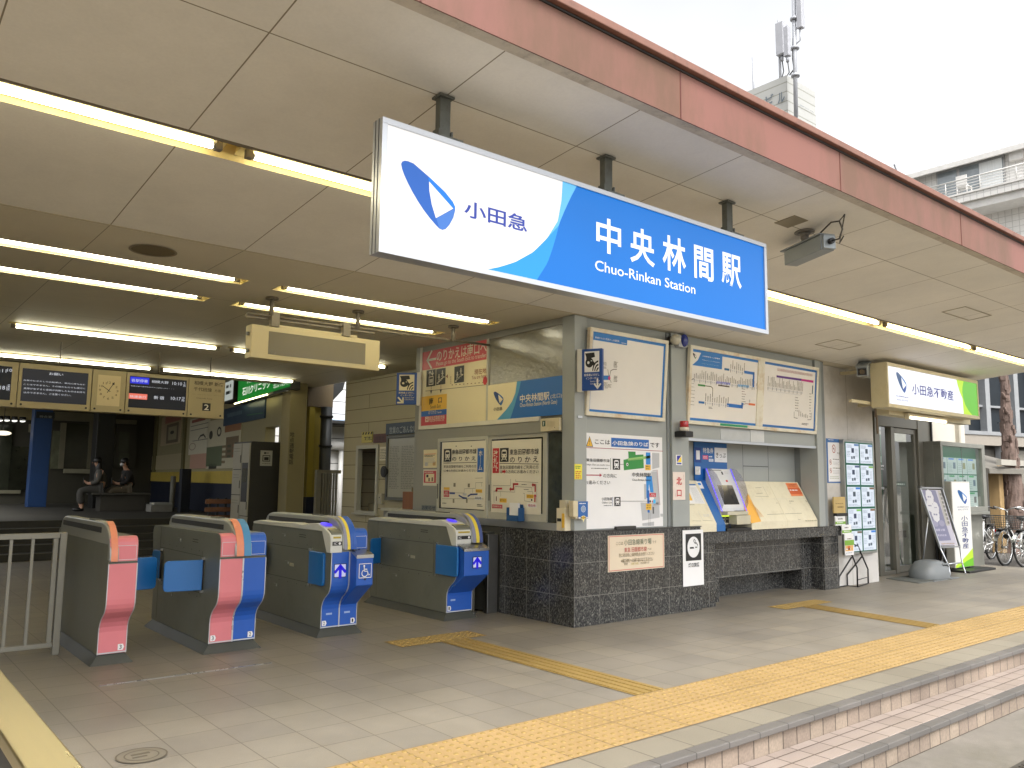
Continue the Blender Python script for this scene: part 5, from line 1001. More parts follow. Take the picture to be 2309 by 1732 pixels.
# ================================================================== DEPARTURE BOARD
def dep_board():
    Y = 11.5; CB = pm('board_cream', 'A89A74', .5, var=.04); t = thing('departure_board', (2.4, Y, 2.25), 'long cream overhead board with train departure screens, a clock and platform number 2', 'departure board')
    z0, z1 = 2.25, 2.80; xs = [.35, 1.645, 2.468, 2.878, 3.683, 4.19]
    for a, b in zip(xs, xs[1:]):
        m = MB(); m.box(a+.004, b-.004, Y, Y+.18, z0, z1, CB)
        for x in (a+.05, b-.05): m.cyl((x, Y-.0005, z0+.04), (x, Y-.004, z0+.04), .014, INK, 8)
        m.build('board_panel', t, bevel=.004)
    for x in (.9, 2.1, 3.3, 4.0): m = MB(); m.cyl((x, Y+.09, z1+.001), (x, Y+.09, 3.118), .007, MATS['pipe_grey'], 8); m.build('hanger_pipe', t)
    R0 = region(0, 600, 3.687); p = PY(Y-.002)
    dk = glow('34363F', .35); dk2 = glow('10131F', .35); wt = glow('D8DCE8', .8)
    def screen(a0, b0, a1, b1, bgm): s = Sign(p, R0); s.boardab(a0, b0, a1, b1, .001, bgm); return s
    s = screen(.45, 2.33, 1.575, 2.74, dk2); s.text('10', 62, 852, 100, 880, wt, 2); s.text('10:11', 0-52, 850, 52, 886, wt, 2); s.text('10:18', -60, 990, 40, 1028, wt, 2); s.text('6両', 56, 985, 78, 1040, wt, 2); s.build('screen', t, fixn=False)
    s = screen(1.685, 2.33, 2.42, 2.735, dk); s.text('お願い', 410, 884, 525, 915, wt, 2, .006)
    for i, (ln, x1) in enumerate((('台風やむきだしの自転車は、車内に持ち込む', 708), ('ことはできません。その他のものでも運行に', 708), ('支障が生ずると係員が判断したものはお持ち', 706), ('込みできません。ご注意ください。', 590))): y = 942+i*33; s.text(ln, 196, y, x1, y+50 if i < 3 else y+42, wt, 2)
    s.build('screen', t, fixn=False)
    s = Sign(p, R0); s.boardab(2.535, 2.335, 2.81, 2.732, .012, ink('CDBB8E', .3)); c = s.ab(903, 1035)
    for k in range(12):
        a = pi/2-k*pi/6; q = (c[0]+.105*cos(a), c[1]+.105*sin(a))
        s.textab(str(12 if k == 0 else k), q[0]-.013*(1+(k in (0, 10, 11))*.6), q[1]-.014, q[0]+.013*(1+(k in (0, 10, 11))*.6), q[1]+.014, ink('4A3A20'), 2)
    s.build('clock_face', t, fixn=False)
    s = Sign(PY(Y-.004), R0)
    for x, y in ((858, 1000), (950, 970)): s.lineab([(c[0]-(s.ab(x, y)[0]-c[0])*.25, c[1]-(s.ab(x, y)[1]-c[1])*.25), s.ab(x, y)], .008, INK, 3)
    s.build('clock_hands', t, fixn=False)
    s = screen(2.918, 2.333, 3.655, 2.752, dk2)
    s.rect(1085, 918, 1238, 985, glow('2A33E0', .9), 1); s.text('各駅停車', 1094, 935, 1228, 972, wt, 2, .004); s.text('相模大野', 1262, 948, 1400, 982, wt, 2, .004); s.text('10:10', 1434, 962, 1512, 994, wt, 2); s.text('6\n両', 1524, 962, 1542, 1006, wt, 2); s.text('相模大野で各停新宿ゆきに連絡します・・・', 1088, 992, 1445, 1026, wt, 2)
    s.rect(1072, 1056, 1222, 1112, glow('F07A66', .9), 1); s.text('快速急行', 1080, 1072, 1214, 1102, wt, 2, .004); s.text('新 宿', 1280, 1078, 1362, 1112, wt, 2, .004); s.text('10:17', 1422, 1086, 1502, 1118, wt, 2); s.text('10\n両', 1510, 1088, 1532, 1128, wt, 2); s.build('screen', t, fixn=False)
    s = Sign(p, R0); br = ink('3A2C14')
    s.scrib(1130, 893, 1560, 930, 1, ink('8A7648'))
    s.text('相模大野 新宿', 1616, 952, 1856, 1006, br, 1, .012); s.text('千代田線', 1612, 1004, 1760, 1048, br, 1, .012); s.text('方面', 1784, 1024, 1838, 1052, br, 1); s.text('For Sagami-Ono, Shinjuku', 1602, 1062, 1856, 1084, br, 1); s.text('Chiyoda Line', 1632, 1092, 1762, 1112, br, 1)
    s.rect(1684, 1138, 1748, 1206, INK, 1); s.text('2', 1698, 1150, 1734, 1198, PAPER, 2, .01); s.build('platform_lettering', t, fixn=False)
dep_board()

# ================================================================== TICKET GATES
GB = pm('gate_body', '7A7C71', .38, .35, var=.07, scale=3, dirt='4F4E44', dirt_scale=2.2, dirt_amt=.25)
GT = pm('gate_top', 'CDCEC9', .4, var=.05); GL = pm('gate_line', '3A3A34', .5); PINK = pm('gate_pink', 'D67C84', .42, var=.04); PBLU = pm('gate_blue', '2459B4', .4, var=.05); SPN = pm('gate_spine', '9EA09B', .35, .3, var=.06)
PLIN = pm('gate_plinth', '3E403B', .55, var=.15); FLAP = pm('flap_blue', '1668B0', .35, var=.04, coat=.3); SALM = pm('spine_salmon', 'DE8A6A', .4); YST = ink('E2CC4A'); TRIM = pm('gate_trim', 'C9CCD2', .3, .5)
def arc(p0, p1, p2, n=6): return [tuple((1-t)**2*a+2*t*(1-t)*b+t*t*c for a, b, c in zip(p0, p1, p2)) for t in [i/n for i in range(n+1)]]
# body outline in (y, z), y measured from the front foot; front is negative
LOW = [(0, .075), (0, .24)]+arc((0, .24), (0, .32), (-.10, .38), 4)[1:]+arc((-.10, .38), (-.165, .42), (-.165, .50), 4)[1:]+[(-.165, .76)]
def gate(X0, X1, YF_, label, left, right, spine_cols, has_left=True, has_right=True):
    """left/right: None or dict(col, kind) with kind plain / arrow / wheel; local x across, y into the station"""
    W_ = X1-X0; Lg = 1.55; t = thing('ticket_gate', ((X0+X1)/2, YF_, 0), label, 'ticket gate', 'ticket gates in a row'); xm = (X0+X1)/2
    yy = lambda y: YF_+y
    halves = [(X0, xm-.001, left, -1), (xm+.001, X1, right, 1)] if (left and right) else [(X0, X1, left or right, -1 if left else 1)]
    m = MB(); b_ = .03
    m.hexa([(X0-b_-.02, yy(-.04), 0), (X1+b_+.02, yy(-.04), 0), (X1+b_+.02, yy(Lg+.05), 0), (X0-b_-.02, yy(Lg+.05), 0), (X0+.01, yy(.01), .0745), (X1-.01, yy(.01), .0745), (X1-.01, yy(Lg-.02), .0745), (X0+.01, yy(Lg-.02), .0745)], PLIN); m.build('plinth', t)
    for x0, x1, hf, side in halves:
        upper = [(-.165, .77)]+[(-.165, .90)]+arc((-.165, .90), (-.16, .965), (-.09, .968), 4)[1:]
        m = MB(); m.prism([(x0, yy(y), z) for y, z in LOW+upper+[(1.60, .955)]+arc((1.60, .955), (1.66, .95), (1.655, .86), 3)[1:]+[(Lg, .30), (Lg, .075)]], (x1-x0, 0, 0), GB)
        xs = x0-.0008 if side < 0 else x1+.0008
        for z in (.455, .76): m.box(xs-.0006, xs+.0006, yy(.26), yy(1.40), z-.0025, z+.0025, GL)
        m.box(xs-.0006, xs+.0006, yy(1.40), yy(1.404), .1, .95, GL); m.box(xs-.0006, xs+.0006, yy(.24), yy(.2445), .42, .80, GL)
        for y, z in ((.85, .86), (.75, .60), (1.0, .36)): m.box(xs-.004, xs+.004, yy(y-.045), yy(y+.045), z-.016, z+.016, GB); m.cyl((xs-.005, yy(y-.03), z), (xs+.005, yy(y-.03), z), .011, STEEL, 10)
        for y in (.32, .52, .72, .92, 1.12, 1.30):
            for z in (.80, .42): m.cyl((xs-.0012, yy(y), z), (xs+.0012, yy(y), z), .0055, GL, 8)
        m.box(xs-.001, xs+.001, yy(.60), yy(.69), .575, .605, ink('A8A592')); m.box(xs-.001, xs+.001, yy(.36), yy(.50), .865, .873, GL); m.box(xs-.001, xs+.001, yy(.36), yy(.50), .885, .893, GL)
        m.build('body', t, bevel=.004)
        # coloured nose panel following the front
        col = hf['col']; m = MB(); o = .006; pr = LOW+[(-.165, .765)]
        m.strip([(x0+.004, yy(y-.002), z) for y, z in pr], (x1-x0-.008, 0, 0), col, (0, -o, 0)); m.build('nose_panel', t, bevel=.002)
        up = [(-.165, .785), (-.165, .90)]+arc((-.165, .90), (-.16, .966), (-.09, .97), 4)[1:]
        if hf['kind'] in ('plain', 'wheel'):
            a, b = (x0+.004, x1-(.03 if side < 0 else .004)) ; m = MB(); m.strip([(a, yy(y-.002), z) for y, z in up], (b-a, 0, 0), col, (0, -o, 0)); m.build('nose_top', t, bevel=.002)
            s = Sign(Plane((0, yy(-.165)-o-.0025, 0), (1, 0, 0), (0, 0, 1)));
            s.lineab([(a+.01, .795), (b-.01, .795), (b-.01, .90), (a+.01, .90), (a+.01, .795)], .003, TRIM, 1); s.lineab([(x0+.004, .775), (x1-.004, .775)], .006, GL, 1); s.build('trim_line', t, fixn=False)
        for xa in (x0+.002, x1-.002):
            m = MB(); m.strip([(xa-.003, yy(y-.003), z) for y, z in pr], (.006, 0, 0), TRIM, (0, -o-.002, 0)); m.build('edge_trim', t)
        # number badge
        s = Sign(Plane((0, yy(-.0002)-o-.003, 0), (1, 0, 0), (0, 0, 1))); n_ = hf['num']; cx = x0+.035 if hf.get('badge', 'r') == 'l' else x1-.04
        s.polyab([(cx-.022, .095), (cx+.014, .095), (cx+.024, .118), (cx+.014, .141), (cx-.022, .141)], PWHITE, 1); s.textab(n_, cx-.010, .103, cx+.006, .134, INK, 2, .01)
        if hf['kind'] != 'plain': s.rectab(x0+.05, .19, x0+.11, .207, ink('9AB0D8'), 1)
        s.rectab(x0+.004, .078, x1-.004, .088, LGREY, 1); s.build('number_badge', t, fixn=False)
        if hf.get('slot'): s = Sign(Plane((0, yy(-.115)-o-.004, 0), (1, 0, 0), (0, -.55, .83))); s.boardab(xm+hf['slot'][0], .0+hf['slot'][1], xm+hf['slot'][0]+.05, hf['slot'][1]+.018, .001, ink('6A2A22')); 
        if hf['kind'] in ('arrow', 'wheel'):
            # protruding module with steel lip, arrow or wheelchair mark
            px = (x0+.006, x1-.004); d = .13 if hf['kind'] == 'wheel' or hf.get('big') else .0
            if d:
                q = [(-.16, .44), (-.165-d*.55, .50)] ; pf = [(.0, .26), (-.165-d, .47), (-.165-d, .735), (-.10, .80), (.0, .80)]
                m = MB(); m.prism([(px[0], yy(y), z) for y, z in pf], (px[1]-px[0], 0, 0), PBLU); m.build('front_module', t, bevel=.006)
                m = MB(); m.prism([(px[0]-.002, yy(-.165-d-.003), .71), (px[0]-.002, yy(-.165-d-.003), .74), (px[0]-.002, yy(-.10), .808), (px[0]-.002, yy(.02), .808), (px[0]-.002, yy(.02), .80), (px[0]-.002, yy(-.10), .80)], (px[1]-px[0]+.004, 0, 0), STEEL); m.build('steel_lip', t, bevel=.002)
            s = Sign(Plane((0, yy(-.165-d)-.0075, 0), (1, 0, 0), (0, 0, 1))); cx = (px[0]+px[1])/2; zc_ = .60
            if hf['kind'] == 'arrow':
                h_ = .055 if not d else .05; s.rectab(cx-h_-.006, zc_-h_-.006, cx+h_+.006, zc_+h_+.006, INK, 1); s.rectab(cx-h_, zc_-h_, cx+h_, zc_+h_, glow('C9CCF4', .75), 2)
                bl = glow('2B22D8', .8); s.lineab([(cx, zc_-h_), (cx, zc_+h_*.6)], .03, bl, 3); s.lineab([(cx-h_*.85, zc_-h_*.15), (cx, zc_+h_*.75), (cx+h_*.85, zc_-h_*.15)], .026, bl, 3)
            else:
                w1 = PWHITE; h_ = .062; s.lineab([(cx-h_, zc_-h_), (cx+h_, zc_-h_), (cx+h_, zc_+h_), (cx-h_, zc_+h_), (cx-h_, zc_-h_)], .006, w1, 1)
                s.ellab((cx-.012, zc_+.043), .009, .009, w1, 1, 12); s.lineab([(cx-.012, zc_+.03), (cx-.008, zc_-.005), (cx+.022, zc_-.006), (cx+.034, zc_-.04), (cx+.046, zc_-.036)], .009, w1, 1); s.lineab([(cx-.01, zc_+.014), (cx+.016, zc_+.012)], .008, w1, 1); s.ellab((cx-.004, zc_-.022), .034, .034, w1, 1, 20, inner=.76, a0=.62*pi, a1=1.93*pi); s.rectab(cx-.008, zc_-.085, cx+.008, zc_-.068, INK, 1)
            s.build('lane_display', t, fixn=False)
    # spine
    sx0, sx1 = (xm-.078, xm+.066) if (left and right) else ((X1-.15, X1-.002) if left else (X0+.002, X0+.12))
    if W_ < .25: sx0, sx1 = X0-.001, X0+.068
    pr = [(1.57, .9)]+arc((1.57, .95), (1.57, 1.05), (1.40, 1.068), 4)+arc((.10, 1.072), (-.10, 1.05), (-.15, .95), 7)+arc((-.15, .95), (-.19, .88), (-.19, .785), 4)[1:]+[(-.12, .785), (-.12, .9)]
    m = MB(); m.prism([(sx0, yy(y), z) for y, z in pr], (sx1-sx0, 0, 0), SPN); m.build('spine', t, bevel=.012)
    for side in (-1, 1):
        xs = sx0 if side < 0 else sx1; m = MB(); m.box(xs-.0025 if side < 0 else xs-.002, xs+.002 if side < 0 else xs+.0025, yy(.10), yy(1.48), .985, 1.028, BLACK); m.build('sensor_slot', t)
    fr = arc((.02, 1.076), (-.10, 1.055), (-.156, .955), 7)+arc((-.156, .955), (-.197, .88), (-.197, .785), 4)[1:]
    nb = len(spine_cols); ws = (sx1-sx0-.02)/nb
    for i, c_ in enumerate(spine_cols):
        m = MB(); m.strip([(sx0+.01+i*ws, yy(y), z) for y, z in fr], (ws-.002, 0, 0), c_, (0, -.004, .002)); m.build('spine_stripe', t)
    m = MB(); m.box((sx0+sx1)/2-.03, (sx0+sx1)/2+.03, yy(.35), yy(.55), 1.068, 1.079, PLIN); m.build('top_sensor', t, bevel=.004)
    # reader top
    for x0, x1, hf, side in halves:
        if hf['kind'] == 'plain': continue
        a, b = (x0-.004, sx0-.001) if side < 0 else (sx1+.001, x1+.004)
        if b-a < .04 or not hf.get('reader'): continue
        pf = [(-.178, .76), (-.178, .87)]+arc((-.178, .87), (-.175, .93), (-.12, .945), 4)[1:]+[(-.02, .985), (.10, 1.012), (.28, 1.004), (.42, .985), (.60, .995), (.85, .99), (1.2, .98), (1.45, .985), (1.60, .965), (1.60, .945), (.0, .945), (-.10, .76)]
        m = MB(); m.prism([(a-.012, yy(y), z) for y, z in pf], (b-a+.012, 0, 0), GT); m.build('reader_cover', t, bevel=.006)
        c = Vector(((a+b)/2-.004, yy(.04), 1.003)); n_ = Vector((0, -.22, .97)); m = MB(); m.disc(c+n_*.004, n_, .052, glow('4A35F0', 1.1), 28, xs=1.35, ax=(0, .97, .22)); m.build('card_reader', t, fixn=False)
        pl = Plane((0, yy(-.12), .947), (1, 0, 0), (0, .10, .04)); s = Sign(pl); s.boardab(a, -.0, b, .10, .001, GT); s.rectab(a+.015, .035, b-.015, .07, ink('B8A84A'), 1); s.rectab(a+.02, .01, b-.02, .022, INK, 1); s.build('ticket_slot', t, fixn=False)
        s = Sign(Plane((0, yy(-.180), 0), (1, 0, 0), (0, 0, 1))); s.rectab(a+.005, .825, b-.006, .86, INK, 1); s.ellab((b-.03, .8425), .012, .012, PWHITE, 2, 14); s.textab('IC', a+.02, .832, a+.055, .853, PWHITE, 2); s.rectab(a+.012, .888, b-.02, .905, ink('B4A03A'), 1); s.build('reader_label', t, fixn=False)
    return t
def flap(t, x, y, z0, z1, dx, dy, label='flap'):
    """blue leaf hinged at x, y and reaching dx, dy"""
    m = MB(); a = Vector((x, y, 0)); d = Vector((dx, dy, 0)); L_ = d.length; d.normalize(); n = Vector((-d.y, d.x, 0))*.012; r = .03
    out_ = [(0, z0), (L_-r, z0), (L_-r*.3, z0+r*.3), (L_, z0+r), (L_, z1-r), (L_-r*.3, z1-r*.3), (L_-r, z1), (0, z1)]
    m.prism([a+d*u+Vector((0, 0, v))-n for u, v in out_], n*2, FLAP); m.build('flap', t, bevel=.006)
    m = MB()
    for z in (z0-.02, z1): m.box(x-.012, x+.012, y-.012, y+.012, z, z+.02, STEEL)
    m.cyl((x, y, z0), (x, y, z1), .009, DARKM, 10); m.build('flap_hinge', t)
P_ = lambda n, **k: dict(col=PINK, kind='plain', num=n, **k)
g1 = gate(1.655, 1.862, 6.94, 'narrow ticket gate with one pink front, leftmost in the row beside the railing', None, P_('3'), [SALM])
flap(g1, 1.872, 7.30, .49, .755, .30, .04)
g2 = gate(2.472, 2.860, 6.87, 'ticket gate with a pink half and a blue half', P_('3', badge='l'), dict(col=PBLU, kind='plain', num='2'), [SALM, ink('4A8AB8')])
flap(g2, 2.462, 7.06, .485, .735, -.30, .045); flap(g2, 2.462, 8.20, .47, .73, -.02, .17)
g3 = gate(3.520, 3.885, 6.98, 'ticket gate with a blue front bearing an arrow screen and a wheelchair symbol', dict(col=PBLU, kind='arrow', num='2', badge='l', reader=True), dict(col=PBLU, kind='wheel', num='1'), [ink('8E90A4'), YST, PBLU, PBLU])
flap(g3, 3.508, 7.215, .455, .755, .0, -.30); flap(g3, 3.508, 8.36, .47, .757, -.02, -.17)
g4 = gate(4.95, 5.275, 7.04, 'ticket gate with a blue arrow screen, rightmost in the row beside the ticket office', dict(col=PBLU, kind='arrow', num='1', badge='l', reader=True, big=True), None, [ink('8E90A4'), YST, ink('4A5A94')])
flap(g4, 4.938, 7.215, .455, .755, -.01, -.40); flap(g4, 4.938, 8.36, .47, .757, -.16, -.06)

# ================================================================== RAILING AND HANDRAIL
RAILM = pm('railing_steel', '86847A', .4, .3, var=.08)
def railing():
    t = thing('railing', (1.0, 7.55, 0), 'grey metal railing with upright bars at the left of the ticket gates', 'railing'); Y = 7.55
    m = MB(); m.box(1.465, 1.515, Y-.03, Y+.03, 0, .966, RAILM); m.build('post', t, bevel=.004)
    m = MB(); m.box(-.6, 1.464, Y-.022, Y+.022, .921, .965, RAILM); m.box(-.6, 1.463, Y-.022, Y+.022, .062, .098, RAILM); m.box(1.42, 1.455, Y-.018, Y+.018, .0985, .9205, RAILM); m.build('frame', t, bevel=.003)
    x = 1.275
    while x > -.55: m = MB(); m.box(x-.011, x+.011, Y-.011, Y+.011, .0985, .9205, RAILM); m.build('bar', t); x -= .15
railing()
BRS = pm('brushed_rail', 'D2C49C', .3, 1, var=.06, scale=30, stretch=(1, .05, 1))
def handrail():
    t = thing('handrail', (.38, 2.2, 0), 'broad polished metal handrail crossing the bottom left corner', 'handrail')
    m = MB(); m.box(.337, .432, -.2, 3.15, .815, .85, BRS); m.build('rail_cap', t, bevel=.006, seg=3)
    m = MB(); m.box(.345, .40, -.15, 3.1, .05, .8145, DARKM); m.build('rail_panel', t)
    for y in (.1, 3.05): m = MB(); m.box(.348, .42, y, y+.07, 0 if y > 2.9 else -.3, .8148, STEELD); m.build('post', t)
handrail()
# pipe guard and steel case between the last gate and the office
def guard():
    t = thing('pipe_guard', (5.5, 7.5, 0), 'bent grey pipe guard between the rightmost gate and the granite base', 'guard rail')
    m = MB(); m.tube([(5.45, 7.25, 0), (5.45, 7.25, .75)]+[(5.45, 7.25+.12*(1-cos(a)), .75+.12*sin(a)) for a in (.4, .8, 1.2, 1.57)]+[(5.45, 8.3, .87)], .021, RAILM, 12); m.build('rail', t); m = MB(); m.tube([(5.45, 7.25, .17), (5.45, 8.3, .17)], .018, RAILM, 10); m.build('lower_rail', t); m = MB(); m.tube([(5.45, 7.85, .17), (5.45, 7.85, .86)], .014, RAILM, 10); m.build('upright', t)
    m = MB(); m.cyl((5.45, 7.25, 0), (5.45, 7.25, .012), .045, STEELD, 16); m.build('foot', t)
    t = thing('steel_cabinet', (5.64, 7.4, 0), 'dark steel cabinet with a grey edge post standing against the office wall', 'cabinet')
    m = MB(); m.box(5.58, 5.70, 7.20, 8.3, .02, .86, pm('cabinet_dark', '43433D', .4)); m.build('case', t, bevel=.004); m = MB(); m.box(5.56, 5.70, 7.135, 7.195, 0, .84, STEELD); m.build('edge_post', t, bevel=.004)
guard()

m = MB(); a = Vector((1.52, 6.245, .003)); b = Vector((2.74, 6.225, .003)); m.beam(a, b, .009, .005, STEEL); tag(m.build('floor_strip'), 'thin bright metal strip let into the floor tiles before the pink gates', 'floor strip')

# ================================================================== SHOP FRONT AT THE RIGHT
RD = region(1850, 850, 3.529); RSH = region(1880, 780, 5.156); RE = region(2100, 780, 3.072)
YW = 6.10
BEI = pm('shop_beige', 'C2BCB0', .6, var=.05, scale=2); BRONZE = pm('door_bronze', '7D7A70', .35, .55, var=.06)
def shop():
    t = thing('estate_shop', (13.5, 6.4, 0), 'real estate shop front with white walls and a bronze glass door under the canopy', 'shop')
    m = MB(); m.box(10.51, 12.14, YW, YW+.5, 0, 3.119, WHITEW); m.box(11.382, 11.387, YW-.0015, YW, .0, 3.1, pm('wall_joint', '8A857A', .7)); m.box(14.86, 16.35, 6.45, 6.6, 0, 3.119, BEI); m.box(12.141, 14.859, 6.46, 6.6, 2.62, 3.119, BEI); m.box(15.93, 16.0, 6.38, 6.449, 2.2, 3.119, pm('pipe_beige', 'A8A294', .5)); m.build('wall', t)
    m = MB(); f = .07
    m.box(12.80, 12.95, 6.40, 6.6, 0, 2.6, BRONZE); m.box(12.951, 14.29, 6.40, 6.6, 2.38, 2.60, BRONZE); m.box(13.36, 13.45, 6.41, 6.58, 0, 2.379, BRONZE); m.box(14.291, 14.86, 6.39, 6.6, 0, 2.60, BRONZE); m.box(12.951, 13.359, 6.42, 6.56, 0, .06, BRONZE); m.box(14.75, 14.78, 6.36, 6.389, 0, 2.6, DARKM)
    m.build('door_frame', t, bevel=.004)
    d = MB(); d.box(13.455, 13.52, 6.43, 6.48, .02, 2.37, BRONZE); d.box(14.215, 14.285, 6.43, 6.48, .02, 2.37, BRONZE); d.box(13.521, 14.214, 6.43, 6.48, 2.29, 2.37, BRONZE); d.box(13.521, 14.214, 6.43, 6.48, .02, .12, BRONZE); door = d.build('glass_door', t, bevel=.003)
    GL_ = glass('door_glass', (.80, .90, .84), .05, 1.2)
    m = MB(); m.quad((13.52, 6.455, .12), (14.215, 6.455, .12), (14.215, 6.455, 2.29), (13.52, 6.455, 2.29), GL_); m.build('pane', door, fixn=False)
    s = Sign(PY(6.449), RD); wt = PWHITE
    s.rect(713, 385, 742, 415, ink('E8A83A'), 1); s.rect(586, 832, 682, 872, ink('4A544C'), 2); s.scrib(594, 840, 676, 866, 1, ink('A8B4AC'), 3, cw=.05); s.build('door_sticker', door, fixn=False)
    m = MB(); m.quad((12.955, 6.463, .07), (13.355, 6.463, .07), (13.355, 6.463, 2.375), (12.955, 6.463, 2.375), GL_); m.build('side_light', t)
    s = Sign(PY(6.455), RD); s.text('odakyu', 462-26, 694, 503, 718, wt, 1, .01); s.text('REAL ESTATE', 450, 726, 502, 740, wt, 1); s.text('不動産', 470, 875, 508, 896, wt, 1); s.rect(474, 632, 488, 680, ink('8FA8A0'), 1); s.build('window_lettering', t, fixn=False)
    # inside: green curtain and a counter
    m = MB(); m.box(12.8, 16.3, 8.2, 8.3, 0, 3.1, pm('shop_back', 'AEB8AE', .7)); m.box(12.4, 12.8, 6.6, 8.3, 0, 3.1, MATS['shop_back']); m.box(12.8, 16.3, 6.6, 8.3, .002, .006, pm('shop_carpet', '8E928C', .9)); m.build('interior_wall', t)
    m = MB(); GC = pm('green_blind', '2E7A54', .6, var=.1)
    for i in range(12): m.box(14.05+i*.09, 14.13+i*.09, 7.3+.02*(i % 2), 7.31+.02*(i % 2), 1.25, 2.35, GC)
    for i in range(6): m.box(13.4+i*.08, 13.47+i*.08, 7.25+.02*(i % 2), 7.26+.02*(i % 2), 1.6, 2.3, GC)
    m.build('green_blind', t)
    m = MB(); m.box(14.0, 15.3, 7.1, 7.6, .0065, .75, pm('shop_desk', 'B9BAB0', .5)); m.box(14.4, 14.9, 6.95, 7.05, .5, .62, BLACK); m.box(14.4, 14.85, 7.04, 7.09, .1, .45, pm('green_ad', '7AB08A', .5)); m.build('desk', t)
    m = MB(); m.box(12.5, 12.535, 6.2, 6.24, .0, 2.62, STEEL)
    m = MB(); m.tube([(12.2, 6.08, 2.45), (12.2, 6.08, 3.1)], .014, pm('conduit', '8A7A68', .5), 8); m.tube([(12.24, 6.08, 2.2), (12.24, 6.08, 3.1)], .014, MATS['conduit'], 8); m.build('conduit_pipe', t)
shop()
def shop_sign():
    Y = 5.30; p = PY(Y); a0 = p.hit(*RSH(625, 400))[0]; a1 = p.hit(*RSH(1692, 700))[0]; z1 = p.hit(*RSH(622, 185))[1]; z0 = p.hit(*RSH(640, 710))[1]
    t = thing('shop_sign', ((a0+a1)/2, Y, z0), 'backlit real estate shop sign in a cream box, white with a lime green end', 'shop sign')
    SC_ = pm('sign_cream', 'C9BE9C', .5, var=.05, dirt='9A8C66', dirt_scale=4, dirt_amt=.3); f = .052
    m = MB(); m.box(a0, a1, Y+.012, Y+.24, z0, z1, SC_); m.box(a0, a1, Y, Y+.0115, z0, z0+f, SC_); m.box(a0, a1, Y, Y+.0115, z1-f, z1, SC_); m.box(a0, a0+f*.7, Y, Y+.0115, z0+f, z1-f, SC_); m.box(a1-f*.8, a1, Y, Y+.0115, z0+f, z1-f, SC_)
    m.box(a0+.5, a1+.25, Y+.241, Y+.42, z0-.06, z1-.12, SC_); m.build('housing', t, bevel=.005)
    s = Sign(PY(Y+.008), RSH); A0, A1, B0, B1 = a0+f*.7, a1-f*.8, z0+f, z1-f; wt = glow('EEF2FF', 1.0); lime = glow('C2EA2C', .9); grn = glow('6CC62E', .85); nv = glow('14189A', .5)
    s.rectab(A0, B0, A1, B1, wt, 0)
    P = [s.ab(*q) for q in ((1425, 395), (1440, 460), (1465, 540), (1495, 610), (1503, 700), (1510, 780))]; P[0] = (P[0][0], B1); P[-1] = (P[-1][0], B0)
    for i in range(5): s.polyab([P[i], P[i+1], (A1, P[i+1][1]), (A1, P[i][1])], lime, 1)
    Q = [s.ab(*q) for q in ((1508, 410), (1495, 480), (1493, 540), (1505, 610), (1530, 690), (1565, 750), (1610, 795))]; Q[0] = (Q[0][0], B1); Q[-1] = (Q[-1][0], B0)
    for i in range(6): s.polyab([Q[i], Q[i+1], (A1, Q[i+1][1]), (A1, Q[i][1])], grn, 2)
    la, lb = s.ab(722, 302); ra, _ = s.ab(842, 420); _, rb = s.ab(815, 545); s.logo(la, rb, ra, lb, glow('1B5A9C', .6), glow('2C5CB0', .7), glow('2A78C8', .8), wt, 2)
    s.text('odakyu', 722, 570, 865, 612, nv, 2, .02); s.text('REAL ESTATE', 732, 614, 862, 650, nv, 2); s.text('小田急不動産', 906, 435, 1393, 640, nv, 2, .012); s.build('face', t, fixn=False)
    m = MB(); m.box(a0-.5, a0+.02, Y+.26, Y+.30, z0+.05, z0+.09, SC_); m.box(a0+.2, a0+.26, Y+.15, 6.09, z1-.09, z1-.05, SC_); m.box(a0+.7, a0+.76, Y+.43, 6.3, z0+.1, z0+.15, SC_); m.build('support_arm', t)
    # small tube under the sign
    c0 = PY(Y+.2).hit(*RSH(865, 825)); c1 = PY(Y+.2).hit(*RSH(1295, 870)); zt = z0-.075
    t = thing('fluorescent_light', ((c0[0]+c1[0])/2, Y+.2, zt), 'short glowing tube lamp under the real estate sign', 'strip light')
    m = MB(); m.cyl((c0[0], Y+.2, zt), (c1[0], Y+.2, zt), .018, tube_mat('tube_shop', (1, .93, .74), 3), 12); m.build('tube', t); m = MB(); m.box(c0[0]-.05, c1[0]+.02, Y+.17, Y+.235, zt+.025, z0-.001 if False else zt+.06, CREAM); m.box(c0[0]-.045, c0[0]-.001, Y+.175, Y+.23, zt-.03, zt+.0245, CREAM); m.box(c1[0]+.001, c1[0]+.03, Y+.175, Y+.23, zt-.03, zt+.0245, CREAM); m.build('batten', t)
shop_sign()
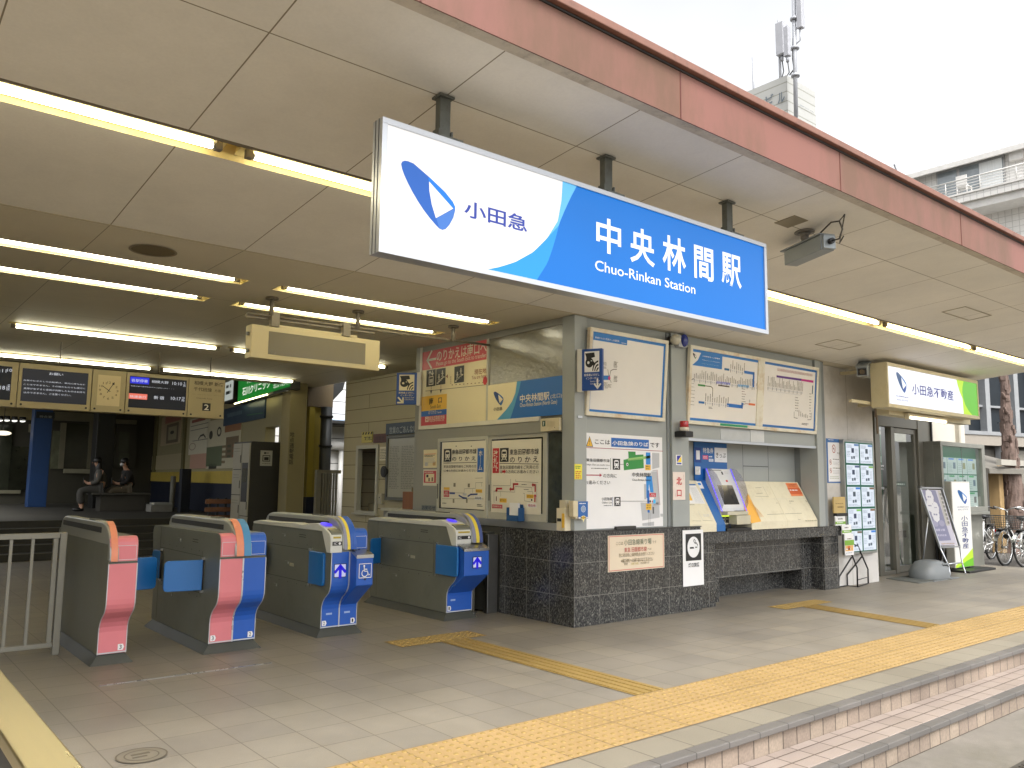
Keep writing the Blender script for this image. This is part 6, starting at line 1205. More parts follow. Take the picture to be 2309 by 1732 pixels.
def wall_notices():
    s = Sign(PY(YW-.004), RD); s.board(45, 488, 172, 845, .02, ink('2E66A8'), ink('2A5A94')); s.quad4([(57, 520), (160, 524), (165, 832), (66, 834)], PWHITE, 1); br = ink('A8402E'); gx = ink('55504A')
    s.text('禁煙', 132, 600, 153, 616, gx, 2); s.scrib(62, 494, 110, 508, 1, PWHITE, 2)
    for x, y, r in ((105, 572, .058), (80, 678, .036), (82, 745, .036)): s.ell(x, y, r*.8, r*1.05, br, 2, inner=.8); a, b = s.ab(x, y); s.lineab([(a-r*.5, b+r*.6), (a+r*.5, b-r*.6)], .008, br, 3); s.rectab(a-r*.35, b-.008, a+r*.25, b+.008, gx, 2)
    s.scrib(98, 648, 158, 665, 1, gx, 2); s.scrib(98, 672, 150, 705, 3, LGREY, 2); s.scrib(98, 718, 158, 734, 1, gx, 2); s.scrib(98, 740, 156, 775, 3, LGREY, 2); s.scrib(75, 785, 160, 815, 2, ink('B9C0B4'), 2)
    tag(s.build('no_smoking_notice', fixn=False), 'blue bordered no smoking notice with three red circles on the white wall', 'notice')
    # lit property panel
    p = PY(YW-.075); (a0, b1), (a1, b0) = p.hit(*RD(193, 515)), p.hit(*RD(448, 1378)); t = thing('property_panel', ((a0+a1)/2, YW-.04, b0), 'green backlit panel with two columns of property sheets, left of the shop door', 'display panel')
    AL = pm('panel_alu', '9A9C98', .35, .6); m = MB(); m.box(a0-.03, a1+.03, YW-.072, YW-.0005, b0-.035, b1+.035, AL); m.build('case', t, bevel=.004)
    s = Sign(p, RD); s.rectab(a0, b0, a1, b1, glow('0C7A5C', .35), 1); cw, rh = (a1-a0)/2, (b1-b0)/5; sh = glow('E4EEFC', .8); k = ink('4A5A6A'); rn = random.Random(4)
    tabs = ['5A8AC8', '5A8AC8', '4A5A8A', '7AB04A', '2A7AD8', '7A5A3A', '7AC05A', '7A5A3A', '6A5A4A', '2A7AD8']
    for r in range(5):
        for c in range(2):
            x0, x1 = a0+c*cw+.02, a0+(c+1)*cw-.015; y1 = b1-r*rh-.03+.012; y0 = b1-(r+1)*rh+.012; s.rectab(x0, y0, x1, y1, sh, 2); w_, h_ = x1-x0, y1-y0
            s.rectab(x1-w_*.36, y1-h_*.12, x1-.004, y1-.006, ink(tabs[r*2+c]), 3); s.scribab(x0+.02, y1-h_*.24, x0+w_*.5, y1-h_*.06, 3, ink('8A9AAC'), 3)
            s.rectab(x0+w_*.42, y0+h_*.52, x0+w_*.62, y0+h_*.76, ink(rn.choice(['2A3A5A', '3A4A5A', '5A6A7A'])), 3); s.rectab(x0+w_*.38, y0+h_*.2, x0+w_*.5, y0+h_*.34, k, 3); s.rectab(x0+w_*.54, y0+h_*.22, x0+w_*.68, y0+h_*.36, k, 3); s.scribab(x0+.02, y0+h_*.3, x0+w_*.34, y0+h_*.62, 4, ink('9AAABC'), 3, cw=.03); s.scribab(x0+w_*.72, y0+h_*.3, x1-.02, y0+h_*.75, 6, ink('A8B4C4'), 3, cw=.03); s.scribab(x0+.02, y0+.012, x1-.02, y0+h_*.14, 2, ink('8A9AAC'), 3, cw=.03)
    s.build('property_sheets', t, fixn=False)
    # showcase at the right
    YS = 6.1; p = PY(YS); a0, a1, b0, b1 = 14.46, 16.30, .97, 2.18; t = thing('showcase', (15.4, 6.25, 0), 'grey framed glass showcase of property sheets on a pedestal, right of the shop door', 'notice case'); SG = pm('case_grey', '86867E', .4, .4); f = .075
    m = MB(); m.box(a0, a1, YS+.13, 6.445, b0, b1, SG); m.box(a0, a1, YS, YS+.1295, b0, b0+.09, SG); m.box(a0, a1, YS, YS+.1295, b1-f, b1, SG); m.box(a0, a0+f, YS, YS+.1295, b0+.09, b1-f, SG); m.box(a1-f*1.8, a1, YS, YS+.1295, b0+.09, b1-f, SG); m.box(a0-.02, a1+.03, YS-.02, 6.449, b0-.05, b0-.0005, SG); m.build('case', t, bevel=.004)
    m = MB(); m.box(15.22, 16.28, 6.2, 6.445, 0, .919, SG); m.build('pedestal', t, bevel=.004)
    s = Sign(PY(YS+.11), RE); A0, A1, B0, B1 = a0+f, a1-f*1.8, b0+.09, b1-f; s.rectab(A0, B0, A1, B1, glow('2E8A66', .4), 0); s.rectab(A0, B1-.17, A1, B1, glow('1F7A50', .35), 1); sh = glow('D8E6E4', .55); rn = random.Random(5)
    for r in range(3):
        y1 = B1-.19-r*.30; y0 = y1-.28
        for c in range(4):
            w_ = (A1-A0)/4; x0 = A0+c*w_+.008; x1 = x0+w_-.014; s.rectab(x0, y0, x1, y1, sh, 2); s.rectab(x0+.05, y1-.035, x1-.13, y1-.008, ink(rn.choice(['3A8A5A', '5A6A6A', '4A7AC0'])), 3); s.rectab(x0+w_*.55, y0+.09, x0+w_*.8, y0+.2, ink(rn.choice(['3A4046', '5A6A7A', '7A7A5A'])), 3); s.scribab(x0+.03, y0+.03, x0+w_*.5, y0+.2, 5, ink('8A9A9A'), 3, cw=.03)
    s.build('property_sheets', t, fixn=False)
    m = MB(); m.quad((A0, YS+.03, B0), (A1, YS+.03, B0), (A1, YS+.03, B1), (A0, YS+.03, B1), glass('case_glass', (.9, .96, .93), .02, .3)); m.build('pane', t, fixn=False); m = MB(); m.box((A0+A1)/2-.004, (A0+A1)/2+.004, YS+.024, YS+.0295, B0, B1, STEELD); m.build('glass_joint', t)
wall_notices()
def pamphlet_rack():
    q = lambda x, y, Y: Vector((PY(Y).hit(*RD(x, y))[0], Y, PY(Y).hit(*RD(x, y))[1]))
    t = thing('pamphlet_rack', (11.2, 5.95, 0), 'black folding pamphlet rack with green and white leaflets and a small wooden board on top', 'pamphlet rack')
    m = MB(); r = .011
    def z0(v): v = v.copy(); v.z = 0.011; return v
    Ya, Yb = 5.92, 6.02
    A = [q(112, 1095, 6.0), q(200, 1290, 5.96), q(292, 1520, Ya), z0(q(294, 1640, Ya))]; B = [q(205, 1150, 6.05), q(300, 1350, 6.03), q(378, 1530, Yb-.02), z0(q(380, 1630, Yb))]
    m.tube(A, r, BLACK, 8); m.tube(B, r, BLACK, 8); m.tube([q(248, 1435, Ya+.04), q(150, 1590, 6.06), z0(q(140, 1600, 6.06))], r, BLACK, 8); m.tube([q(330, 1430, Yb), q(213, 1575, 6.08), z0(q(214, 1640, 6.07))], r, BLACK, 8)
    m.tube([A[-1], B[-1]], .008, BLACK, 8); m.tube([z0(q(140, 1600, 6.06)), z0(q(214, 1640, 6.07))], .008, BLACK, 8); m.tube([A[-1]+Vector((0, 0, .09)), B[-1]+Vector((0, 0, .09))], .006, BLACK, 8); m.tube([A[0], B[0]], .008, BLACK, 8); m.tube([A[1], B[1]], .006, BLACK, 8); m.tube([A[-1], z0(q(214, 1640, 6.07))], .006, BLACK, 6); m.build('rack_frame', t)
    WB = pm('pale_wood', 'BFA56A', .5, var=.15, scale=10, stretch=(.4, 1, 1)); s = Sign(PY(5.99), RD); s.board(105, 955, 200, 1082, .02, WB); s.scrib(118, 1002, 190, 1014, 1, ink('8A7440')); s.scrib(135, 1025, 192, 1045, 1, ink('7A6434'), cw=.03); s.build('wooden_board', t, fixn=False)
    m = MB(); a = q(108, 1085, 5.99); b = q(200, 1105, 5.99); m.box(a.x, b.x, 5.95, 6.0, b.z, a.z, BLACK); m.build('shelf', t)
    gn = ink('7AA83A'); cards = [((118, 1108), (200, 1180), .0), ((172, 1178), (248, 1248), -.02), ((192, 1252), (268, 1415), -.04)]
    for i, ((x0, y0), (x1, y1), dy) in enumerate(cards):
        p = Plane((0, 5.96+dy, 0), (1, 0, 0), (0, .0, 1)); s = Sign(p, RD); s.board(x0, y0, x1, y1, .012, PWHITE); h = y1-y0; s.rect(x0, y0+h*(.62 if i < 2 else .30), x1, y0+h*(.86 if i < 2 else .52), gn, 1); s.text('案内', x0+24, y0+h*.16, x0+54, y0+h*(.42 if i < 2 else .24), INK, 1) if False else s.scrib(x0+20, y0+h*.18, x1-22, y0+h*(.42 if i < 2 else .26), 1, ink('5A5A50'))
        s.scrib(x0+14, y0+h*.64, x1-14, y0+h*.8, 1, PWHITE, 2)
        if i == 2: s.rect(x0+6, y0+h*.56, x1-6, y0+h*.8, ink('D8A86A'), 1); s.rect(x0+24, y0+h*.58, x0+44, y0+h*.76, ink('C4682A'), 2); s.scrib(x0+10, y0+h*.86, x1-10, y0+h*.95, 1, LGREY)
        s.build('leaflet', t, fixn=False)
pamphlet_rack()
def pavement_things():
    MAT = pm('door_mat', '5A5C58', .95, var=.2, scale=30, bump=.4, bscale=200); m = MB(); m.hexa([(12.37, 5.62, .001), (13.36, 5.57, .001), (13.66, 6.16, .001), (12.55, 6.2, .001), (12.38, 5.63, .012), (13.35, 5.58, .012), (13.65, 6.15, .012), (12.56, 6.19, .012)], MAT); tag(m.build('door_mat'), 'dark grey doormat on the tiles before the shop door', 'doormat')
    # grey water weight with a carry handle
    q = lambda x, y, Y: (PY(Y).hit(*RD(x, y)))
    GP = pm('grey_plastic', '777B7D', .45, var=.05); cx, cy = q(868, 1570, 5.85)[0], 5.85
    t = thing('weight_base', (cx, cy, 0), 'rounded grey plastic weight with a carry hole, at the foot of the leaning poster stand', 'stand weight')
    k = .37; m = MB(); rings = [(1.0, 0), (1.02, .05), (.97, .12), (.87, .18), (.70, .235), (.45, .262), (.0, .266)]; n = 28; V = []; F = []
    for r, z in rings:
        for i in range(n): a = 2*pi*i/n; sx = abs(cos(a))**.75*(1 if cos(a) > 0 else -1); sy = abs(sin(a))**.75*(1 if sin(a) > 0 else -1); V.append((cx+sx*r*k*.98, cy+sy*r*.24, z+.012))
    for i in range(len(rings)-1):
        for j in range(n): F.append((i*n+j, i*n+(j+1) % n, (i+1)*n+(j+1) % n, (i+1)*n+j))
    m.add(V, F, GP, True); m.build('body', t)
    m = MB(); m.obox((cx+.10, cy-.155, .222), (.085, 0, 0), (0, .045, .03), (0, -.01, .014), pm('carry_hole', '3A3C3C', .6)); m.tube([(cx-.0, cy-.16, .20), (cx+.03, cy-.20, .225), (cx+.17, cy-.20, .22), (cx+.21, cy-.16, .19)], .016, GP, 8); m.build('carry_handle', t)
    m = MB(); m.box(cx-.46, cx+.42, cy-.27, cy+.25, .001, .011, GP); m.build('base_rim', t, bevel=.003)
    # leaning poster stand
    qq = lambda x, y, Y: Vector((PY(Y).hit(*RD(x, y))[0], Y, PY(Y).hit(*RD(x, y))[1]))
    Yt, Yb = 6.0, 5.82; tl, tr, br, bl = qq(788, 882, Yt), qq(965, 885, Yt), qq(1108, 1350, Yb), qq(950, 1355, Yb)
    t = thing('poster_stand', ((bl+br)/2*1.0-Vector((0, 0, ((bl+br)/2).z)), ) if False else ((bl.x+br.x)/2, Yb, 0), 'leaning metal poster stand with a grey violet poster of pale clouds', 'poster stand')
    m = MB(); 
    for a, b in ((tl, tr), (tr, br), (br, bl), (bl, tl)): m.beam(a, b, .025, .03, ALU, up=(0, -1, 0))
    fx = [bl, Vector((qq(1020, 1540, 5.78).x, 5.78, .02))]; m.tube([bl, qq(1018, 1500, 5.78), Vector((fx[1].x, 5.76, .03)), Vector((fx[1].x-.1, 5.74, .016))], .013, ALU, 8); m.tube([br, qq(1130, 1490, 5.78), Vector((qq(1140, 1520, 5.78).x, 5.76, .03)), Vector((qq(1140, 1520, 5.78).x-.06, 5.74, .016))], .013, ALU, 8); m.tube([qq(1018, 1488, 5.78), qq(1125, 1478, 5.78)], .011, ALU, 8)
    m.tube([(fx[1].x-.1, 5.74, .016), (fx[1].x-.3, 5.95, .016)], .013, ALU, 8); m.tube([tl*.5+bl*.5+Vector((0, .02, 0)), Vector((bl.x+.05, 6.15, .014))], .012, ALU, 8); m.tube([tr*.5+br*.5+Vector((0, .02, 0)), Vector((br.x+.02, 6.15, .014))], .012, ALU, 8)
    for v in (tl, tr): m.box(v.x-.03, v.x+.03, v.y-.03, v.y+.02, v.z-.005, v.z+.03, STEELD)
    m.build('stand_frame', t)
    u = (br-bl).normalized(); v = (tl-bl); v = v-u*v.dot(u); pl = Plane(bl-Vector((0, .01, 0)), u, v); s = Sign.__new__(Sign); MB.__init__(s); s.reg = RD; s.p = pl; s.p.n = s.p.u.cross(s.p.v).normalized()
    VIO = ink('73728E'); s.quad4([(805, 897), (955, 900), (1090, 1340), (952, 1342)], ink('B4B0BC'), 0); s.quad4([(808, 900), (915, 902), (1040, 1300), (945, 1305)], VIO, 1); cl = ink('C9C8CC')
    for x, y, r in ((868, 955, .13), (870, 1025, .11), (918, 1040, .10), (915, 1095, .13)):
        a, b = s.ab(x, y)
        for k in range(8): s.ellab((a+cos(k*pi/4)*r*.62, b+sin(k*pi/4)*r*.55), r*.45, r*.42, cl, 2+.05*k, 10)
        s.ellab((a, b), r*.8, r*.7, cl, 2.6, 14); s.scribab(a-r*.55, b-r*.2, a+r*.5, b+r*.2, 1, VIO, 4, cw=.05)
    for x, y in ((915, 1168), (965, 1165)): s.ell(x, y, .10, .05, ink('8C8AA2'), 2)
    s.scrib(915, 1200, 1010, 1235, 1, ink('A4A2B8'), 2, cw=.06); s.scrib(930, 1245, 1025, 1275, 1, ink('A4A2B8'), 2, cw=.06); s.quad4([(930, 905), (955, 905), (1030, 1180), (1000, 1185)], ink('A8A49C'), 2)
    for k in range(8): s.rect(945+k*9, 925+k*32, 965+k*9, 945+k*32, ink('6A6860'), 3)
    s.scrib(960, 1318, 1090, 1335, 1, ink('A08A7A'), 2); s.build('poster', t, fixn=False)
    # lit standing sign
    Y = 6.02; p = PY(Y); (a0, b1), (a1, b0) = p.hit(*RD(1058, 838)), p.hit(*RD(1200, 1525)); a0 = p.hit(*RD(1062, 1200))[0]; a1 = p.hit(*RD(1203, 1200))[0]
    t = thing('lit_stand_sign', ((a0+a1)/2, Y+.1, 0), 'tall narrow backlit white stand sign with vertical lettering and a lime corner', 'stand sign')
    m = MB(); m.box(a0-.012, a1+.012, Y+.003, Y+.14, .05, b1+.015, pm('sign_body', 'A9A79E', .4)); m.build('body', t, bevel=.01); m = MB(); m.box(a0-.12, a1+.25, Y-.26, Y+.28, 0, .035, BLACK); m.box(a0+.1, a1-.1, Y+.02, Y+.12, .0355, .05, BLACK); m.build('base', t, bevel=.01)
    s = Sign(p, RD); wt = glow('F4F1EA', .85); s.rectab(a0, .06, a1, b1, wt, 0); nv = glow('1C3A90', .45); gr = glow('7ACB2E', .8); lm = glow('C8EE3A', .85)
    w_ = a1-a0; s.polyab([(a0, .06), (a1, .06), (a1, .36), (a0+w_*.75, .28), (a0+w_*.35, .17), (a0, .10)], lm, 1); s.polyab([(a0+w_*.1, .06), (a1, .06), (a1, .20), (a0+w_*.6, .15)], gr, 2)
    s.logo(a0+w_*.30, b1-.37, a0+w_*.82, b1-.13, glow('1B6AB0', .6), glow('2C5CB0', .7), glow('2A88D8', .8), wt, 2); s.textab('odakyu', a0+w_*.24, b1-.44, a1-w_*.1, b1-.40, nv, 2); s.textab('REAL ESTATE', a0+w_*.28, b1-.475, a1-w_*.14, b1-.45, nv, 2)
    s.textab('小\n田\n急\n不\n動\n産', a0+w_*.42, .36, a0+w_*.80, b1-.57, nv, 2, .010); s.build('face', t, fixn=False)
pavement_things()
def cctv(mount, rear, front, wd, ht, label, cable=True):
    mount, rear, front = Vector(mount), Vector(rear), Vector(front); t = thing('security_camera', mount, label, 'security camera')
    CG = pm('camera_grey', '8E9598', .4, .2, var=.06); d = (front-rear).normalized(); sd = d.cross(Vector((0, 0, 1))).normalized(); up = sd.cross(d); c = (rear+front)/2; h = (front-rear).length/2
    m = MB(); m.obox(c, d*h, sd*wd/2, up*ht/2, CG); m.obox(c+up*(ht/2+.008)+d*.02, d*(h+.02), sd*(wd/2+.012), up*.006, CG); m.obox(rear-d*.015, d*.012, sd*wd*.46, up*ht*.46, CG); m.build('housing', t, bevel=.008)
    m = MB(); m.obox(front+d*.004, d*.003, sd*wd*.40, up*ht*.36, BLACK); m.cyl(front+d*.0075, front+d*.012, ht*.26, pm('lens_glass', '0A0C10', .05, spec=1), 16); m.build('lens_window', t)
    MTM = pm('mount_grey', '7E7A72', .5, .2, var=.15); m = MB(); m.cyl(mount, mount-Vector((0, 0, .012)), .075, MTM, 20); m.cyl(mount-Vector((0, 0, .012)), mount-Vector((0, 0, .04)), .045, MTM, 16, r2=.03); m.cyl(mount-Vector((0, 0, .04)), c+up*ht/2, .022, MTM, 12); m.ball(mount-Vector((0, 0, .05)), .032, MTM, 12, 8); m.build('ceiling_mount', t)
    if cable:
        CB = pm('cable_black', '4A463C', .5); a = rear-d*.03; m = MB()
        m.cyl(rear-d*.027-sd*.0, a-d*.03, .022, BLACK, 10); m.tube([a-d*.03+up*0, a-d*.10-up*.01, a-d*.14+up*.05, a-d*.11+up*.12, a-d*.02+up*.14, a+d*.10+up*.10, mount+Vector((.06, -.03, -.09)), mount+Vector((.02, 0, -.06))], .006, CB, 6); m.tube([a-d*.11+up*.12, a-d*.17+up*.15, mount+Vector((.30, -.12, -.06)), mount+Vector((.33, -.14, .0))], .005, CB, 6); m.build('cable', t)
zz_ = lambda x, y, Y, R: (PY(Y).hit(*R(x, y))[0], Y, PY(Y).hit(*R(x, y))[1])
RC = region(1650, 430, 6.32)
cctv((5.62, 3.30, zc(3.30)), zz_(1365, 740, 3.08, RC), zz_(835, 975, 3.50, RC), .115, .115, 'grey security camera with a looping cable hanging right of the blue station sign')
cctv((PY(5.72).hit(*RSH(330, 90))[0], 5.72, zc(5.72)), zz_(395, 200, 5.80, RSH), zz_(330, 300, 5.5, RSH), .14, .13, 'dark security camera on the ceiling at the left end of the real estate sign', False)
m = MB(); a = Vector((5.34, 3.24, zc(3.24))); m.hexa([a+Vector(v) for v in ((-.09, -.085, .003), (.09, -.085, .003), (.09, .085, -.012), (-.09, .085, -.012), (-.09, -.085, .008), (.09, -.085, .008), (.09, .085, -.007), (-.09, .085, -.007))], pm('hatch_plate', '8E8672', .5, .2, var=.15)); tag(m.build('ceiling_plate'), 'small square metal cover plate on the canopy ceiling beside the security camera', 'cover plate')

# ================================================================== BICYCLES, TREE AND BACKGROUND
TYRE = pm('tyre_rubber', '1C1C1B', .8); CHR = pm('chrome', 'D2D2D0', .18, 1); WBIKE = pm('bike_white', 'D8D8D4', .3, coat=.4); BASK = pm('basket_black', '3A3A38', .5)
def bicycle(label, frame_mat):
    """local: front wheel contact at origin, heading +x, then turned"""
    t = thing('bicycle', (0, 0, 0), label, 'bicycle', 'bicycles parked beyond the shop'); R_ = .325
    def wheel(cx, nm):
        m = MB(); n = 32; ring = [(cx+cos(2*pi*i/n)*R_, 0, R_+sin(2*pi*i/n)*R_) for i in range(n+1)]; m.tube(ring, .019, TYRE, 8); w_ = m.build(nm, t)
        m = MB(); m.tube([(cx+cos(2*pi*i/n)*(R_-.026), 0, R_+sin(2*pi*i/n)*(R_-.026)) for i in range(n+1)], .011, CHR, 6); m.cyl((cx, -.05, R_), (cx, .05, R_), .022, CHR, 10)
        for i in range(24): a = 2*pi*i/24; m.tube([(cx, (.03 if i % 2 else -.03), R_), (cx+cos(a)*(R_-.03), 0, R_+sin(a)*(R_-.03))], .0022, CHR, 4)
        m.build('rim', w_)
        m = MB(); m.strip([(cx+cos(a)*(R_+.035), -.03, R_+sin(a)*(R_+.035)) for a in [radians(20+i*8) for i in range(19)]], (0, .06, 0), CHR); m.build('mudguard', t, fixn=False)
    wheel(0, 'front_wheel'); wheel(-1.08, 'rear_wheel')
    m = MB(); r = .017; HT = Vector((-.17, 0, .80)); HB = Vector((-.11, 0, .60)); BB = Vector((-.63, 0, .28)); ST = Vector((-.76, 0, .74)); RA = Vector((-1.08, 0, .325))
    m.tube([HT, HB], .022, frame_mat, 10); m.tube([HB, Vector((-.40, 0, .33)), BB], .021, frame_mat, 10); m.tube([HT-Vector((.01, 0, .06)), Vector((-.45, 0, .46)), Vector((-.69, 0, .44))], .016, frame_mat, 10); m.tube([BB, ST], .017, frame_mat, 10)
    for s_ in (-.05, .05): m.tube([BB, RA+Vector((0, s_, 0))], .010, frame_mat, 8); m.tube([Vector((-.72, 0, .6)), RA+Vector((0, s_, 0))], .009, frame_mat, 8)
    m.build('frame', t); m = MB()
    for s_ in (-.045, .045): m.tube([HB+Vector((0, s_*.7, 0)), Vector((-.06, s_, .5)), Vector((0, s_, .325))], .012, CHR, 8)
    m.build('fork', t)
    m = MB(); m.tube([HT, Vector((-.19, 0, .95)), Vector((-.17, 0, .99))], .014, CHR, 10)
    for s_ in (-1, 1): m.tube([Vector((-.17, 0, .99)), Vector((-.12, s_*.10, 1.03)), Vector((-.16, s_*.22, 1.06)), Vector((-.32, s_*.29, 1.03))], .011, CHR, 8); m.tube([Vector((-.32, s_*.29, 1.03)), Vector((-.43, s_*.30, 1.01))], .016, BLACK, 8)
    m.build('handlebar', t); m = MB(); m.ball((-.80, 0, .84), .13, BLACK, 14, 8, (1, .75, .35)); m.cyl(ST, (-.79, 0, .82), .013, CHR, 10); m.build('saddle', t)
    m = MB(); x0, x1, y0, z0, z1 = .0, .26, .17, .66, .90
    for i in range(7):
        z = z0+(z1-z0)*i/6; k = .8+.2*i/6; P_s = [(x0-.02, -y0*k, z), (x1*k, -y0*k, z), (x1*k, y0*k, z), (x0-.02, y0*k, z), (x0-.02, -y0*k, z)]; m.tube(P_s, .005 if i in (0, 6) else .003, BASK, 5)
    for i in range(9): y = -1+i/4; m.tube([(x1*.8, y*y0*.8, z0), (x1, y*y0, z1)], .003, BASK, 5); m.tube([(x0-.02, y*y0*.8, z0), (x0-.02, y*y0, z1)], .003, BASK, 5)
    for i in range(7): x = x0+i*(x1-x0)/6; m.tube([(x*.8, -y0*.8, z0), (x, -y0, z1)], .003, BASK, 5); m.tube([(x*.8, y0*.8, z0), (x, y0, z1)], .003, BASK, 5)
    m.box(x0-.02, x1*.8, -y0*.8, y0*.8, z0-.004, z0, BASK); m.build('basket', t)
    m = MB(); m.cyl((-.63, .03, .28), (-.63, .045, .28), .085, CHR, 20)
    for s_ in (-1, 1): m.beam((-.63, s_*.06, .28), (-.63+s_*.12, s_*.06, .28-s_*.11), .012, .02, CHR); m.box(-.63+s_*.12-.04, -.63+s_*.12+.04, s_*.065, s_*.15, .27-s_*.11-.01, .27-s_*.11+.01, BLACK)
    m.build('crank', t); m = MB(); m.box(-1.2, -.86, -.06, .06, .69, .70, CHR); m.tube([(-1.15, .05, .69), (-1.08, .06, .33)], .006, CHR, 6); m.tube([(-1.15, -.05, .69), (-1.08, -.06, .33)], .006, CHR, 6); m.build('carrier', t); m = MB(); m.cyl((-1.30, 0, .55), (-1.315, 0, .55), .03, pm('red_reflector', 'A01018', .2), 12); m.cyl((-1.30, 0, .55), (-1.22, 0, .56), .006, CHR, 6); m.build('reflector', t); m = MB(); m.cyl((.02, .07, .52), (.08, .07, .53), .035, BLACK, 12, r2=.045); m.build('lamp', t)
    return t
def relabel(o, l): o['label'] = l
b1 = bicycle('white bicycle with a black front basket, nearest the showcase', WBIKE)
b2 = copy_tree(b1); b3 = copy_tree(b1); relabel(b2, 'bicycle at the right edge of the photo, beside the white one with the black basket'); relabel(b3, 'bicycle farthest back, partly hidden behind the white one with the black basket')
for b, (x, y, rz) in zip((b1, b2, b3), ((16.62, 5.98, 176), (16.58, 5.64, 170), (16.75, 6.62, 182))): b.location = (x, y, -.006); b.rotation_euler = (0, 0, radians(rz))

BARK = pm('pine_bark', '6E5D55', .95, var=.45, scale=7, bump=1.0, bscale=22, stretch=(1, 1, .35), dirt='33291F', dirt_scale=9, dirt_amt=.7)
def trunk():
    t = thing('tree', (20, 6.95, -.006), 'rough barked tree trunk rising past the canopy behind the bicycles', 'tree'); m = MB(); rn = random.Random(3); n = 22; V = []; F = []; L_ = 26
    for i in range(L_):
        z = -.05+i*.26; r = .255-.0125*i+(.10 if i == 0 else 0); cx = 20.02-.012*i+rn.uniform(-.008, .008); cy = 6.95+.012*sin(i*.7)
        for j in range(n): a = 2*pi*j/n; k = 1+rn.uniform(-.09, .09); V.append((cx+cos(a)*r*k, cy+sin(a)*r*k, z))
    for i in range(L_-1):
        for j in range(n): F.append((i*n+j, i*n+(j+1) % n, (i+1)*n+(j+1) % n, (i+1)*n+j))
    m.add(V, F, BARK, False)
    for i in range(160):     # loose plates of bark
        z = rn.uniform(.1, 5.5); a = rn.uniform(0, 2*pi); r = .262-.048*z; c = Vector((20.02-.046*z+cos(a)*r, 6.95+sin(a)*r, z)); tt = Vector((-sin(a), cos(a), 0)); nn = Vector((cos(a), sin(a), .15)); m.obox(c, tt*rn.uniform(.02, .06), nn*.012, Vector((0, 0, 1))*rn.uniform(.04, .11), BARK)
    m.build('trunk', t); m = MB()
    for z, a, l in ((2.95, 3.3, .22), (2.35, 3.5, .16), (3.3, 3.2, .12)): c = Vector((20, 6.95, z)); d = Vector((cos(a), sin(a), .35)); m.tube([c+d*.1, c+d*.22, c+d*(.24+l)+Vector((0, 0, .05))], [.06, .045, .015], BARK, 8)
    for a, l in ((.4, 1.3), (2.2, 1.2), (4.1, 1.4)): c = Vector((19.75, 6.95, 5.6)); d = Vector((cos(a), sin(a), .55)); m.tube([c, c+d*l*.5, c+d*l], [.10, .06, .02], BARK, 8)
    m.build('branch', t)
trunk()
def back_building():
    o = Vector((24.4, 9.0, 0)); u = Vector((.966, -.259, 0)); p = Plane(o, u, (0, 0, 1)); t = thing('office_building', o-Vector((0, 0, .006)), 'beige building with dark upper windows standing behind the tree at the right', 'building')
    WB = pm('building_beige', '8E877D', .7, var=.06); DW = pm('dark_window', '23282D', .3, var=.2, spec=.15); FR = pm('building_frame', '8E9092', .5, .2); P = p.P
    def bx(a0, a1, b0, b1, c0, c1, mat, mb): mb.hexa([P(a0, b0, c0), P(a1, b0, c0), P(a1, b0, c1), P(a0, b0, c1), P(a0, b1, c0), P(a1, b1, c0), P(a1, b1, c1), P(a0, b1, c1)], mat)
    sz = p.hit(*RE(330, 615))[1]; gz = p.hit(*RE(420, 690))[1]
    m = MB(); bx(-14, 9, gz, sz, -.3, 0, WB, m); bx(-14, 9, -.3, 6.5, -8, -.31, pm('building_core', '4A4844', .8), m); bx(-14, 9, 5.6, 6.6, -.3, .02, WB, m); m.build('wall', t)
    m = MB(); bx(-14, 9, sz+.001, 5.599, -.28, -.2, DW, m); m.build('window_band', t)
    m = MB(); bx(-14, 9, sz, sz+.10, -.2, .03, FR, m); bx(-14, 9, 3.6, 3.66, -.2, -.1, FR, m)
    for x in (240, 400, 600, 760): a = p.hit(*RE(x, 500))[0]; bx(a-.09, a+.09, sz+.1, 5.6, -.2, .0, FR, m)
    m.build('window_frame', t)
    m = MB(); rn = random.Random(9)
    for i in range(9): a = -1.5+i*.75; bx(a, a+.62, .0, gz-.1, -.28, -.22, pm('shopfront_%d' % (i % 3), ('5A564E', '77736A', '45423C')[i % 3], .4), m)
    for a in (-1.6, .5, 2.6): bx(a, a+.14, 0, gz, -.2, 0, FR, m)
    m.build('shopfront', t)
    t2 = thing('shelter', (20.5, 8.6, -.006), 'small roofed shelter on a pale timber post behind the bicycles', 'shelter'); TI = pm('timber_post', '9A8058', .6, var=.2, scale=8, stretch=(1, 1, .2)); c = ray(*RE(440, 830)); c = CAMP+c*(19.6/c.x); px, py, pz = c
    m = MB(); m.box(px-.11, px+.11, py-.11, py+.11, 0, pz, TI); m.build('post', t2, bevel=.01); m = MB(); m.obox((px+.3, py+.5, pz+.12), (1.0, -.2, .0), (.15, .9, .25), (0, 0, .05), pm('shelter_roof', '6E6A62', .7)); m.box(px-.6, px+.9, py-.35, py-.25, pz+.0, pz+.12, pm('roof_edge', '9E9A90', .5)); m.build('roof', t2)
back_building()
RA = region(1600, 0, 3.017)
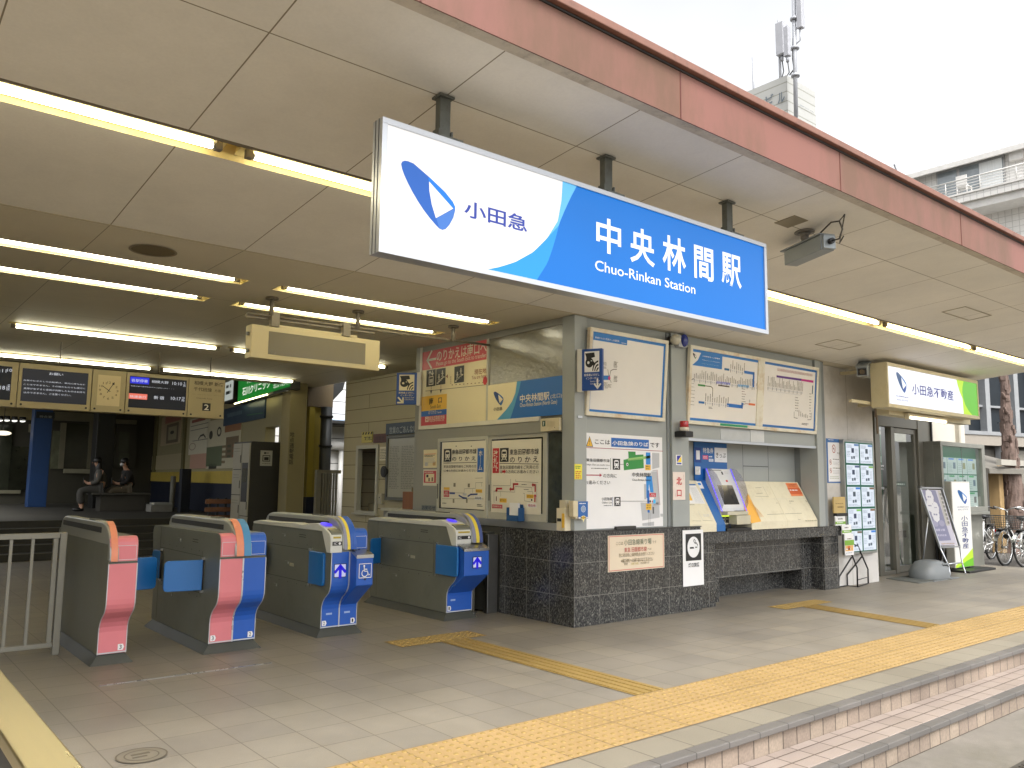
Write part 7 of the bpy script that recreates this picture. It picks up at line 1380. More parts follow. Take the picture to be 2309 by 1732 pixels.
def tower():
    X0 = 30.0; pl = PX(X0); (a, zt) = pl.hit(*RA(525, 512)); Yc = -a; pr = PY(Yc); LV = tile('tower_louvre', ('A8A8A4', 'A4A4A0'), '88887F', 60, .42, .03, 'xz', .6, .6, 0, (0, 0), .02, 5, .03); LV2 = tile('tower_louvre_side', ('A8A8A4', 'A4A4A0'), '88887F', 60, .42, .03, 'yz', .6, .6, 0, (0, 0), .02, 5, .03)
    Yl = -pl.hit(*RA(240, 620))[0]; Xr = pr.hit(*RA(718, 640))[0]; t = thing('penthouse_tower', (X0, Yc, -.006), 'white louvred rooftop tower of a building with dark lettering, above the fascia', 'building')
    m = MB(); m.box(X0, Xr, Yc, Yl, zt-9, zt, LV); m.add([(X0-.02, Yc, zt-9), (X0-.02, Yl, zt-9), (X0-.02, Yl, zt), (X0-.02, Yc, zt)], ((0, 1, 2, 3),), LV2); m.build('tower', t, fixn=False)
    m = MB(); m.box(X0-3, Xr+6, Yc+.3, Yl+6, -.006, zt-9.01, pm('tower_base', 'B8B6B0', .7)); m.build('wall', t)
    s = Sign(PX(X0-.08), RA); dk = ink('5A646C'); s.text('ビル', 385, 640, 512, 695, dk, 1, .02) if False else (s.text('ビ', 380, 655, 435, 695, dk, 1, .02), s.text('ル', 462, 638, 512, 688, dk, 1, .02)); s.text('地', 300, 700, 355, 735, dk, 1, .02); s.build('side_lettering', t, fixn=False)
    s = Sign(PY(Yc-.06), RA); s.text('天地ビル', 578, 690, 712, 770, dk, 1, .02); s.build('front_lettering', t, fixn=False)
    MS = pm('mast_grey', 'A2A4A9', .5, .2); AW = pm('antenna_white', 'A0A1A6', .5)
    def P(x, y, X=X0+.5): d = ray(*RA(x, y)); return CAMP+d*(X/d.x)
    m = MB(); b = P(478, 540, X0+1.2); a = P(470, 138, X0+1.2); b.z = zt; m.tube([(a.x, a.y, b.z), (a.x, a.y, a.z)], .06, MS, 8); t2 = thing('antenna_mast', (a.x, a.y, zt), 'short mast with two white panel antennas standing on the louvred tower', 'antenna mast'); m.build('pole', t2)
    for x, y0, y1, w_ in ((486, 160, 382, .19), (524, 185, 388, .13)):
        p0, p1 = P(x, y0, X0+1.1), P(x, y1, X0+1.1); m = MB(); m.box(p0.x-w_, p0.x+w_, p0.y-w_, p0.y+w_, p1.z, p0.z, AW); m.build('panel_antenna', t2, bevel=.03); m = MB(); m.cyl((p0.x, p0.y, p1.z), (p0.x, p0.y, p1.z-.25), .07, MS, 8)
        for z in (p0.z-.3, p1.z+.2): m.beam((a.x, a.y, z), (p0.x, p0.y, z), .06, .06, MS)
        m.tube([(p0.x, p0.y, p1.z-.2), (p0.x+.1, p0.y, p1.z-.7), (a.x, a.y, p1.z-1.2)], .025, DARKM, 6); m.build('antenna_bracket', t2)
    p0, p1 = P(572, -60, X0-.3), P(588, 800, X0-.3); t3 = thing('antenna_mast', (p1.x, p1.y, p1.z), 'tallest mast with one white panel antenna, fixed to the front of the louvred tower', 'antenna mast'); m = MB(); m.tube([p1, p0], .085, MS, 10)
    for y in (130, 328, 515): q = P(575+y*.018, y, X0-.3); m.cyl(q-Vector((0, 0, .05)), q+Vector((0, 0, .05)), .18, MS, 12)
    m.tube([P(568, 260, X0-.35), P(565, 400, X0-.35), P(575, 470, X0-.35), P(545, 510, X0-.2)], .03, DARKM, 6); m.build('pole', t3)
    q0, q1 = P(613, -60, X0-.3), P(614, 198, X0-.3); m = MB(); m.box(q0.x-.12, q0.x+.12, q0.y-.12, q0.y+.12, q1.z, q0.z, AW); m.build('panel_antenna', t3, bevel=.03); m = MB(); q = P(575, 195, X0-.3); m.beam((q.x, q.y, q1.z+.1), (q0.x, q0.y, q1.z+.1), .07, .07, MS); m.tube([q1, q1-Vector((0, 0, .5)), (q.x, q.y, q1.z-.6)], .03, MS, 6); m.build('antenna_bracket', t3)
    q0, q1 = P(297, 388, X0+2), P(300, 600, X0+2); m = MB(); m.tube([(q1.x, q1.y, zt), (q1.x, q1.y, q0.z)], .05, MS, 6); tag(m.build('lightning_rod'), 'thin lightning rod on the left side of the louvred tower', 'lightning rod')
tower()
def apartment():
    X0 = 34.0; p = PX(X0); H = lambda x, y, X=X0: PX(X).hit(*RA(x, y)); t = thing('apartment_house', (X0+4, -H(2139, 1100)[0], -.3), 'white tiled apartment house with balconies and a pale sloping roof, top right', 'building')
    TI = tile('apartment_tile', ('CECCC8', 'C8C6C2'), 'B0AEAA', .24, .24, .014, 'yz', .5, .3, 0, (0, 0), .03, 20, .05); RF = tile('roof_tile', ('C0C0C2', 'BABABC'), '98989A', .30, 40, .03, 'yz', .5, .3, 0, (0, 0), .02, 20, .04); WC = pm('apartment_white', 'C8C6C2', .6); GLS = pm('apartment_glass', '7C8488', .08, var=.3, scale=2, spec=.9)
    yl = -H(1330, 1150)[0]; yr = -H(2420, 1000)[0]; ze = H(1900, 1060)[1]; m = MB()
    ze = H(2139, 1012)[1]; zb = H(2139, 1235)[1]
    m.box(X0, X0+12, yr, yl, -.3, ze, TI); m.build('wall', t)
    zt = PX(X0+.9).hit(*RA(2139, 868))[1]; m = MB(); m.hexa([(X0-.45, yr, ze), (X0+12.4, yr, ze), (X0+12.4, yl+.3, ze), (X0-.45, yl+.3, ze), (X0+.9, yr, zt), (X0+11, yr, zt), (X0+11, yl+.2, zt), (X0+.9, yl+.2, zt)], RF); m.box(X0-.5, X0-.4, yr, yl+.3, ze-.14, ze+.06, WC); m.build('roof', t)
    Yw0, Yw1 = -H(2010, 1100)[0], -H(1545, 1200)[0]; zw1 = H(2005, 1055)[1]; zw0 = zw1-1.9; o_ = MB(); o_.box(X0-.06, X0-.005, Yw0, Yw1, zw0, zw1, pm('window_alu', '9A9A98', .4, .4)); w_ = o_.build('window', t); m = MB(); n = 3
    for i in range(n): a = Yw0+(Yw1-Yw0)*i/n+.06; b = Yw0+(Yw1-Yw0)*(i+1)/n-.06; m.box(X0-.075, X0-.0605, a, b, zw0+.08, zw1-.08, GLS)
    m.build('pane', w_)
    m = MB(); m.box(X0-.10, X0-.0755, Yw0+.08, Yw0+.9, zw0+.1, zw1-.1, pm('curtain_white', 'C9CCCC', .7, var=.15, scale=12, stretch=(1, 3, .1))) ; m.build('curtain', w_)
    Xb = X0-1.3; zs = PX(Xb).hit(*RA(2139, 1222))[1]; zr = PX(Xb).hit(*RA(2139, 1108))[1]; zu = PX(Xb).hit(*RA(2139, 1330))[1]; yb1 = -PX(Xb).hit(*RA(1480, 1290))[0]
    m = MB(); m.box(Xb, X0-.001, yr, yb1, zu+.3, zs, TI); m.box(Xb-.05, X0-.001, yr, yb1+.05, zs+.001, zs+.07, WC); m.box(Xb+.15, X0-.001, yr, yb1-.1, zu, zu+.299, WC); m.build('balcony', t)
    m = MB()
    for k in range(5): z = zs+.07+(zr-zs-.07)*(k+1)/5; m.tube([(Xb+.05, yr, z), (Xb+.05, yb1, z)], .03 if k == 4 else .015, WC, 6)
    y = yr
    while y < yb1: m.tube([(Xb+.05, y, zs+.07), (Xb+.05, y, zr)], .022, WC, 6); y += 1.25
    m.build('balcony_railing', t)
    m = MB(); y = (Yw0+Yw1)/2; z = zs+.07; m.box(X0-.9, X0-.4, y-.2, y+.2, z+.42, z+.46, WC); m.box(X0-.9, X0-.87, y-.2, y+.2, z+.46, z+.85, WC)
    for dx in (-.88, -.42):
        for dy in (-.18, .18): m.tube([(X0+dx, y+dy, z), (X0+dx, y+dy, z+.44)], .02, WC, 6)
    tag(m.build('balcony_chair'), 'white garden chair on the apartment balcony', 'chair')
    m = MB(); c = H(2100, 1068); m.box(X0-.25, X0-.001, -c[0]-.25, -c[0]+.25, c[1]-.15, c[1]+.18, WC); m.build('vent_hood', t)
    zl = zu-2.9
    m = MB(); m.box(Xb, X0-.001, yr, yb1-.5, zl-.2, zl+.9, TI); m.build('balcony', t)
    m = MB(); q = PX(X0+.3).hit(*RA(1275, 1085)); m.disc((X0-.3, -q[0], q[1]), (-.8, -.5, .2), .45, pm('dish_grey', 'A9ACB2', .4), 24); m.tube([(X0-.25, -q[0], q[1]), (X0+.2, -q[0], q[1]-.5), (X0+.2, -q[0], q[1]-1.2)], .04, MATS['mast_grey'], 6); tag(m.build('satellite_dish', fixn=False), 'grey satellite dish at the left end of the apartment roof', 'satellite dish')
apartment()

# ================================================================== INNER HALL AND PLATFORM
RI = region(0, 880, 3.95); R6 = region(480, 860, 5.184)
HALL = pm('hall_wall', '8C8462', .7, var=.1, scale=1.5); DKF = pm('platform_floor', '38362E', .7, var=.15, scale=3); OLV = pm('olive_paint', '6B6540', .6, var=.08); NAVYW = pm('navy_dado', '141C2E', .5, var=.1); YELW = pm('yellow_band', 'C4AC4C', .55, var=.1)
m = MB()
for i in range(5): m.box(-1, 5.6, 15.9+i*.36, 17.7, .12*i+.001, .12*(i+1), DKF); m.box(-1, 5.6, 15.895+i*.36, 15.93+i*.36, .12*(i+1)+.0005, .12*(i+1)+.004, pm('stair_nosing', '6E6A58', .6))
tag(m.build('platform_stairs'), kind='structure')
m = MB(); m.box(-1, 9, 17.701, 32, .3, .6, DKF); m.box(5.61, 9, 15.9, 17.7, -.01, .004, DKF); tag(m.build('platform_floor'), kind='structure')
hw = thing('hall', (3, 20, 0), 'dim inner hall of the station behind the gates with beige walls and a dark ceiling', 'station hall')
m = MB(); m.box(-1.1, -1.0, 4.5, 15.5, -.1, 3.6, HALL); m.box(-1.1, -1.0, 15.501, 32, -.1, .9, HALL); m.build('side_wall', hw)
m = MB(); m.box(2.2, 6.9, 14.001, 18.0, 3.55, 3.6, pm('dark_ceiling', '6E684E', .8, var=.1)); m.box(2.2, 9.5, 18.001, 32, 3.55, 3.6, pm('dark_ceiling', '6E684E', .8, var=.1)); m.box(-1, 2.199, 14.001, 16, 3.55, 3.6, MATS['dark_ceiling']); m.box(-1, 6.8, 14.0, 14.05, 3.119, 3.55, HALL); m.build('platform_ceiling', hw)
# poster wall, turned seven degrees
PW0 = Vector((6.3, 14.0, 0)); PWU = Vector((-.12, -1, 0)).normalized(); PW = Plane(PW0, PWU, (0, 0, 1))
def pwbox(mb, a0, a1, b0, b1, c0, c1, mat):
    P = PW.P; mb.hexa([P(a0, b0, c0), P(a1, b0, c0), P(a1, b0, c1), P(a0, b0, c1), P(a0, b1, c0), P(a1, b1, c0), P(a1, b1, c1), P(a0, b1, c1)], mat)
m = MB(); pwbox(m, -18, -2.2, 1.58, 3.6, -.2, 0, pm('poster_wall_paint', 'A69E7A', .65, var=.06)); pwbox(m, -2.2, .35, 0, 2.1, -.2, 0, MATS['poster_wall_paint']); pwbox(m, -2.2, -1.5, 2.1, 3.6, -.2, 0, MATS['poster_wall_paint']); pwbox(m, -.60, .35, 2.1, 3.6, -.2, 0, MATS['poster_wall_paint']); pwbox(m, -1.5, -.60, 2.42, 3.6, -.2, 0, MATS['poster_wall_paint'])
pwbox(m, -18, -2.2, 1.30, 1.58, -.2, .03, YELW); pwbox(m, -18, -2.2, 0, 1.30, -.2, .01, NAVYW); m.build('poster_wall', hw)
for x, wd in ((1385, .5), (1640, .3)): m = MB(); a = PW.hit(*RI(x, 600))[0]; pwbox(m, a-wd*.5, a+wd*.5, 1.59, 3.5, .0005, .05, OLV); m.build('wall_post', hw)
# far end: shop front with windows
FARY = 28.0; pf = PY(FARY); m = MB(); a = lambda x, y: pf.hit(*RI(x, y))
def far(mb, x0, y0, x1, y1, d, mat): (a0, b1), (a1, b0) = a(x0, y0), a(x1, y1); mb.box(a0, a1, FARY-d, FARY+.1, b0, b1, mat)
DKW = pm('far_dark', '3E3C30', .6, var=.2, scale=1); m.box(-1, 9.3, FARY+.1, FARY+.3, .6, 3.6, DKW); far(m, -160, 100, 320, 268, .05, pm('far_header', '9A8E66', .6)); far(m, 490, 190, 850, 285, .05, pm('far_header_grey', '7F7B64', .6)); m.build('far_wall', hw)
GLF = pm('far_glass', '34362A', .12, var=.35, scale=1.4, spec=.6); m = MB(); far(m, 560, 290, 835, 700, .02, GLF); far(m, 470, 360, 555, 700, .02, pm('far_glass_pale', '6B6E58', .15, var=.3)); far(m, -160, 290, 70, 890, .02, GLF); far(m, 100, 500, 270, 890, .02, pm('far_glass_dark', '24251C', .15, var=.3)); m.build('shop_window', hw)
m = MB(); FRM = pm('far_frame', '7C7862', .5); far(m, 545, 290, 562, 700, .04, FRM); far(m, 800, 250, 870, 700, .06, FRM); far(m, 570, 700, 830, 742, .05, pm('far_sill', '9A967E', .5)); far(m, 262, 300, 298, 375, .06, pm('far_lamp_case', '8E8A70', .5)); far(m, 270, 520, 300, 880, .05, FRM); far(m, -160, 890, 180, 920, .05, FRM); m.build('shop_window_frame', hw)
m = MB(); far(m, 1040, 300, 1200, 690, .03, DKW); far(m, 1062, 370, 1140, 545, .04, pm('door_pane', '55584A', .2)); far(m, 1062, 555, 1140, 685, .04, MATS['door_pane']); far(m, 1035, 260, 1215, 305, .05, FRM); m.build('far_door', hw)
LMP = glow('F4F4EA', 1.6)
for x, y in ((0, 268), (62, 268), (130, 272), (202, 275)):
    c = PY(26.5).hit(*RI(x, y)); m = MB(); m.disc((c[0], 26.5, c[1]), (0, -.5, -1), .07, LMP, 14); m.cyl((c[0], 26.52, c[1]+.01), (c[0], 26.52, c[1]+.12), .08, DARKM, 12)
    tag(m.build('shop_downlight', fixn=False), 'small white downlight in the row under the far beige header', 'downlight', 'downlights of the far shop')
c = PY(26.5).hit(*RI(28, 382)); m = MB(); m.ball((c[0], 26.5, c[1]), .2, glow('FFF0D0', 1.6), 14, 8, (1, 1, .32)); m.cyl((c[0], 26.5, c[1]), (c[0], 26.5, 3.54), .008, BLACK, 6); tag(m.build('pendant_lamp'), 'flat glowing pendant lamp low at the left edge, inside the far shop', 'pendant lamp')
# pillars
pb = PY(25.0); (x0, zt), (x1, _) = pb.hit(*RI(305, 250)), pb.hit(*RI(470, 250)); BP = pm('blue_pillar_paint', '133A6A', .45, var=.08); t = thing('blue_pillar', ((x0+x1)/2, 25.2, .6), 'square blue pillar with a header plate in the dim hall', 'pillar'); m = MB(); m.box(x0, x1, 25, 25.4, .601, 3.549, BP); m.build('shaft', t, bevel=.01); s = Sign(PY(24.985), RI); s.board(325, 190, 485, 255, .012, ink('1A2024')); s.text('待合室', 352, 222, 462, 250, ink('8A8F86'), 1, .01); s.build('header_plate', t, fixn=False)
pb = PY(23.5); (x0, zt), (x1, _) = pb.hit(*RI(870, 300)), pb.hit(*RI(1030, 300)); m = MB(); m.box(x0, x1, 23.5, 24.0, .601, 3.549, pm('black_pillar_paint', '121210', .4, var=.2)); tag(m.build('dark_pillar', bevel=.01), 'black square pillar behind the seated woman with long hair', 'pillar')
# posters on the turned wall
def poster(x0, y0, x1, y1, base, label, draw, th=.02):
    s = Sign(PW, RI); (a0, b1), (a1, b0) = s.ab(x0, y0), s.ab(x1, y1); s.p = Plane(PW.P(0, 0, th+.001), PWU, (0, 0, 1)); s.boardab(a0, b0, a1, b1, th, ink(base)); w_, h = a1-a0, b1-b0; Q = lambda x, y: (a0+w_*x, b1-h*y); draw(s, Q, w_, h); tag(s.build('wall_poster', fixn=False), label, 'poster')
def R4(s, Q, x0, y0, x1, y1, c, l=1): s.polyab([Q(x0, y1), Q(x1, y1), Q(x1, y0), Q(x0, y0)], ink(c), l)
def d1(s, Q, w_, h):
    R4(s, Q, .0, .0, .5, .52, '8A3C2E'); R4(s, Q, .55, 0, 1, .3, '2A3040')
    for i in range(3):
        for j in range(2): R4(s, Q, .58+i*.14, .38+j*.2, .68+i*.14, .50+j*.2, '4A463A')
    R4(s, Q, 0, .95, 1, 1, '4A3A30')
    for i in range(6): R4(s, Q, .05, .56+i*.06, .3, .58+i*.06, '5A5444')
def d2(s, Q, w_, h): R4(s, Q, .2, 0, 1, .25, 'B47A6A'); R4(s, Q, .3, .3, .9, .95, '7A6E58'); R4(s, Q, .4, .4, .82, .85, 'B9B296', 2); s.ellab(Q(.6, .6), w_*.1, h*.06, ink('3A382E'), 3, 12)
def d3(s, Q, w_, h):
    R4(s, Q, .1, .04, .8, .12, '8A4A3A'); R4(s, Q, .05, .2, .95, .215, '2A2A24'); R4(s, Q, .05, .32, .95, .335, '2A2A24'); R4(s, Q, .2, .62, .95, .635, '1E1E1A'); s.lineab([Q(.5, .6), Q(.6, .52), Q(.75, .5), Q(.85, .58)], w_*.02, ink('2A2A24'), 2); s.ellab(Q(.2, .78), w_*.18, h*.1, ink('8A6A4A'), 1, 16, inner=.85)
def d4(s, Q, w_, h):
    s.ellab(Q(.12, .3), w_*.06, h*.09, ink('3A382E'), 1, 14); s.ellab(Q(.38, .26), w_*.07, h*.1, ink('2E2C24'), 1, 14, inner=.6); R4(s, Q, .55, 0, 1, .3, '9A6A44'); R4(s, Q, 0, .55, .5, .95, '6A7458'); R4(s, Q, .6, .4, .95, .8, '7E6E54'); R4(s, Q, .1, .9, .35, 1, '3A382E')
    for i in range(10): R4(s, Q, .5+(i % 3)*.15, .55+(i//3)*.1, .6+(i % 3)*.15, .6+(i//3)*.1, ('8A7A5A', '5A5A44', 'A0643E')[i % 3], 2)
poster(1200, 250, 1362, 585, 'C0BAA2', 'wall poster with a red block and small black squares, leftmost on the turned wall', d1)
poster(1450, 250, 1608, 470, 'C4B496', 'wall poster with a pinkish head and a pale card on the turned wall', d2)
poster(1702, 262, 1858, 560, 'D2CDB6', 'pale wall poster with thin black lines, right of the olive post', d3)
poster(1862, 280, 2140, 692, 'CCC6AA', 'busy wall poster with round spots, beside the lockers', d4)
def plain(s, Q, w_, h): s.scribab(*Q(.1, .9), *Q(.9, .1), 2, ink('A89A7A'), 1, cw=.08)
poster(1702, 575, 1850, 695, 'C49C86', 'plain pinkish brown sheet under the thin lined poster', lambda s, Q, w_, h: None)
poster(1360, 590, 1640, 700, 'C0B490', 'plain beige sheet low between the posts of the turned wall', lambda s, Q, w_, h: None)
s = Sign(Plane(PW.P(0, 0, .03), PWU, (0, 0, 1)), R6); s.board(130, 330, 600, 428, .03, ink('2A4660')); s.scrib(170, 355, 380, 400, 1, ink('5A7688'), 2, cw=.09); s.line([(400, 395), (590, 368)], .02, ink('3A7A5A')); tag(s.build('header_board', fixn=False), 'dull blue header board above the busy poster', 'header board')
# lit signs
def lit_signs():
    p = Plane(PW.P(0, 0, .18), PWU, (0, 0, 1)); s = Sign(p, R6); (a0, b1), (a1, b0) = s.ab(300, 20), s.ab(900, 118); b0 = s.ab(300, 215)[1]; b0 = (s.ab(310, 185)[1]+s.ab(900, 118)[1])/2; b1 = b0+.5
    t = thing('clinic_sign', p.P((a0+a1)/2, b0), 'backlit green clinic sign with white lettering high on the hall wall', 'lit sign')
    m = MB(); P = p.P; m.hexa([P(a0-.03, b0-.05, -.17), P(a1+.03, b0-.05, -.17), P(a1+.03, b0-.05, -.004), P(a0-.03, b0-.05, -.004), P(a0-.03, b1+.03, -.17), P(a1+.03, b1+.03, -.17), P(a1+.03, b1+.03, -.004), P(a0-.03, b1+.03, -.004)], DARKM); m.build('housing', t)
    s.rectab(a0, b0, a1, b1, glow('1A7A2C', .8), 1); wt = glow('F2F6E8', 1.0); w_, h = a1-a0, b1-b0
    s.textab('石川クリニック', a0+w_*.10, b0+h*.18, a0+w_*.66, b0+h*.52, wt, 3, .012); s.rectab(a0+w_*.74, b0+h*.34, a0+w_*.98, b0+h*.9, glow('E4DCA8', .8), 2); s.lineab([(a0+w_*.78, b0+h*.6), (a0+w_*.95, b0+h*.6)], .012, ink('8A7A3A'), 3); s.lineab([(a0+w_*.86, b0+h*.38), (a0+w_*.86, b0+h*.88)], .012, ink('8A7A3A'), 3); s.textab('北口より徒歩1分', a0+w_*.72, b0+h*.1, a0+w_*.98, b0+h*.28, wt, 3); s.textab('内科 胃腸科', a0+w_*.2, b0+h*.64, a0+w_*.6, b0+h*.8, wt, 3)
    s.build('face', t, fixn=False)
    m = MB(); q = lambda a_, b_: P(a_, b_, .05); m.cyl(q(a0-.02, b0-.045), q(a0+w_*.66, b0-.045), .016, tube_mat('tube_sign', (1, .92, .45), 5), 8); m.build('tube', t); m = MB(); m.beam(P(a0, b0-.075, .05), P(a1, b0-.075, .05), .05, .02, STEELD); m.build('light_bracket', t)
    s = Sign(p, R6); (a0, b1), (a1, b0) = s.ab(145, 50), s.ab(232, 205); b1 = b0+.62; t = thing('white_lit_sign', p.P((a0+a1)/2, b0), 'backlit white sign beside the departure board, left of the green clinic sign', 'lit sign'); m = MB(); m.hexa([P(a0-.03, b0-.05, -.17), P(a1+.03, b0-.05, -.17), P(a1+.03, b0-.05, -.004), P(a0-.03, b0-.05, -.004), P(a0-.03, b1+.03, -.17), P(a1+.03, b1+.03, -.17), P(a1+.03, b1+.03, -.004), P(a0-.03, b1+.03, -.004)], DARKM); m.build('housing', t); s.rectab(a0, b0, a1, b1, glow('C4CCC4', .7), 1); s.scribab(a0+.1, b0+.1, a1-.1, b1-.1, 3, ink('4A5450'), 2, cw=.25); s.build('face', t, fixn=False)
    p2 = Plane(PW.P(0, 0, .3), PWU, (0, 0, 1)); s = Sign(p2, RI); (a0, b1), (a1, b0) = s.ab(1050, 195), s.ab(1235, 245); t = s.boardab(a0, b0, a1, b0+.4, .12, glow('5A9AD0', .55)); s.scribab(a0+.2, b0+.05, a1-.2, b0+.3, 2, glow('E8F0F4', .8), 1, cw=.3); tag(s.build('blue_lit_sign', fixn=False), 'backlit pale blue sign glimpsed under the departure board', 'lit sign')
lit_signs()
# lockers
def lockers():
    LW = pm('locker_white', 'A9A594', .4, var=.05); LD = pm('locker_dark', '34332E', .45, var=.15, scale=2)
    Yn = 14.3; pd = PY(Yn); (x0, zt), (x1, _) = pd.hit(*R6(445, 700)), pd.hit(*R6(800, 705)); px_ = PX(x0); t = thing('coin_lockers', ((x0+x1)/2, Yn+.5, .001), 'bank of white coin lockers with a dark side panel bearing a key symbol', 'lockers'); ys = [Yn]+[-px_.hit(*R6(x, 1000))[0] for x in (338, 236)]
    m = MB(); m.box(x0+.01, x1, Yn, ys[2], .001, zt, LD); m.build('carcass', t)
    for k, (ya, yb) in enumerate(((ys[0], ys[1]), (ys[1], ys[2]))):
        zs_ = (.08, .68, 1.12, 1.58, zt-.02) if k else (.08, .75, zt-.02)
        for i, (z0, z1) in enumerate(zip(zs_, zs_[1:])):
            m = MB(); m.box(x0-.012, x0+.009, ya+.012, yb-.012, z0+.008, z1-.008, LW); m.box(x0-.02, x0-.0125, ya+.03, ya+.045, z0+.12, z0+.26, DARKM)
            if k: 
                for j in range(2): m.box(x0-.014, x0-.0125, ya+.08, yb-.06, z1-.10-j*.05, z1-.095-j*.05, ink('5A5848'))
            elif i == 1: m.box(x0-.016, x0-.0125, ya+.05, yb-.05, z0+.25, z0+.95, BLACK); m.box(x0-.018, x0-.0165, ya+.08, yb-.08, z0+.6, z0+.85, pm('locker_screen', '3A3A34', .1))
            m.build('locker_door', t)
    s = Sign(PY(Yn-.002), R6); s.board(558, 806, 690, 990, .001, ink('A4A49A')); s.line([(600, 838), (650, 838)], .012, INK); s.ell(610, 838, .02, .018, INK, 2); s.rect(582, 862, 668, 938, INK, 1); s.rect(590, 870, 660, 930, ink('A4A49A'), 2); s.rect(600, 885, 650, 922, INK, 3); s.scrib(575, 952, 675, 970, 1, ink('6A6A62')); s.build('key_sign', t, fixn=False)
lockers()
# wooden slat seat left of the lockers
def slat_bench():
    WD = pm('bench_wood', '7A5238', .5, var=.2, scale=8); p = PY(15.4); (x0, z1), (x1, z0) = p.hit(*R6(20, 1365)), p.hit(*R6(215, 1600)); x0 = p.hit(*RI(1830, 1000))[0]; t = thing('slatted_bench', ((x0+x1)/2, 15.5, .004), 'brown slatted wooden bench back left of the lockers', 'bench'); m = MB(); n = 4
    for i in range(n): z = z1-.02-i*(z1-.45)/n; m.box(x0, x1, 15.4+i*.012, 15.43+i*.012, z-.085, z, WD)
    m.build('backrest', t, bevel=.006); m = MB()
    for i in range(4): m.box(x0, x1, 15.02+i*.095, 15.10+i*.095, .40, .43, WD)
    m.build('seat', t, bevel=.006)
    for x in (x0+.1, (x0+x1)/2, x1-.1): m = MB(); m.box(x-.02, x+.02, 15.05, 15.09, .004, .399, DARKM); m.box(x-.02, x+.02, 15.45, 15.49, .004, z1, DARKM); m.box(x-.02, x+.02, 15.09, 15.45, .36, .399, DARKM); m.build('leg', t)
slat_bench()
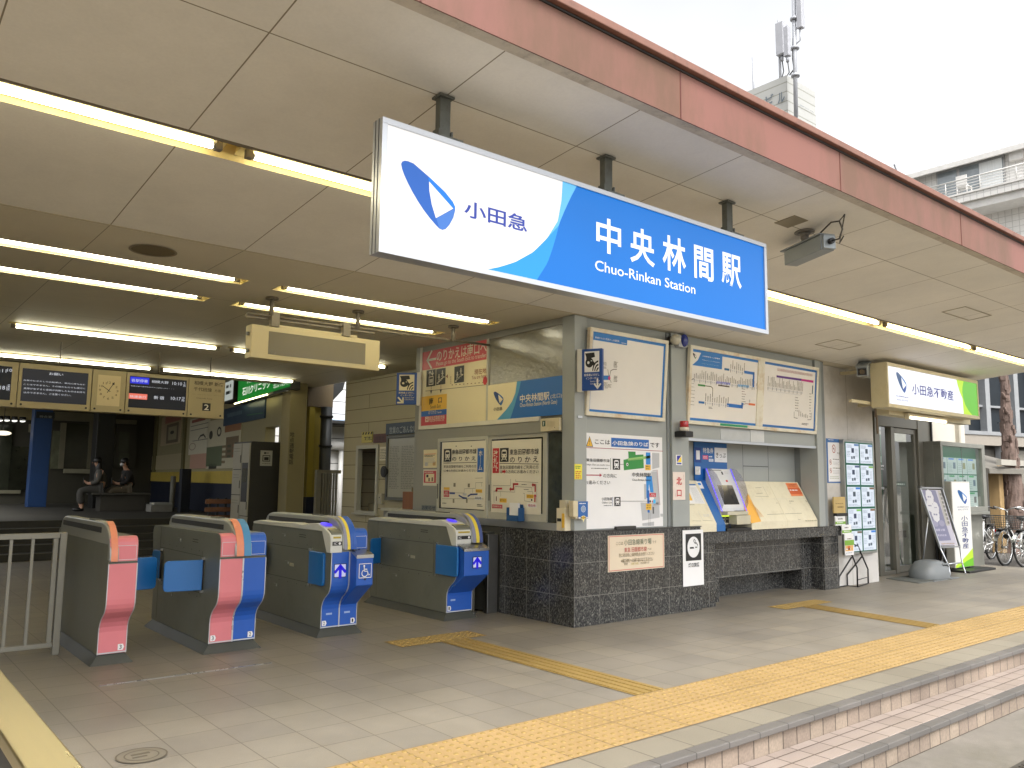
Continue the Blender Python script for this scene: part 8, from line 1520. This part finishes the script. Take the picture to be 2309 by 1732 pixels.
# beige column with vertical lettering, yellow wall, pipe and back gate
def inner_right():
    Yc = 13.6; p = PY(Yc); x0, x1 = p.hit(*R6(880, 800))[0], p.hit(*R6(1075, 800))[0]; t = thing('beige_column', ((x0+x1)/2, Yc+.15, 0), 'beige column with small vertical lettering beside the yellow wall', 'column'); m = MB(); m.box(x0, x1, Yc, Yc+.35, 0, 3.5, pm('column_beige', '8A805A', .6, var=.06)); m.build('shaft', t, bevel=.01); s = Sign(PY(Yc-.002), R6); k = ink('2A2820'); cx = s.ab(918, 800)[0]
    s.text('地\n点\n通\n報\n電\n話', 903, 590, 938, 972, k, 1, .01); s.build('lettering', t, fixn=False)
    Yy = 14.2; p = PY(Yy); xa, xb, xc = p.hit(*R6(1085, 800))[0], p.hit(*R6(1150, 800))[0], p.hit(*R6(1285, 800))[0]; t = thing('yellow_wall', ((xa+xc)/2, Yy, 0), 'dull yellow wall strip with a navy foot between the column and the pipe', 'wall'); zt = p.hit(*R6(1150, 300))[1]; zn = p.hit(*R6(1120, 1350))[1]
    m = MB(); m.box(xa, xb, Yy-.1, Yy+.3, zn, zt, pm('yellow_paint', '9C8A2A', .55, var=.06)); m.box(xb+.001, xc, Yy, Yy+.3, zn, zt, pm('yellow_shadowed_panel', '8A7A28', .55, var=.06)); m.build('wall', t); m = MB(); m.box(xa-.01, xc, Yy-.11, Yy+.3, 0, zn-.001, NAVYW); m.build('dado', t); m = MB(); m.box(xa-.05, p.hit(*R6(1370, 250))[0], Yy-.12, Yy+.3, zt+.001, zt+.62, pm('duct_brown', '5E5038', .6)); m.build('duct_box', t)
    Yp = 13.9; p = PY(Yp); xq = p.hit(*R6(1318, 700))[0]; zp = p.hit(*R6(1325, 1040))[1]; m = MB(); m.cyl((xq, Yp, .0), (xq, Yp, p.hit(*R6(1325, 300))[1]), .105, pm('drain_pipe', '3B3D3C', .4, .2), 20); t = thing('drain_pipe', (xq, Yp, 0), 'thick dark grey vertical pipe beside the bright gap', 'pipe'); m.build('pipe', t); m = MB()
    for y in (412, 757): z = p.hit(*R6(1320, y))[1]; m.cyl((xq, Yp, z-.02), (xq, Yp, z+.02), .125, BLACK, 20)
    m.build('pipe_clamp', t)
    p = PY(15.0); m = MB(); (a0, b1), (a1, b0) = p.hit(*R6(1370, 20)), p.hit(*R6(1540, 300)); m.prism([(a0-.6, 15, b0), (a0+.0, 15, b0), (a1-.35, 15, b0+.02), (a1-.05, 15, b0+.35), (a1+.1, 15, b1+.5), (a0-.6, 15, b1+.5)], (0, .3, 0), pm('hanging_duct', '1E1E1C', .5)); tag(m.build('ceiling_duct'), 'black rounded duct hanging above the bright gap', 'duct')
    # gate of bars in the gap
    Yg = 13.2; p = PY(Yg); t = thing('bar_gate', (p.hit(*R6(1340, 1300))[0], Yg, 0), 'grey barred gate closing the bright gap to the street', 'gate'); xa, xb = p.hit(*R6(1195, 1300))[0], p.hit(*R6(1480, 1300))[0]; zt = p.hit(*R6(1300, 1035))[1]; GG = pm('gate_grey', '7E7C70', .4, .3); m = MB(); m.box(xa, xa+.09, Yg-.04, Yg+.04, .0, zt, GG); m.box(xa+.091, xb, Yg-.03, Yg+.03, zt-.06, zt, GG); m.box(xa+.091, xb, Yg-.03, Yg+.03, .06, .12, GG); m.box(xa+.091, xb, Yg-.03, Yg+.03, .70, .74, GG); m.build('frame', t)
    for i in range(6): x = xa+.14+i*(xb-xa-.16)/6; m = MB(); m.box(x-.014, x+.014, Yg-.018, Yg+.018, .121, zt-.061, GG); m.build('bar', t)
    # pale house beyond the gap
    HS = tile('house_siding', ('D4D3D0', 'CCCBC8'), '6A6A68', 40, .30, .012, 'xz', .6, .4, 0, (0, 0), .02, 30, .05); t = thing('neighbour_house', (10.5, 18, -.006), 'white sided house seen through the gap behind the office', 'house'); m = MB(); m.box(7.3, 14.5, 18, 20, -.3, 6.5, HS); m.build('wall', t); p = PY(17.9); (a0, b1), (a1, b0) = p.hit(*R6(1390, 440)), p.hit(*R6(1530, 515)); m = MB(); m.box(a0-.6, a1+1, 17.2, 17.99, b0, b0+.06, DARKM); m.hexa([(a0-.6, 17.2, b0+.061), (a1+1, 17.2, b0+.061), (a1+1, 17.99, b0+.061), (a0-.6, 17.99, b0+.061), (a0-.6, 17.3, b0+.09), (a1+1, 17.3, b0+.09), (a1+1, 17.99, b1), (a0-.6, 17.99, b1)], pm('awning_blue', '8FA4BE', .5)); m.build('awning', t); m = MB(); c = PY(17.8).hit(*R6(1470, 745)); m.cyl((c[0]-.25, 17.8, c[1]), (c[0]+.4, 17.8, c[1]), .11, pm('gutter_white', 'C9C8C4', .5), 14); m.cyl((c[0]+.1, 17.85, c[1]), (c[0]+.1, 17.85, c[1]-2.2), .06, MATS['gutter_white'], 10); m.build('gutter', t)
inner_right()
m = MB(); m.box(5.8, 6.35, 14.36, 14.38, 2.0, 2.001, HALL)
# ------------------------------------------------------------------ seated people
SKIN = pm('skin', 'B98F76', .55, var=.05); HAIR = pm('dark_hair', '14110F', .45, var=.2, scale=30)
def person(loc, face_az, label, shirt, trousers, longhair, seat_h, coat=False, mask=False):
    """seated figure; local +x is forward, z from the floor; arms brought to the lap holding a phone"""
    t = thing('person', loc, label, 'person'); ca, sa = cos(face_az), sin(face_az)
    def W(p): return (p[0]*ca-p[1]*sa, p[0]*sa+p[1]*ca, p[2])
    def skinned(name, J, E, mat, root=0, sub=2):
        me = bpy.data.meshes.new(name); me.from_pydata([W(j[0]) for j in J], E, []); me.materials.append(mat); o = bpy.data.objects.new(name, me); COL.objects.link(o); o.parent = t
        k = o.modifiers.new('skin', 'SKIN'); k.use_smooth_shade = True; s_ = o.modifiers.new('smooth', 'SUBSURF'); s_.levels = sub; s_.render_levels = sub
        for i, j in enumerate(J): v = me.skin_vertices[0].data[i]; v.radius = (j[1], j[2] if len(j) > 2 else j[1]); v.use_root = i == root
        return o
    h = seat_h; lean = .06
    J = [((0, 0, h+.10), .13, .15), ((lean*.3, 0, h+.28), .115, .145), ((lean, 0, h+.46), .12, .16), ((lean+.02, 0, h+.555), .055), ((lean+.05, 0, h+.63), .05), ((lean+.075, 0, h+.72), .082, .075), ((lean+.085, 0, h+.79), .075, .07)]
    E = [(i, i+1) for i in range(6)]
    for s_ in (-1, 1):
        k = len(J); J += [((lean, s_*.15, h+.49), .06), ((lean+.04, s_*.20, h+.27), .046), ((lean+.22, s_*.10, h+.21), .036), ((lean+.27, s_*.06, h+.24), .030, .022)]; E += [(2, k), (k, k+1), (k+1, k+2), (k+2, k+3)]
        b = len(J)
        for f in range(4): J += [((lean+.315-.006*abs(f-1), s_*(.028+.02*f), h+.265-.003*f), .009), ((lean+.325, s_*(.02+.012*f), h+.295), .0075)]; E += [(k+3, b+2*f), (b+2*f, b+2*f+1)]
        b = len(J); J += [((lean+.285, s_*.015, h+.262), .010), ((lean+.31, s_*.006, h+.285), .008)]; E += [(k+3, b), (b, b+1)]
        k = len(J); J += [((.06, s_*.10, h+.07), .095), ((.44, s_*.09, h+.05), .068), ((.42, s_*.09, h-.22), .055), ((.40, s_*.09, .075), .04), ((.50, s_*.09, .04), .038, .03)]; E += [(0, k), (k, k+1), (k+1, k+2), (k+2, k+3), (k+3, k+4)]
    skinned('body', J, E, SKIN)
    # face: eyes, nose, ears
    hx, hz = lean+.08, h+.72; m = MB(); q = lambda x, y, z: Vector(loc)+Vector(W((x, y, z)))
    for s_ in (-1, 1): m.ball(q(hx+.072, s_*.03, hz+.02), .010, BLACK, 8, 6); m.ball(q(hx-.005, s_*.078, hz+.005), .022, SKIN, 8, 6, (.6, .4, 1))
    m.ball(q(hx+.088, 0, hz-.005), .013, SKIN, 8, 6); m.ball(q(hx+.078, 0, hz-.045), .014, pm('lips', '8A5048', .5), 8, 6, (.5, 1.3, .4)); m.build('face', t)
    if mask: m = MB(); m.ball(q(hx+.045, 0, hz-.03), .062, pm('mask_white', 'D8D8D6', .7), 12, 8, (.8, .95, .7)); m.build('mask', t)
    m = MB(); m.ball(q(hx-.022, 0, hz+.045), .098, HAIR, 16, 10, (1, .95, .95))
    if longhair: m.ball(q(hx-.055, 0, hz-.13), .10, HAIR, 14, 10, (.75, .95, 2.1))
    else: m.ball(q(hx-.05, 0, hz-.005), .075, HAIR, 12, 8)
    m.build('hair', t)
    Jc = [((0, 0, h+.08), .15, .175), ((lean*.3, 0, h+.28), .135, .165), ((lean, 0, h+.47), .135, .175), ((lean+.015, 0, h+.54), .075)]; Ec = [(0, 1), (1, 2), (2, 3)]
    for s_ in (-1, 1): k = len(Jc); Jc += [((lean, s_*.155, h+.495), .075), ((lean+.04, s_*.205, h+.265), .060), ((lean+.20, s_*.115, h+.215), .048)]; Ec += [(2, k), (k, k+1), (k+1, k+2)]
    skinned('coat' if coat else 'blouse', Jc, Ec, shirt, 0)
    Jt = [((-.02, 0, h+.10), .155, .17)]; Et = []
    for s_ in (-1, 1): k = len(Jt); Jt += [((.08, s_*.10, h+.075), .115), ((.45, s_*.095, h+.055), .09), ((.43, s_*.095, h-.2), .085), ((.41, s_*.095, .17), .085 if coat else .07)]; Et += [(0, k), (k, k+1), (k+1, k+2), (k+2, k+3)]
    skinned('trousers', Jt, Et, trousers, 0)
    for s_ in (-1, 1): m = MB(); m.ball(q(.47, s_*.092, .045), .06, BLACK, 12, 8, (2.0, .8, .85), z0=-.7); m.build('shoe', t)
    m = MB(); m.obox(q(lean+.335, 0, h+.285), Vector(W((.004, 0, 0))), Vector(W((0, .036, 0))), (0, 0, .07), BLACK); m.build('phone', t)
    return t
YP = 21.6; pp = PY(YP); xa = pp.hit(*RI(905, 850))[0]; xb = pp.hit(*RI(1150, 850))[0]
CLB = pm('blouse_grey', '4C4A43', .8, var=.1); SKT = pm('skirt_grey', '3E3C36', .8, var=.1); COATD = pm('coat_dark', '262422', .8, var=.15); TRB = pm('trousers_beige', '5C5342', .8, var=.1)
person((xa, YP, .6), pi*.97, 'seated woman with long dark hair in a pale grey top, looking down at a phone', CLB, SKT, True, .44)
person((xb, YP+.05, .6), pi*1.02, 'seated person in a dark coat and wide beige trousers wearing a white mask', COATD, TRB, False, .44, True, True)
def platform_bench():
    x0, x1 = xa-.35, xb+.45; BM = pm('bench_grey', '4C4A42', .6, var=.1); t = thing('platform_bench', ((x0+x1)/2, YP+.1, .6), 'dark bench on the platform carrying the two seated people', 'bench'); m = MB(); m.box(x0+.1, x1, YP-.28, YP+.32, .99, 1.035, BM); m.build('seat', t, bevel=.01); m = MB(); m.box(x0+.3, x1-.1, YP-.2, YP+.25, .601, .989, pm('bench_block', '45423A', .7)); m.build('base', t, bevel=.01)
platform_bench()
m = MB(); p = PY(20.5); (a0, b1), (a1, b0) = p.hit(*RI(1352, 930)), p.hit(*RI(1540, 1010)); m.box(a0, a1, 20.5, 20.9, .605, .605+(b1-b0)*.8, pm('paper_stack', '8E8C84', .6)); m.box(a0+.06, a1-.02, 20.48, 20.85, .606+(b1-b0)*.8, .606+(b1-b0), pm('paper_top', 'A8A8A0', .6)); tag(m.build('paper_stack', bevel=.006), 'low stack of white boxes on the platform floor', 'boxes')
m = MB(); p = PY(20.0); c = p.hit(*RI(1655, 900)); m.box(c[0]-.11, c[0]+.11, 20, 20.2, .601, p.hit(*RI(1655, 700))[1], pm('navy_post', '141A26', .5)); tag(m.build('navy_post', bevel=.01), 'dark navy square post before the turned wall', 'post')
m = MB(); c = PY(21).hit(*RI(1540, 840)); m.cyl((c[0], 21, .601), (c[0], 21, PY(21).hit(*RI(1540, 765))[1]), .06, pm('white_pipe', '77756A', .5), 12); tag(m.build('standpipe'), 'pale thin standpipe against the navy dado', 'pipe')
